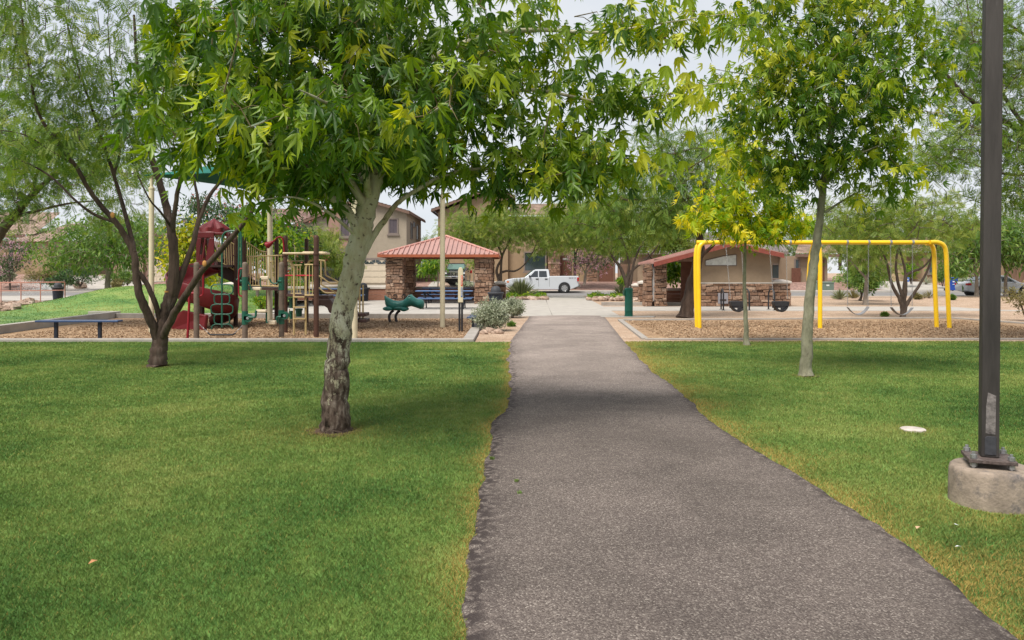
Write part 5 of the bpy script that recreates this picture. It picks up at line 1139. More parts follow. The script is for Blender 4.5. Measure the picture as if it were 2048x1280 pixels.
# ================================================================ vehicles
M_WHT = mat('white_car_paint', (.5, .52, .55), .28, .03, 1, spec=.5, coat=.5); M_BLKP = mat('black_car_paint', (.012, .013, .016), .22, .1, 1, spec=.5, coat=.8); M_TYRE = mat('tyre_rubber', (.03, .03, .03), .85, .2, 20); M_RIM = mat('alloy_rim', (.5, .5, .51), .35, .1, 8, metal=.7); M_CGL = mat_glass('car_glass', (.02, .025, .03)); M_CHR = mat('chrome', (.6, .6, .62), .15, .05, metal=1); M_TAIL = mat('red_lens', (.42, .02, .02), .25); M_TRIMB = mat('black_trim', (.02, .02, .022), .6); M_LENS = mat('clear_lens', (.6, .6, .58), .15); M_AMB = mat('amber_lens', (.6, .16, .03), .3); M_CGLG = mat_glass('windscreen_glass', (.09, .16, .13))  # windscreen base colour is paler than car glass, standing in for a reflection
def wheel(parent, x, y, r, w=.26):
    s = 1 if y > 0 else -1; prof = [(-w / 2, r * .62), (-w / 2, r * .9), (-w * .4, r), (w * .4, r), (w / 2, r * .9), (w / 2, r * .62)]; o = MB(); n = 28; vs = []
    for a_, rr_ in prof:
        for k in range(n): a = 2 * math.pi * k / n; vs.append((x + rr_ * math.cos(a), y + a_, r + rr_ * math.sin(a)))
    o.add(vs, [(i * n + k, i * n + (k + 1) % n, (i + 1) * n + (k + 1) % n, (i + 1) * n + k) for i in range(5) for k in range(n)]); ty = o.build('wheel', M_TYRE, parent, smooth=True, angle=40)
    q = MB(); yo = y + s * w * .38; q.tube([(x, y + s * w * .1, r), (x, yo - s * .02, r)], r * .61, 28)
    ri = q.build('rim_well', M_TRIMB, ty); sp = MB(); sp.tube([(x, yo - s * .02, r), (x, yo + s * .04, r)], r * .17, 14)
    for k in range(6):
        a = math.pi * 2 * k / 6 + .3; d = V((math.cos(a), 0, math.sin(a))); e = V((-math.sin(a), 0, math.cos(a))); c = V((x, yo, r)); sp.loft([[c + d * (r * .15) + e * .05, c + d * (r * .15) - e * .05, c + d * (r * .15) - e * .05 + V((0, s * .04, 0)), c + d * (r * .15) + e * .05 + V((0, s * .04, 0))], [c + d * (r * .6) + e * .085, c + d * (r * .6) - e * .085, c + d * (r * .6) - e * .085 + V((0, s * .04, 0)), c + d * (r * .6) + e * .085 + V((0, s * .04, 0))]])
    ring = [(x + r * .60 * math.cos(2 * math.pi * k / 28), yo, r + r * .60 * math.sin(2 * math.pi * k / 28)) for k in range(29)]; sp.tube(ring, .028, 6, False); sp.build('rim', M_RIM, ty)
def body_side(out, hw, arches, zin=.0, n=9):
    """side outline (x,z) with wheel arches cut from the sill line; out goes over the top from front sill to rear sill"""
    pts = list(out)
    for cx_, r_, zc in arches:      # from the rear to the front
        pts += [(cx_ + r_ * math.cos(a), zc + r_ * math.sin(a)) for a in [lerp(-.25, math.pi + .25, k / n) for k in range(n + 1)]]
    return pts
def pickup(label, paint, name='pickup_truck'):
    """front points to -X; crew cab, short bed; 5.9 m long"""
    t = thing(name, label, 'pickup truck', (0, 0, 0)); hw = .97; r = .395; fx, rx = -1.97, 1.75
    out = [(-2.86, .5), (-2.95, .62), (-2.95, .86), (-2.9, 1.0), (-2.78, 1.08), (-2.3, 1.17), (-1.55, 1.22), (-1.35, 1.25), (.52, 1.25), (.58, 1.35), (2.85, 1.36), (2.87, 1.30), (2.87, .62), (2.8, .52)]
    poly = body_side(out, hw, ((rx, .47, r), (fx, .47, r)))
    sec = lambda y, i: [(x + (.03 if x < -2.7 else 0) * i, y, z) for x, z in poly]
    o = MB(); o.loft([[(x * (.965 if x < -2 else 1), -hw + .1, z) for x, z in poly], [(x, -hw, z) for x, z in poly]][::1], cap=True); 
    o = MB(); o.prism([(x, -hw, z) for x, z in poly], (0, 2 * hw, 0)); bo = o.build('body', paint, t, bevel=.045)
    MB().bx(-2.7, 2.6, -hw + .25, hw - .25, .38, .6).build('chassis', M_TRIMB, t)
    for cx_ in (fx, rx): MB().tube([(cx_, -hw + .06, r), (cx_, hw - .06, r)], .462, 24).build('wheel_well', M_TRIMB, t)
    cab = [(-1.42, 1.22), (-.66, 1.82), (-.5, 1.88), (.42, 1.9), (.52, 1.84), (.60, 1.22)]; hw2 = .76
    MB().loft([[(x, -(hw - .03) if z < 1.4 else -hw2, z) for x, z in cab], [(x, (hw - .03) if z < 1.4 else hw2, z) for x, z in cab]]).build('cab', paint, t, bevel=.04)
    def yw(z): return lerp(hw - .03, hw2, (z - 1.22) / .66) + .012
    for s in (-1, 1):
        for nm, poly2 in (('window', [(-1.02, 1.27), (-.58, 1.76), (-.34, 1.76), (-.34, 1.27)]), ('window', [(-.26, 1.27), (-.26, 1.76), (.33, 1.76), (.38, 1.27)])):
            MB().prism([(x, s * yw(z), z) for x, z in poly2], (0, -s * .02, 0)).build(nm, M_CGL, t)
        MB().box((-1.0, s * (hw + .1), 1.33), (.12, .2, .18)).build('mirror', M_TRIMB, t, bevel=.03)
        for x in (-.42, .30): MB().box((x, s * (hw + .012), 1.12), (.2, .03, .08)).build('door_handle', M_TRIMB, t)
        sm_ = MB()
        for x, z0, z1 in ((-.3, .52, 1.25), (-1.22, .66, 1.25), (.56, .52, 1.3)): sm_.bx(x - .008, x + .008, s * hw - .004, s * hw + .004, z0, z1)
        sm_.build('door_seam', M_TRIMB, t)
        MB().bx(2.74, 2.885, s * hw - .1, s * hw + .012, .95, 1.24).build('tail_light', M_TAIL, t); MB().bx(2.75, 2.89, s * hw - .1, s * hw + .014, 1.06, 1.11).build('reverse_lens', M_LENS, t)
        MB().box((-2.83, s * (hw - .16), .92), (.2, .3, .2)).build('headlight', M_LENS, t, bevel=.03); MB().box((-2.72, s * (hw + .002), .9), (.16, .02, .12)).build('turn_signal', M_AMB, t)
        f = MB()
        for i, ch in enumerate((.1, .06, .08, .03, .09)): f.bx(2.1 + i * .11, 2.1 + i * .11 + ch, s * (hw + .003), s * (hw + .008), 1.17, 1.23)
        f.build('badge', mat('badge_grey', (.1, .1, .11), .5), t)
        for cx_ in (fx, rx): wheel(t, cx_, s * (hw - .14), r)
    MB().prism([(-1.35, -.80, 1.29), (-1.35, .80, 1.29), (-.78, .68, 1.76), (-.78, -.68, 1.76)], (-.03, 0, .03)).build('windscreen', M_CGLG, t); MB().prism([(.60, -.66, 1.36), (.60, .66, 1.36), (.55, .6, 1.78), (.55, -.6, 1.78)], (.03, 0, 0)).build('rear_window', M_CGL, t)
    MB().bx(2.8, 3.0, -hw + .05, hw - .05, .5, .68).build('rear_bumper', M_CHR, t, bevel=.03); MB().bx(-3.03, -2.86, -hw + .04, hw - .04, .5, .72).build('front_bumper', M_CHR, t, bevel=.04)
    gq = MB().bx(-2.985, -2.93, -.62, .62, .76, 1.05); go = gq.build('grille', M_TRIMB, t); MB().bx(-3.0, -2.984, -.62, .62, 1.0, 1.05).bx(-3.0, -2.984, -.62, .62, .76, .80).bx(-3.0, -2.984, -.30, -.24, .80, 1.0).bx(-3.0, -2.984, .24, .30, .80, 1.0).build('grille_frame', M_CHR, go)
    MB().tube([(-3.015, 0, .92), (-2.985, 0, .92)], .085, 18).bx(-3.012, -2.99, -.13, .13, .90, .94).build('emblem', M_CHR, go); MB().bx(-3.045, -3.03, -.2, .2, .54, .68).build('plate_recess', M_TRIMB, t)
    return t
wt = pickup('white crew-cab pickup parked across the end of the path', M_WHT); wt.location = (XX(1084.5, 59.4), 60.2, -.055); wt.scale = (1.0, 1, 1)
bt = pickup('black pickup parked nose-out on the drive, seen through the shelter', M_BLKP); bt.location = (XX(911, 66), 68.6, .55); bt.rotation_euler = (0, 0, R(88))
dt = dup(bt, (XX(648, 67), 66, .5), R(200), 'dark pickup parked on the left drive half hidden by the sycamore trunk'); dd_ = dup(bt, (XX(1757, 66), 69, .35), R(75), 'dark lifted truck on the drive behind the swing set trees')
def sedan(label, paint):
    t = thing('sedan', label, 'car', (0, 0, 0)); hw = .9; r = .33; fx, rx = -1.4, 1.38
    out = [(-2.2, .35), (-2.28, .48), (-2.25, .68), (-2.05, .76), (-1.3, .92), (-1.1, .96), (1.6, 1.0), (2.2, .98), (2.33, .9), (2.36, .6), (2.3, .36)]
    poly = body_side(out, hw, ((rx, .39, r), (fx, .39, r))); MB().prism([(x, -hw, z) for x, z in poly], (0, 2 * hw, 0)).build('body', paint, t, bevel=.06)
    MB().bx(-2, 2, -.6, .6, .25, .5).build('chassis', M_TRIMB, t)
    for cx_ in (fx, rx): MB().tube([(cx_, -hw + .06, r), (cx_, hw - .06, r)], .385, 24).build('wheel_well', M_TRIMB, t)
    cab = [(-1.15, .95), (-.45, 1.36), (-.1, 1.45), (.5, 1.46), (1.0, 1.38), (1.85, .98)]
    MB().loft([[(x, s * (hw - .06 if z < 1 else .62), z) for x, z in cab] for s in (-1, 1)]).build('cabin', paint, t, bevel=.05)
    yw = lambda z: lerp(hw - .06, .62, (z - .95) / .45) + .012
    for s in (-1, 1):
        for p2 in ([(-.85, 1.0), (-.38, 1.33), (.05, 1.36), (.05, 1.0)], [(.12, 1.0), (.12, 1.36), (.75, 1.35), (1.25, 1.03)]): MB().prism([(x, s * yw(z), z) for x, z in p2], (0, -s * .02, 0)).build('window', M_CGL, t)
        MB().box((2.2, s * (hw - .12), .82), (.3, .28, .16)).build('tail_light', M_TAIL, t, bevel=.03); MB().box((-.75, s * (hw + .06), 1.0), (.14, .16, .12)).build('mirror', paint, t, bevel=.03)
        for x in (.0, .95): MB().box((x, s * (hw + .008), .86), (.18, .02, .04)).build('door_handle', M_CHR, t)
        for cx_ in (fx, rx): wheel(t, cx_, s * (hw - .11), r, .21)
    MB().prism([(1.02, -.58, 1.36), (1.02, .58, 1.36), (1.72, .72, 1.06), (1.72, -.72, 1.06)], (.02, 0, .03)).build('rear_window', M_CGL, t); MB().box((2.365, 0, .75), (.02, .5, .13)).build('number_plate', M_LENS, t)
    MB().bx(-2.26, -2.1, -.6, .6, .5, .62).build('grille', M_TRIMB, t)
    return t
sd = sedan('white sedan parked at the kerb beyond the lamp post', M_WHT); sd.location = (XX(1932, 52) + 2.3, 52.3, -.055); sd.rotation_euler = (0, 0, R(180 - 6))

# ================================================================ street bits
x, Y = XX(1902, 62.5), 62.5; b = thing('recycling_bin', 'tall blue wheeled recycling bin on the far pavement', 'bin', (x, Y, .05))
MB().loft([[(x - .3, Y - .3, .1), (x + .3, Y - .3, .1), (x + .3, Y + .3, .1), (x - .3, Y + .3, .1)], [(x - .38, Y - .38, 1.1), (x + .38, Y - .38, 1.1), (x + .38, Y + .38, 1.1), (x - .38, Y + .38, 1.1)]]).build('barrel', mat('blue_bin_plastic', (.02, .065, .32), .45, .1), b, bevel=.03); MB().bx(x - .41, x + .41, Y - .42, Y + .4, 1.105, 1.18).build('lid', mat('blue_bin_lid', (.025, .075, .36), .45, .1), b, bevel=.03)
MB().bx(x - .08, x + .08, Y - .39, Y - .37, .78, .86).bx(x - .08, x + .1, Y - .36, Y - .345, .58, .62).build('sticker', mat('white_sticker', (.7, .7, .72), .5), b)
for s_ in (-1, 1): MB().tube([(x + s_ * .3, Y + .32, .14), (x + s_ * .36, Y + .32, .14)], .11, 14).build('wheel', M_TYRE, b)
x, Y = XX(1659, 63.5), 64.3; b = thing('transformer_box', 'grey-green utility transformer box by the street behind the swings', 'utility box', (x, Y, .06)); MB().bx(x - .56, x + .56, Y - .4, Y + .5, .08, .68).build('cabinet', mat('utility_green', (.13, .17, .14), .6, .08), b, bevel=.02); MB().bx(x - .6, x + .6, Y - .43, Y + .53, .68, .8).build('lid', mat('utility_green_lid', (.17, .21, .18), .6, .08), b, bevel=.02); MB().bx(x - .1, x + .15, Y - .41, Y - .402, .42, .55).build('warning_label', M_LENS, b); MB().bx(x - .75, x + .75, Y - .6, Y + .7, -.05, .078).build('pad', M_CONC, b)
x, Y = XX(1635, 64.5), 65.2; b = tag(MB().bx(x - .2, x + .2, Y - .2, Y + .2, .05, .9).build('utility_pedestal', mat('utility_pale', (.3, .36, .3), .6), None, bevel=.03), 'narrow pale green utility pedestal beside the middle yellow swing legs', 'utility box')
x, Y = XX(1820, 66), 66.5; b = thing('yard_sign', 'tiny blue yard sign on a stake by the driveway', 'sign', (x, Y, .2)); MB().bx(x - .2, x + .2, Y - .01, Y + .01, .75, 1.15).build('panel', mat('blue_sign', (.08, .16, .42), .5), b); MB().bx(x - .12, x + .12, Y - .016, Y - .011, .92, 1.0).build('print', M_LENS, b); MB().cyl((x, Y + .02, .1), (x, Y + .02, .9), .012, seg=6).build('stake', M_TRIMB, b)
M_SAL = mat('salmon_railing', (.42, .2, .15), .55, .15, 6); Y = 41.0; rl = thing('pipe_railing', 'salmon pink pipe railing along the drainage headwall at left', 'railing', (XX(60, Y), Y, 0)); xa, xb = XX(-120, Y), XX(130, Y)
MB().tube(catmull([(xa, Y, ZZ(566, Y)), (XX(100, Y), Y, ZZ(564.5, Y)), (XX(126, Y), Y, ZZ(564, Y)), (XX(129.5, Y), Y, ZZ(566, Y)), (XX(130, Y), Y, ZZ(572, Y)), (XX(130, Y), Y, -.1)], 4), .03, 8).build('top_rail', M_SAL, rl, smooth=True); MB().cyl((xa, Y, ZZ(583, Y)), (xb, Y, ZZ(580.5, Y)), .024, seg=8).build('mid_rail', M_SAL, rl)
for a in (-80, -40, 2, 42, 81): MB().cyl((XX(a, Y), Y, -.3), (XX(a, Y), Y, ZZ(566, Y)), .026, seg=8).build('post', M_SAL, rl)
hd = thing('headwall', 'concrete drainage headwall with dark openings above the riprap', 'headwall', (XX(20, 42), 42, -.3)); xa, xb = XX(-140, 42), XX(96, 42)
MB().bx(xa, xb, 41.7, 49.5, -.12, .03).build('deck_slab', M_CONC, hd); f = MB()
for a in (-76, -38, 5, 40, 78): f.bx(XX(a, 42), XX(a + 7, 42), 41.8, 42.2, -.6, -.121)
f.build('pier', mat('tan_pier', (.46, .34, .23), .9), hd); MB().bx(xa, xb, 44, 44.2, -.6, -.121).build('back_wall', mat('dark_culvert', (.04, .04, .04), .95), hd)
mk = thing('marker_post', 'short white marker post with a red mark behind the railing', 'marker post', (XX(45, 62), 65, .1)); MB().bx(XX(43, 62), XX(47.5, 62), 65, 65.1, .1, ZZ(558, 65)).build('blade', M_LENS, mk, bevel=.02); MB().bx(XX(43.8, 62), XX(46.8, 62), 64.985, 64.998, ZZ(565, 65), ZZ(561, 65)).build('red_mark', M_TAIL, mk)
def rocks(name, label, pts, smin, smax, m, seed, kind=None, cat=None):
    rg = random.Random(seed); b = MB()
    for p in pts: s = rg.uniform(smin, smax); b.blob(p, (s, s * rg.uniform(.6, 1), s * rg.uniform(.4, .75)), 7, 5, rg, .22)
    o = b.build(name, m); 
    if kind: o['kind'] = kind
    else: tag(o, label, cat)
    return o
M_ROCK = mat_island('tan_rock', [(0, (.24, .16, .12)), (.5, (.36, .26, .20)), (1, (.44, .35, .29))]); q = random.Random(5)
pts = []
for i in range(420):
    y = q.uniform(29, 41.5); x = XX(q.uniform(-160, 110 - (41.5 - y) * 7), y); pts.append((x, y, zmound(x, y) + q.uniform(-.02, .1)))
rocks('riprap', None, pts, .16, .36, M_ROCK, 6, 'stuff')
pts = [(XX(a, Y_), Y_, q.uniform(.0, .12)) for a, Y_ in [(q.uniform(1020, 1096), q.uniform(42.6, 44.2)) for i in range(70)]]; rocks('rock_edging', None, pts, .1, .24, M_ROCK, 7, 'stuff')
pts = [(XX(a, Y_), Y_, q.uniform(.0, .12)) for a, Y_ in [(q.uniform(1176, 1276) , q.uniform(41.5, 43.2)) for i in range(80)]]; rocks('rock_edging', None, pts, .1, .24, M_ROCK, 8, 'stuff')
for i, (a, b_, s, lab) in enumerate(((968, 668, .10, 'flat tan rock leftmost of three at the foot of the nearer bush'), (980, 665, .13, 'upright tan rock in the middle of three below the nearer bush'), (995, 667, .12, 'dark tan rock rightmost of three below the nearer bush'))):
    p = G(a, b_); r_ = MB(); r_.blob(p + V((0, 0, .03)), (s * 1.3, s * .8, s * .8), 8, 6, random.Random(60 + i), .2); tag(r_.build('rock', M_ROCK), lab, 'rock', 'rocks by the grey-green bush')
for a, b_, s, Y_, lab in ((67, 566, .55, 68, 'rounded boulder behind the salmon railing'), (160, 566, .6, 66, 'squarish reddish boulder in the shrub bed at left'), (888, 571, .6, 66, 'pale boulder on the gravel left of the black pickup')):
    r_ = MB(); r_.blob((XX(a, Y_), Y_, zyard(XX(a, Y_), Y_) + .25), (s, s * .7, s * .6), 9, 7, random.Random(int(a)), .14); tag(r_.build('boulder', M_ROCK), lab, 'boulder')
# sprinkler jet: a drift of water drops
rg = np.random.default_rng(9); n = 5200; u = rg.random(n) ** .8; Yj = 44.0
pa, pb = np.array(W(134, 598, Yj)), np.array(W(42, 552, Yj))
P = pa + (pb - pa) * u[:, None] + np.c_[np.zeros(n), rg.normal(size=n) * (.03 + .4 * u), rg.normal(size=n) * (.015 + .13 * u) + .22 * np.sin(np.pi * u) - .25 * u ** 2 + -np.abs(rg.normal(size=n)) * .5 * u ** 2]
M_WAT = mat('water_drops', (.75, .78, .8), .2, .02); o = leaf_mesh('sprinkler_spray', P, rg.normal(size=(n, 3)), rg.normal(size=(n, 3)), .012 + .02 * rg.random(n), rg.random(n), 'oval', M_WAT, None); o['kind'] = 'stuff'
# ================================================================ trees
LM_SYC = mat_leaf('sycamore_leaf', [(0, (.032, .092, .010)), (.4, (.098, .195, .016)), (.7, (.25, .35, .024)), (1, (.50, .52, .04))], .42, .4, .45)
M_TWIG = mat('green_brown_twig', (.14, .11, .055), .85, .2, 10)
LM_SYY = mat_leaf('young_sycamore_leaf', [(0, (.07, .17, .010)), (.4, (.22, .36, .015)), (.75, (.52, .55, .02)), (1, (.70, .62, .03))], .45, .45)
LM_MES = mat_leaf('mesquite_leaf', [(0, (.055, .12, .018)), (.5, (.14, .225, .036)), (1, (.29, .33, .07))], .42, .55)
LM_WIL = mat_leaf('willow_leaf', [(0, (.075, .13, .022)), (.5, (.17, .25, .05)), (1, (.34, .37, .095))], .48, .55)
LM_ASH = mat_leaf('ash_leaf', [(0, (.05, .115, .022)), (.5, (.12, .21, .042)), (1, (.22, .31, .07))], .4, .5)
LM_YEL = mat_leaf('yellow_leaf', [(0, (.12, .20, .01)), (.5, (.34, .37, .015)), (1, (.56, .46, .02))], .4, .5)
LM_LIM = mat_leaf('lime_leaf', [(0, (.04, .12, .01)), (.5, (.13, .25, .018)), (1, (.36, .42, .035))], .4, .5)
LM_OLE = mat_leaf('oleander_leaf', [(0, (.02, .055, .018)), (.5, (.05, .105, .035)), (1, (.11, .17, .06))], .25, .5)
LM_SAGE = mat_leaf('sage_leaf', [(0, (.15, .185, .105)), (.5, (.31, .345, .23)), (1, (.47, .49, .38))], .2, .8)
LM_DRY = mat_leaf('dry_shrub_leaf', [(0, (.10, .10, .04)), (.5, (.20, .18, .07)), (1, (.32, .27, .12))], .25, .8)
LM_YUC = mat_leaf('yucca_leaf', [(0, (.09, .12, .05)), (.5, (.19, .22, .10)), (1, (.34, .34, .18))], .15, .6)
LM_PINK = mat_leaf('pink_blossom', [(0, (.40, .2, .27)), (1, (.62, .42, .48))], .3, .6); LM_CORAL = mat_leaf('coral_blossom', [(0, (.48, .1, .1)), (1, (.66, .26, .2))], .3, .6)
# --- the big sycamore by the path
Y = 7.48
limbs = [
 (L((670, 868), (671, 840), (673, 760), (677, 700), (686, 630), (704, 545), (720, 480), (733, 420), (748, 370), (760, 310), (768, 200), (775, 90), (780, -90), (783, -330), y=Y), [.152, .143, .122, .113, .110, .106, .108, .098, .078, .07, .055, .045, .03, .01], 0),
 (L((724, 490, 7.46), (706, 440, 7.4), (686, 412, 7.35), (660, 393, 7.3), (636, 365, 7.2), (600, 320, 7.1), (540, 290, 7.0), (470, 280, 6.9), (400, 285, 6.8), (300, 240, 6.7)), .055, .004),
 (L((718, 520, 7.5), (735, 492, 7.5), (752, 464, 7.5), (774, 434, 7.5), (796, 405, 7.55), (840, 376, 7.6), (890, 350, 7.7), (960, 338, 7.8), (1080, 348, 7.9), (1200, 330, 8.0), (1390, 345, 8.0)), .044, .004),
 (L((742, 380, 7.5), (790, 270, 7.6), (850, 212, 7.7), (950, 195, 7.8), (1070, 180, 7.9), (1210, 205, 7.9), (1320, 190, 7.9), (1440, 165, 7.9)), .045, .004),
 (L((758, 210, 7.5), (860, 120, 7.5), (980, 70, 7.6), (1080, 60, 7.7), (1200, 65, 7.8), (1300, 50, 7.8), (1470, 25, 7.8)), .045, .004),
 (L((734, 420, 7.45), (640, 270, 7.2), (540, 200, 7.0), (420, 170, 6.8), (290, 180, 6.7)), .045, .004), (L((756, 220, 7.5), (650, 90, 7.2), (520, 30, 7.0), (360, 10, 6.9)), .04, .004),
 (L((738, 390, 7.4), (720, 290, 6.8), (690, 230, 6.2), (640, 200, 5.6), (600, 180, 5.2)), .04, .004), (L((746, 340, 7.5), (800, 280, 7.0), (860, 230, 6.4), (900, 200, 6.0)), .035, .004),
 (L((746, 330, 7.5), (780, 280, 8.3), (800, 220, 9.2), (790, 180, 10)), .04, .004), (L((740, 380, 7.5), (690, 310, 8.2), (640, 250, 9)), .035, .004),
 (L((768, 90, 7.5), (680, -80, 7.2), (560, -200, 6.8), (420, -260, 6.6)), .035, .004), (L((770, 40, 7.5), (900, -120, 7.8), (1050, -220, 8)), .035, .004), (L((772, 0, 7.5), (760, -150, 6.6), (740, -220, 5.8)), .035, .004), (L((772, -30, 7.5), (800, -200, 8.6), (820, -280, 9.4)), .035, .004),
 (L((712, 470, 7.45), (650, 420, 7.0), (590, 395, 6.7), (520, 400, 6.5)), .02, .004)]
blobs = [BL(720, 190, 7.5, 250, 190, 1.5, 1.15), BL(720, 310, 7.4, 190, 60, 1.0, 1.1), BL(430, 200, 7.0, 175, 150, .9, 1), BL(520, 325, 7.0, 140, 60, .7, 1.1), BL(670, 230, 6.0, 210, 140, .6, .8), BL(1000, 260, 7.7, 230, 120, 1.0, 1.1), BL(1150, 320, 7.9, 260, 36, .6, 1.6), BL(1270, 195, 7.9, 170, 28, .45, 1.6),
  BL(1310, 45, 7.8, 170, 45, .5, 1.3), BL(980, 90, 7.5, 210, 100, 1.0, 1), BL(975, 375, 7.6, 45, 28, .3, 1.2), BL(1130, 365, 7.7, 90, 18, .4, 1.2), BL(350, 60, 6.9, 100, 90, .7, .9), BL(620, 40, 7.2, 300, 90, 1.2, 1), BL(480, 385, 6.6, 65, 26, .3, 1.2), BL(720, -190, 7.4, 430, 190, 2.0, .1)]
tree('sycamore_tree', 'large leaning sycamore with pale mottled trunk on the lawn left of the path', 'tree', (W(669, 866, Y).x, Y, 0), limbs, blobs, 900, 'star', .175, 9, .15, 1.7, M_BARK_S, LM_SYC, 5, seg=20, twm=M_TWIG, nz=1.0, out=.5, ar=.36, tint=(.46, .24, .09), twig=.0055, smoothn=6, upness=.45, clump=5, tight=.26, knob=.035, flare=1.0, young=(tuple(W(740, 200, 7.5)), .14, 1.9, 1.5), gap=lambda p: (1170 < HX + p[0] / p[1] * F_PX < 1430 and 90 < HY - (p[2] - EYE) / p[1] * F_PX < 155) or (1220 < HX + p[0] / p[1] * F_PX < 1460 and 232 < HY - (p[2] - EYE) / p[1] * F_PX < 290) or HX + p[0] / p[1] * F_PX < np.interp(HY - (p[2] - EYE) / p[1] * F_PX, [0, 150, 230, 330], [345, 285, 290, 330]) or HY - (p[2] - EYE) / p[1] * F_PX > np.interp(HX + p[0] / p[1] * F_PX, [250, 400, 540, 640, 710, 760, 900, 950, 1020, 1060, 1200, 1300, 1420, 1450], [300, 345, 400, 400, 375, 355, 345, 400, 400, 370, 372, 362, 350, 320]))
sy = bpy.data.objects['sycamore_tree']; sb = MB(); q = random.Random(3)
for a, b_ in ((1348, 82), (1353, 86), (1365, 84), (1351, 95), (1320, 130), (1376, 208), (1267, 240), (795, 142), (1000, 34), (1330, 76)):
    p = W(a, b_, 7.8); MB().blob(p, (.014, .014, .014), 8, 6).cyl(p, p + V((.01, 0, .09)), .0015, seg=4).build('seed_ball', M_BARK_D, sy, smooth=True)
# --- right sycamore
Y = 11.45
limbs = [(L((1612, 752), (1614, 690), (1619, 610), (1627, 530), (1636, 470), (1643, 410), (1652, 330), (1664, 250), (1680, 160), (1694, 70), (1700, -60), (1705, -250), y=Y), .093, .02),
 (L((1650, 425, 11.45), (1680, 405, 11.4), (1715, 385, 11.3), (1760, 368, 11.2), (1830, 340, 11.1)), .025, .004), (L((1646, 390, 11.4), (1610, 330, 11.3), (1560, 290, 11.2), (1490, 270, 11.1)), .03, .004), (L((1655, 310, 11.4), (1600, 220, 11.3), (1530, 160, 11.1), (1440, 140, 11)), .035, .004), (L((1665, 250, 11.4), (1730, 180, 11.4), (1800, 140, 11.3), (1860, 110, 11.2)), .035, .004), (L((1680, 160, 11.4), (1620, 70, 11.3), (1560, 20, 11.2), (1500, -20, 11)), .03, .004), (L((1690, 100, 11.4), (1750, 20, 11.5), (1810, -30, 11.5)), .03, .004),
 (L((1655, 300, 11.4), (1660, 240, 10.8), (1650, 200, 10.2)), .03, .004), (L((1662, 260, 11.4), (1690, 220, 12.2), (1710, 190, 12.9)), .03, .004), (L((1648, 370, 11.4), (1700, 320, 11), (1760, 290, 10.7), (1830, 260, 10.6)), .025, .004)]
blobs = [BL(1655, 190, 11.4, 160, 150, 1.3, 1.1), BL(1540, 130, 11.1, 110, 120, .8, 1), BL(1480, 190, 11, 65, 55, .5, 1), BL(1785, 160, 11.3, 95, 130, .8, .9), BL(1640, 315, 11.3, 165, 55, .9, 1), BL(1790, 310, 11, 80, 55, .5, .9), BL(1570, 340, 11.3, 90, 45, .5, .8), BL(1700, 30, 11.4, 170, 90, 1, .9), BL(1560, 20, 11.2, 80, 60, .7, 1), BL(1670, -150, 11.4, 180, 120, 1.3, .25), BL(1730, 395, 11.2, 50, 22, .3, .8)]
tree('sycamore_tree', 'slim grey-trunked sycamore on the right lawn left of the lamp post', 'tree', (W(1612, 752, Y).x, Y, 0), limbs, blobs, 600, 'star', .175, 8, .17, 1.5, M_BARK_S2, LM_SYC, 8, seg=16, twm=M_TWIG, nz=1.0, out=.5, ar=.45, tint=(.47, .25, .1), twig=.006, smoothn=6, upness=.45, clump=5, knob=.035, flare=1.18, young=(tuple(W(1680, 230, 11.4)), .22, 1.2, 1.0))
# --- small yellow-green sycamore
Y = 16.3
limbs = [(L((1493, 690), (1492, 650), (1489, 580), (1490, 510), (1492, 440), (1489, 370), (1486, 300), y=Y), .062, .01), (L((1491, 470, Y), (1450, 440, Y), (1405, 435, 16)), .018, .006), (L((1491, 480, Y), (1530, 455, Y), (1580, 445, 16.3), (1620, 445, 16.4)), .018, .006), (L((1490, 420, Y), (1455, 380, 16), (1430, 350, 15.8)), .015, .006), (L((1490, 410, Y), (1520, 370, 16.6), (1540, 350, 16.8)), .015, .006), (L((1491, 450, Y), (1500, 420, 15.6)), .012, .005)]
blobs = [BL(1485, 405, Y, 75, 75, .75, 1), BL(1430, 425, 16, 50, 45, .5, 1.1), BL(1478, 320, Y, 42, 50, .5, 1.2), BL(1545, 400, Y, 40, 40, .5, .9), BL(1555, 440, Y, 55, 32, .5, 1), BL(1610, 445, 16.4, 30, 14, .3, .9), BL(1490, 465, 16.1, 55, 25, .5, 1)]
tree('sycamore_tree', 'young yellow-leaved sycamore standing in front of the swing set', 'tree', (W(1493, 690, Y).x, Y, 0), limbs, blobs, 310, 'star', .19, 7, .14, 1.1, M_BARK_S2, LM_SYY, 9, seg=12, twm=M_TWIG, nz=.9, tint=(.58, .26, .14), twig=.006, clump=5, flare=1.2)
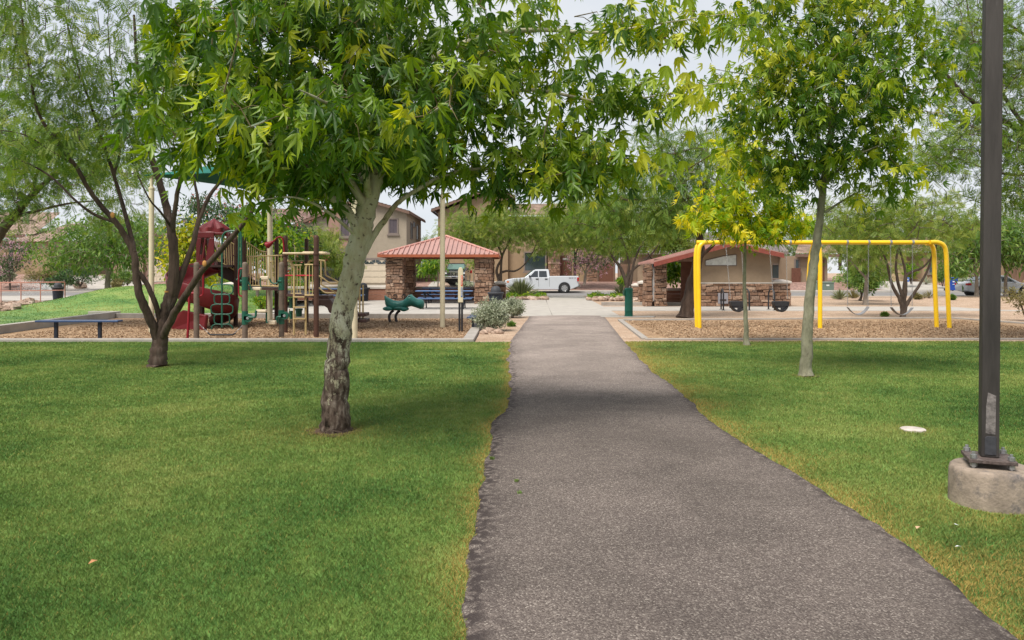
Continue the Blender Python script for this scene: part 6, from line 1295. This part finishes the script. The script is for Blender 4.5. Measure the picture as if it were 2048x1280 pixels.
# --- left multi-stemmed mesquite
Y = 12.6
limbs = [(L((315, 736), (317, 705), (322, 668), (332, 635), (345, 590), (352, 560), (352, 480), (343, 430)), .0, .0)] if False else [
 (L((315, 736, Y), (316, 712, Y), (320, 685, Y), (326, 650, Y), (335, 612, Y), (345, 575, Y), (348, 520, Y), (344, 470, Y), (333, 415, 12.7), (318, 360, 12.8), (300, 300, 12.9), (285, 230, 13), (275, 140, 13.1), (268, 30, 13.2)), .155, .02),
 (L((318, 690, Y), (308, 655, 12.5), (292, 620, 12.4), (278, 585, 12.3), (272, 545, 12.3), (268, 510, 12.3), (252, 475, 12.3), (232, 445, 12.2), (205, 415, 12.2), (175, 375, 12.1), (150, 330, 12), (110, 280, 11.9), (75, 220, 11.8), (55, 120, 11.7), (40, 0, 11.7)), .085, .014),
 (L((324, 655, 12.6), (316, 625, 12.5), (306, 595, 12.4), (292, 565, 12.35), (278, 545, 12.3)), .045, .04), 
 (L((268, 505, 12.3), (262, 470, 12.4), (248, 420, 12.5), (228, 350, 12.6), (205, 280, 12.6), (185, 220, 12.6), (155, 130, 12.7), (130, 30, 12.8)), .045, .012),
 (L((344, 470, 12.6), (348, 430, 12.5), (356, 380, 12.4), (366, 330, 12.3), (372, 270, 12.2), (385, 180, 12.2), (400, 80, 12.2)), .05, .012),
 (L((330, 640, 12.6), (345, 600, 12.6), (365, 545, 12.7), (385, 490, 12.8), (398, 440, 12.9), (420, 390, 13), (455, 345, 13.1), (480, 300, 13.2)), .075, .018), (L((398, 440, 12.9), (396, 400, 12.9), (388, 350, 13), (395, 300, 13.1), (410, 220, 13.2), (420, 120, 13.2)), .03, .01),
 (L((326, 672, 12.55), (350, 625, 12.3), (375, 585, 12.1), (402, 545, 12.0), (440, 502, 11.9), (478, 458, 11.8), (500, 430, 11.7), (508, 410, 11.7)), .07, .028),
 (L((232, 445, 12.2), (190, 430, 12.1), (150, 400, 12), (100, 352, 11.9), (40, 320, 11.8), (-30, 300, 11.8)), .03, .01), (L((228, 350, 12.6), (240, 300, 12.7), (232, 230, 12.8), (222, 140, 12.9), (215, 40, 13)), .025, .008), (L((300, 300, 12.9), (315, 240, 12.9), (330, 160, 13), (335, 60, 13)), .025, .008), (L((150, 330, 12), (100, 300, 11.8), (50, 270, 11.6), (0, 260, 11.5)), .02, .008), (L((343, 455, 12.6), (322, 425, 12.3), (300, 400, 12), (275, 350, 11.8)), .025, .01)]
blobs = [BL(60, 120, 11.8, 110, 150, 1.2, .9), BL(200, 130, 12.6, 140, 150, 1.4, 1), BL(340, 120, 12.9, 110, 150, 1.3, .9), BL(110, 290, 12, 130, 60, .9, .9), BL(250, 260, 12.6, 110, 60, .9, .7), BL(440, 250, 13, 60, 90, .7, .5), BL(30, 330, 12, 60, 50, .6, .8), BL(200, -120, 12.5, 300, 130, 2, .3), BL(220, 370, 12.4, 70, 30, .6, .45)]
tree('mesquite_tree', 'multi-stemmed mesquite with dark reddish trunk on the left lawn', 'tree', (W(315, 736, Y).x, Y, 0), limbs, blobs, 740, 'sprig', .18, 8, .16, 1.15, M_BARK_M, LM_MES, 14, seg=12, tint=(.42, .2, .14), twig=.0055, upness=.15, clump=5, knob=.07, flare=1.1)
cut = MB(); c = W(333, 585, 12.35); cut.lathe((c.x, c.y, c.z), [(.03, -.0), (.035, .02), (.034, .024)], 12)
for a, b_, y_ in ((409, 527, 11.85), (225, 430, 12.1)): cc = W(a, b_, y_); cut.blob(cc, (.035, .02, .05), 10, 6)
cut.build('pruning_scar', mat('cut_wood', (.5, .24, .07), .8), bpy.data.objects['mesquite_tree'])
# --- trees at the picture's edges
limbs = [(L((-95, 645, 22), (-60, 560, 22), (-10, 480, 22), (25, 435, 22), (60, 395, 22), (110, 350, 22), (170, 320, 22)), .24, .03), (L((25, 435, 22), (80, 420, 22), (150, 405, 22), (230, 400, 22)), .06, .015), (L((-10, 480, 22), (-40, 400, 22), (-20, 300, 22.5), (20, 220, 23)), .1, .02), (L((60, 395, 22), (80, 330, 22.5), (100, 270, 23)), .06, .015)]
blobs = [BL(60, 330, 22, 130, 90, 2, 1), BL(200, 350, 22, 110, 60, 1.4, .8), BL(0, 400, 22, 70, 50, 1.2, .9), BL(-60, 250, 22, 130, 130, 2, .8), BL(290, 360, 22, 60, 40, 1, .5), BL(180, 430, 22, 110, 22, 1, .35)]
tree('mesquite_tree', 'feathery tree leaning in from the far left edge behind the multi-stemmed mesquite', 'tree', (W(-95, 645, 22).x, 22, 0), limbs, blobs, 620, 'sprig', .25, 9, .28, .5, M_BARK_D, LM_MES, 15, tint=(.45, .2, .14), twig=.01, clump=5)
limbs = [(L((2160, 690, 16.5), (2150, 560, 16.5), (2130, 430, 16.5), (2100, 330, 16.5), (2060, 270, 16.5), (2000, 240, 16.5), (1930, 190, 16.3), (1870, 120, 16.2)), .2, .02), (L((2100, 330, 16.5), (2040, 350, 16.4), (1980, 340, 16.3), (1900, 310, 16.2)), .05, .012), (L((2120, 390, 16.5), (2150, 260, 17), (2120, 120, 17.2), (2080, -20, 17.4)), .12, .02), (L((2060, 270, 16.5), (2000, 180, 16.8), (1950, 90, 17), (1930, -20, 17.2)), .05, .012), (L((2060, 275, 16.5), (2010, 290, 16.3), (1960, 260, 16), (1890, 230, 15.9)), .035, .01), (L((2120, 120, 17.2), (2020, 50, 17), (1950, 10, 17)), .05, .012)]
blobs = [BL(1960, 250, 16.5, 110, 110, 1.5, 1), BL(2060, 330, 16.4, 90, 90, 1.5, 1.1), BL(1920, 90, 16.8, 100, 110, 1.4, .8), BL(2060, 120, 17, 110, 130, 1.6, 1), BL(1870, 300, 16.2, 60, 60, .8, .7), BL(2000, -100, 17, 160, 90, 2, .4)]
tree('mesquite_tree', 'feathery desert tree reaching in from the right edge behind the lamp post', 'tree', (W(2160, 690, 16.5).x, 16.5, 0), limbs, blobs, 1000, 'sprig', .19, 9, .2, .35, M_BARK_D, LM_MES, 16, tint=(.45, .2, .14), twig=.008, clump=5, upness=.6)
# --- leaning tree behind the swing set
Y = 26.4
limbs = [(L((1370, 637), (1376, 605), (1386, 560), (1396, 520), (1402, 490), (1394, 455), (1378, 420), (1350, 380), (1310, 340), y=Y), .27, .04), (L((1386, 555, Y), (1402, 515, 26.2), (1425, 492, 26), (1445, 470, 26), (1460, 430, 26)), .1, .03), (L((1396, 460, Y), (1405, 410, 26.6), (1415, 360, 26.8), (1405, 300, 27), (1390, 250, 27)), .1, .02), (L((1378, 420, Y), (1340, 410, 26), (1290, 400, 25.8), (1240, 400, 25.6)), .07, .02), (L((1350, 380, Y), (1330, 320, 27), (1310, 260, 27.2)), .05, .015), (L((1385, 440, Y), (1370, 380, 25.5), (1340, 330, 25)), .06, .015)]
blobs = [BL(1290, 400, 26, 100, 60, 1.6, 1), BL(1370, 330, 26.6, 90, 70, 1.7, 1), BL(1410, 400, 26.4, 60, 60, 1.2, .8), BL(1330, 270, 27, 80, 45, 1.2, .45), BL(1240, 430, 25.8, 60, 45, 1.0, 1), BL(1420, 260, 27, 50, 40, 1, .35), BL(1330, 450, 26, 90, 25, 1.2, .9)]
tree('mesquite_tree', 'mesquite with thick brown leaning trunk behind the left yellow swing legs', 'tree', (W(1370, 637, Y).x, Y, 0), limbs, blobs, 560, 'sprig', .26, 9, .28, 1.0, M_BARK_M, LM_MES, 17, tint=(.36, .2, .14), twig=.012, clump=5, flare=1.15)
# --- desert willows beyond the plaza
def multi(name, label, base, Y, stems, blobs, ncl, lk, ls, nl, lm, bark, seed, r=.1, droop=.7, spread=.35, tint=(.45, .22, .14), **kw):
    b = W(base[0], base[1], Y); limbs = []
    for s in stems:
        pts = [W(p[0], p[1], Y + (p[2] if len(p) > 2 else 0)) for p in s]; limbs.append(([b if not limbs else b + (pts[0] - b) * .02] + pts, r * (1 if not limbs else .8), r * .15))
    return tree(name, label, kw.pop('cat', 'tree'), (b.x, Y, b.z), limbs, blobs, ncl, lk, ls, nl, spread, droop, bark, lm, seed, tint=tint, **kw)
multi('desert_willow', 'airy green tree right of the shelter roof with forked dark trunk', (1001, 594), 46, [[(999, 565), (993, 540), (1003, 515), (995, 490), (975, 465), (955, 440)], [(999, 552), (1012, 542), (1030, 542), (1048, 530), (1065, 505), (1075, 480)], [(1003, 520), (1015, 490), (1030, 455)]], [BL(950, 455, 46, 75, 42, 1.9, 1), BL(1045, 455, 46, 75, 42, 1.9, 1), BL(1000, 430, 46.5, 70, 18, 1.6, .6), BL(915, 470, 46, 35, 22, 1.1, .7), BL(1075, 495, 46, 35, 16, 1.1, .6), BL(985, 488, 46, 60, 14, 1.4, .6)], 430, 'sprig', .3, 13, LM_WIL, M_BARK_D, 21, .13)
multi('desert_willow', 'multi-trunk dark-stemmed willow behind the green fountain post', (1256, 596), 45, [[(1252, 565), (1240, 535), (1222, 510), (1205, 480), (1190, 450)], [(1255, 560), (1258, 530), (1252, 500), (1240, 465), (1230, 430)], [(1262, 560), (1268, 525), (1280, 495), (1300, 465)], [(1258, 550), (1290, 520), (1310, 500), (1320, 480)]], [BL(1180, 450, 45, 75, 42, 2.0, 1), BL(1260, 430, 45, 75, 40, 2.0, 1), BL(1230, 485, 45, 80, 16, 1.8, .6), BL(1135, 470, 45.5, 45, 30, 1.4, .8), BL(1310, 470, 45, 40, 24, 1.3, .7), BL(1215, 400, 45.5, 55, 20, 1.4, .5)], 460, 'sprig', .3, 13, LM_WIL, M_BARK_D, 22, .16, droop=.9)
multi('desert_willow', 'curved dark trunk tree behind the stone notice pillar', (1330, 590), 50, [[(1326, 560), (1315, 535), (1295, 505), (1285, 475)], [(1328, 560), (1335, 520), (1345, 490)]], [BL(1300, 470, 50, 60, 30, 1.6, 1), BL(1345, 470, 50, 50, 30, 1.5, 1), BL(1320, 440, 50.5, 60, 25, 1.6, .7)], 200, 'sprig_s', .45, 9, LM_WIL, M_BARK_D, 23, .13)
multi('desert_willow', 'tall hazy green tree between the ochre house and the leaning mesquite', (1150, 590), 66, [[(1150, 540), (1148, 490), (1140, 440), (1135, 410)], [(1150, 520), (1165, 470), (1175, 430)]], [BL(1150, 440, 66, 60, 40, 2.4, 1), BL(1110, 460, 66, 45, 35, 2, 1), BL(1180, 475, 66, 50, 30, 2, .9)], 260, 'sprig', .45, 12, LM_WIL, M_BARK_D, 24, .14)
multi('flowering_tree', 'small grey-stemmed tree full of pale pink blossom beside the white pickup', (1168, 571), 66, [[(1171, 558), (1172, 540), (1178, 520), (1190, 500)], [(1171, 550), (1162, 530), (1155, 515)], [(1172, 545), (1195, 525), (1215, 510)]], [BL(1180, 515, 66, 45, 20, 1.6, 1), BL(1160, 530, 66, 25, 15, 1.1, .8), BL(1215, 512, 66, 25, 14, 1.1, .9)], 130, 'lance', .28, 10, LM_OLE, M_BARK_G, 25, .11, flowers=(LM_PINK, 280, .17), spread=.3)
# --- right-hand desert trees
multi('palo_verde', 'wide multi-stemmed grey tree behind the right-hand belt swing', (1806, 637), 26.3, [[(1805, 615), (1798, 595), (1785, 572), (1778, 545), (1770, 515), (1755, 490), (1742, 460)], [(1808, 610), (1812, 575), (1810, 540), (1800, 500), (1795, 470), (1780, 430)], [(1812, 612), (1826, 590), (1842, 565), (1855, 540), (1868, 505), (1880, 470), (1890, 430)], [(1810, 560), (1822, 545), (1845, 535), (1862, 515), (1870, 490)], [(1806, 600), (1795, 560), (1792, 525), (1800, 490), (1830, 455), (1845, 420)]], [BL(1745, 450, 26, 70, 45, 1.3, 1), BL(1830, 430, 26.3, 90, 45, 1.5, 1), BL(1900, 450, 26.5, 65, 45, 1.2, .9), BL(1790, 480, 26, 90, 25, 1.3, .7), BL(1700, 430, 26, 50, 40, 1, .5)], 330, 'sprig', .24, 10, LM_WIL, M_BARK_D, 31, .1, droop=.5, spread=.3)
multi('palo_verde', 'single-trunk tree with pruned grey forks left of the wide multi-stemmed tree', (1731, 609), 36.6, [[(1731, 585), (1733, 560), (1736, 540), (1730, 515), (1724, 490)], [(1733, 562), (1720, 543), (1704, 525), (1690, 512)], [(1734, 555), (1750, 535), (1762, 520), (1775, 505)]], [BL(1700, 500, 36.5, 55, 30, 1.6, 1), BL(1760, 500, 36.5, 50, 35, 1.6, 1), BL(1725, 470, 36.8, 70, 25, 1.6, .8), BL(1765, 540, 36.5, 30, 18, 1, .6)], 240, 'sprig', .3, 10, LM_WIL, M_BARK_G, 32, .12, spread=.35)
multi('small_tree', 'little dark forked tree just left of the pruned single-trunk tree', (1720, 601), 42, [[(1723, 590), (1718, 575), (1712, 560)], [(1724, 588), (1730, 572), (1736, 560)]], [BL(1718, 548, 42, 28, 16, .9, 1)], 60, 'sprig_s', .4, 8, LM_ASH, M_BARK_D, 33, .09)
multi('ash_tree', 'round dark green street tree directly left of the lamp post', (1953, 594), 49, [[(1953, 570), (1953, 548), (1945, 525), (1935, 505)], [(1954, 555), (1965, 530), (1970, 505)], [(1952, 550), (1930, 530), (1915, 520)]], [BL(1935, 500, 49, 60, 32, 2, 1), BL(1975, 490, 49, 45, 35, 1.8, 1), BL(1905, 525, 49, 35, 18, 1.2, .9), BL(1940, 465, 49.5, 50, 20, 1.6, .8)], 330, 'lance', .42, 11, LM_ASH, M_BARK_G, 34, .15, spread=.4)
multi('ash_tree', 'round green street tree right of the lamp post beside the white sedan', (2012, 592), 49.2, [[(2011, 565), (2012, 545), (2005, 520), (1998, 500)], [(2012, 552), (2022, 530), (2035, 510)]], [BL(2010, 490, 49, 50, 38, 2, 1), BL(2050, 500, 49, 45, 30, 1.8, 1), BL(2015, 455, 49.5, 55, 25, 1.7, .8)], 320, 'lance', .42, 11, LM_ASH, M_BARK_G, 35, .14, spread=.4)
for i, (px_, Yt, top, wd_, lab, lmx) in enumerate(((1790, 85, 395, 110, 'tall pale tree above the swing beam in the far yards', LM_WIL), (1920, 88, 385, 90, 'broad green tree rising behind the long ochre house', LM_WIL), (1680, 84, 400, 60, 'bushy tree behind the pale-eaved house, left of the swings', LM_WIL), (1560, 92, 420, 60, 'distant tree top above the restroom roof', LM_MES), (2040, 86, 400, 80, 'green tree behind the far right fence', LM_MES), (700, 96, 398, 30, 'distant tree crown behind the two-storey greige house', LM_MES), (860, 95, 478, 22, 'small far tree between the two-storey houses', LM_ASH), (1290, 96, 400, 90, 'pale tree top over the slate-grey roof', LM_WIL), (20, 95, 420, 110, 'broad tree behind the pale tile roof at far left', LM_MES), (270, 92, 425, 90, 'hazy tree behind the pinkish gabled house', LM_MES), (1640, 64.5, 500, 0, '', None))):
    if lmx is None: continue
    cy = (top + 545) / 2 - 10; multi('background_tree', lab, (px_, 540), Yt, [[(px_, 520), (px_ - 5, 480), (px_ - 10, top + 30)], [(px_, 510), (px_ + wd_ * .4, top + 50)], [(px_, 512), (px_ - wd_ * .4, top + 55)]], [BL(px_, cy, Yt, wd_, (545 - top) * .36, 3, 1), BL(px_ - wd_ * .6, cy + 15, Yt, wd_ * .5, (545 - top) * .26, 2.5, 1), BL(px_ + wd_ * .6, cy + 12, Yt, wd_ * .5, (545 - top) * .28, 2.5, 1), BL(px_ + wd_ * .1, top + 18, Yt, wd_ * .5, 18, 2, .7)], int(110 + wd_ * 1.6), 'sprig', .55, 11, lmx, M_BARK_D, 40 + i, .2, spread=.7, group='trees in the far yards')
# --- left street tree, oleanders, yellow and lime trees behind the playground
multi('ash_tree', 'dense round green tree on the mound behind the navy bench', (216, 588), 40, [[(215, 570), (215, 545), (205, 525), (190, 505)], [(216, 555), (228, 530), (245, 510)], [(215, 548), (215, 515), (218, 485)]], [BL(160, 500, 40, 85, 35, 2, 1), BL(240, 490, 40, 80, 45, 2.2, 1.1), BL(200, 460, 40.3, 90, 30, 2, 1), BL(290, 510, 40, 45, 30, 1.3, .9), BL(120, 525, 40, 45, 22, 1.2, 1)], 620, 'lance', .3, 11, LM_ASH, M_BARK_G, 61, .2, spread=.3)
multi('oleander', 'dark oleander tree with sparse coral blossom behind the hooded slide', (445, 600), 38, [[(440, 540), (425, 480), (415, 430), (405, 405)], [(445, 545), (460, 480), (480, 430)], [(445, 550), (500, 490), (540, 440)]], [BL(430, 440, 38, 65, 40, 1.5, 1), BL(500, 440, 38, 70, 30, 1.5, 1), BL(400, 415, 38, 30, 22, .8, .8), BL(570, 470, 38, 45, 30, 1.1, .8), BL(590, 500, 37.8, 50, 25, 1, .8)], 420, 'lance', .26, 11, LM_OLE, M_BARK_D, 62, .1, flowers=(LM_CORAL, 90, .13), spread=.28)
multi('yellow_tree', 'bright yellow-leaved young tree left of the maroon slide hood', (372, 607), 33, [[(372, 560), (374, 500), (376, 455)], [(372, 540), (355, 500)], [(373, 540), (395, 500)]], [BL(368, 490, 33, 28, 45, .9, 1), BL(395, 520, 33, 32, 45, .9, 1), BL(378, 455, 33, 14, 20, .4, .9), BL(350, 530, 33, 18, 30, .6, .8), BL(430, 555, 32.8, 22, 10, .5, .8)], 230, 'oval', .2, 11, LM_YEL, M_BARK_G, 63, .06, spread=.22, tint=(.45, .25, .15))
multi('lime_tree', 'bright lime-green tree behind the play structure railings', (515, 606), 34, [[(515, 560), (512, 500), (508, 450)], [(515, 540), (545, 490), (560, 460)], [(514, 540), (485, 490), (475, 460)]], [BL(510, 480, 34, 55, 45, 1.3, 1), BL(560, 500, 34, 35, 35, 1, 1), BL(480, 450, 34, 25, 25, .7, .9), BL(520, 440, 34, 30, 22, .7, .9)], 420, 'oval', .22, 10, LM_LIM, M_BARK_G, 64, .08, spread=.25)
multi('feathery_shrub', 'feathery yellow-green weeping shrub right of the play structure posts', (640, 598), 40, [[(638, 560), (630, 510), (625, 480)], [(640, 560), (660, 500), (670, 480)]], [BL(635, 490, 40, 40, 28, 1.2, 1), BL(665, 515, 40, 22, 25, .8, .7), BL(610, 520, 40, 22, 22, .8, .8)], 200, 'sprig', .4, 9, LM_WIL, M_BARK_D, 65, .06, spread=.3, droop=.9, tint=(.6, .2, .14), cat='shrub')
multi('young_tree', 'small bright green staked tree seen under the shelter, left of the black pickup', (876, 575), 62, [[(876, 555), (876, 535), (875, 520)], [(876, 545), (862, 530)]], [BL(858, 530, 62, 24, 17, 1.2, 1), BL(893, 517, 62, 12, 6, .8, .5)], 90, 'lance', .42, 10, LM_LIM, M_BARK_G, 66, .06, spread=.35, tint=(.3, .2, .1))
multi('young_tree', 'thin-stemmed small tree in front of the right half of the black pickup', (948, 578), 62, [[(947, 555), (946, 535), (944, 520)]], [BL(950, 521, 62, 10, 10, .7, 1)], 30, 'lance', .4, 9, LM_WIL, M_BARK_G, 67, .05, spread=.3)
multi('oleander', 'pink-flowering oleander in front of the teal screen door', (20, 580), 64, [[(20, 555), (15, 520), (10, 490)], [(20, 555), (38, 520), (45, 500)], [(19, 560), (2, 530)]], [BL(25, 510, 64, 35, 28, 1.6, 1), BL(0, 530, 64, 25, 30, 1.4, .9)], 170, 'lance', .3, 10, LM_OLE, M_BARK_D, 68, .07, flowers=(LM_PINK, 190, .16), spread=.35, cat='shrub')
multi('citrus_tree', 'leafy orange-tipped shrub tree beside the stone notice pillar', (1345, 600), 39, [[(1346, 570), (1348, 540)], [(1346, 565), (1335, 540)]], [BL(1345, 540, 39, 18, 24, .7, 1)], 70, 'oval', .26, 10, LM_LIM, M_BARK_D, 69, .04, spread=.22, tint=(.3, .2, .12))
# --- shrubs
def shrub(name, label, px_, py_, Y, wpx, hpx, lm, leaf='lance', ls=.1, n=120, nl=10, seed=1, dep=None, cat='shrub', group=None, tint=(.5, .22, .15), flowers=None, base=None, up=True):
    """ground point at pixel px_,py_; rounded mass hpx tall"""
    b = W(px_, py_, Y); s = Y / F_PX; w, h = wpx * s / 2, hpx * s; d = dep or w; limbs = []; q = random.Random(seed)
    for i in range(6):
        a = i * 1.05 + q.random(); limbs.append(([b + V((.02 * math.cos(a), .02 * math.sin(a), -.03)), b + V((w * .3 * math.cos(a), d * .3 * math.sin(a), h * .4)), b + V((w * .6 * math.cos(a), d * .6 * math.sin(a), h * .72))], max(.008, w * .035), .006))
    bl = [(np.array(b + V((0, 0, h * .58))), np.array((w * .82, d * .82, h * .38)), 1), (np.array(b + V((-w * .35, 0, h * .42))), np.array((w * .55, d * .6, h * .3)), .8), (np.array(b + V((w * .35, 0, h * .42))), np.array((w * .55, d * .6, h * .3)), .8)]
    return tree(name, label, cat, tuple(b), limbs, bl, n, leaf, ls, nl, min(w, h) * .10, -.5 if up else .2, M_BARK_D, lm, seed, group, seg=6, tint=tint, twig=.004, zmin=b.z + h * .06, clump=4, flowers=flowers, flare=1.0)
shrub('texas_sage', 'grey-green rounded bush nearest the camera beside the blue bench end', 983, 663, 20.3, 72, 62, LM_SAGE, 'oval', .05, 900, 13, 81, .5); shrub('texas_sage', 'smaller grey-green bush farther back at the edge of the plaza', 1025, 637, 26.2, 48, 40, LM_SAGE, 'oval', .06, 600, 12, 82, .42)
shrub('lantana', 'yellow-flowered low bush behind the play structure at the plaza edge', 527, 618, 29.0, 56, 26, LM_LIM, 'oval', .1, 160, 9, 83, .5, flowers=(LM_YEL, 60, .06))
LHS = [('dark_shrub', 'dark rounded shrub in the bed under the dense round tree, left of its trunk', 160, 572, 64, 80, 40, LM_OLE), ('dark_shrub', 'dark shrub right of the dense round tree trunk', 240, 573, 64, 55, 34, LM_ASH), ('olive_shrub', 'olive spiky shrub between the teal door and the grey trash can', 85, 570, 64, 60, 36, LM_DRY), ('sage_shrub', 'pale sage bush on the gravel by the tan garage', 255, 570, 66, 44, 34, LM_SAGE), ('sage_shrub', 'blue-grey bush at far left behind the salmon railing', 12, 566, 66, 34, 26, LM_SAGE), ('dark_shrub', 'low dark shrub behind the grey trash can', 125, 577, 63.5, 60, 28, LM_OLE), ('olive_shrub', 'small olive shrub right of the dense round tree near the driveway', 232, 578, 63, 24, 16, LM_DRY), ('tuft_plant', 'little spiky tuft at the driveway edge left of the cream pole', 258, 589, 52, 14, 10, LM_DRY),
 ('hedge_shrub', 'bright green rounded hedge bush behind the spiral slide', 440, 596, 44, 90, 48, LM_LIM), ('hedge_shrub', 'mid-green bush behind the mid deck railings', 590, 592, 46, 60, 40, LM_LIM), ('round_bush', 'dark green round bush behind the leftmost belt swing chain', 1698, 578, 62, 46, 44, LM_ASH), ('bush', 'green bush beside the driveway behind the wide multi-stemmed tree', 1822, 568, 67, 26, 44, LM_LIM), ('bush', 'bushy light green plant left of the blue bin', 1885, 572, 66, 24, 36, LM_ASH), ('bush', 'lime-green leafy bush right of the blue bin by the wall', 1922, 568, 67, 34, 40, LM_LIM), ('bush', 'cream variegated low bush right of the blue bin', 1930, 578, 64, 36, 24, LM_SAGE), ('creosote', 'yellow-green bush at the right picture edge', 2052, 634, 24.5, 72, 68, LM_DRY), ('golden_barrel', 'small round tan cactus on the gravel right of the wide multi-stemmed tree', 1835, 599, 44, 11, 10, LM_DRY), ('low_plant', 'tiny green plant on the gravel just left of the right swing legs', 1905, 600, 43, 7, 9, LM_ASH), ('low_plant', 'low green plant at the foot of the tan house wall, right', 1980, 576, 63, 40, 24, LM_ASH), ('low_plant', 'small leafy clump on bare gravel at the base of the wide multi-stemmed tree', 1770, 632, 27, 10, 5, LM_ASH), ('low_plant', 'tiny weed on the gravel strip right of the nearer grey-green bush', 1022, 653, 22, 12, 8, LM_ASH), ('low_plant', 'green plant spilling beside the wooden fence', 1245, 574, 63, 24, 18, LM_LIM), ('bush', 'thin yellowish bush on the gravel near the small staked tree', 930, 574, 64, 30, 8, LM_SAGE)]
for i, a in enumerate(LHS): shrub(*a[:8], 'lance', max(.06, a[4] * .0045), int(60 + a[5] * 1.3), 9, 100 + i)
def spiky(name, label, px_, py_, Y, r, n, lm, seed, w=.5, cat='plant'):
    rg = np.random.default_rng(seed); b = np.array(W(px_, py_, Y)); el = np.radians(rg.uniform(8, 88, n)); az = rg.uniform(0, 6.283, n); A = np.c_[np.cos(el) * np.cos(az), np.cos(el) * np.sin(az), np.sin(el)]
    t = thing(name, label, cat, tuple(b)); P = b + A * .05; V_, F_ = TMPL['lance']; o = leaf_mesh('leaves', P, A, rg.normal(size=(n, 3)) + np.array((0, 0, .6)), r * rg.uniform(.75, 1.1, n), np.clip(rg.normal(.5, .22, n), 0, 1), 'blade', lm, t)
    m = MB(); m.lathe(tuple(b), [(r * .12, -.05), (r * .14, r * .1), (r * .05, r * .25)], 10); m.build('heart', M_BARK_D, t, smooth=True); return t
TMPL['blade'] = (np.array([(0, .018, 0), (.5, .026, .02), (1, 0, -.04), (.5, -.026, .02), (0, -.018, 0), (.5, 0, -.01)]), np.array([(0, 5, 2, 1), (4, 3, 2, 5)]))
spiky('yucca', 'large spiky grey-green yucca in front of the white pickup', 1042, 596, 45.6, 1.2, 380, LM_YUC, 1); spiky('yucca', 'small spiky blue-green plant behind the rocks beside the fountain post', 1242, 591, 45.8, .75, 120, LM_YUC, 2)
spiky('agave', 'spiky yellowish agave on gravel below the leftmost belt swing', 1680, 599, 44, .65, 130, LM_YUC, 3); spiky('agave', 'dry spiky agave between the two thin grey trunks and swing chain', 1706, 597, 46, .6, 120, LM_DRY, 4); spiky('agave', 'wispy spiky plant on gravel left of the right swing legs', 1858, 596, 46, .5, 60, LM_DRY, 5); spiky('agave', 'blue-grey agave by the house door behind the wide multi-stemmed tree', 1852, 568, 69, .8, 60, LM_SAGE, 6); spiky('dry_tuft', 'thin dry tuft left of the right-hand spiky plant on the gravel', 1849, 596, 46, .35, 40, LM_DRY, 7)
def cover(name, x0, x1, Y0, Y1, h, n, lm, seed, z=0):
    rg = np.random.default_rng(seed); Yy = rg.uniform(Y0, Y1, n); c = rg.uniform(0, 1, n); px_ = x0 + (x1 - x0) * c; hh = h * (.55 + .45 * np.sin(c * 9) * np.sin(Yy * 1.7)) * rg.random(n) ** .6
    P = np.c_[(px_ - HX) / F_PX * Yy, Yy, z + hh]; o = leaf_mesh(name, P, rg.normal(size=(n, 3)), rg.normal(size=(n, 3)) + np.array((0, 0, .8)), .13 * rg.uniform(.6, 1.3, n), np.clip(rg.normal(.5, .25, n), 0, 1), 'oval', lm, None); o['kind'] = 'stuff'
cover('ground_cover', 1012, 1092, 43.4, 46.5, .42, 2600, LM_LIM, 91); cover('ground_cover', 1176, 1278, 42.8, 46.5, .4, 2800, LM_LIM, 92)
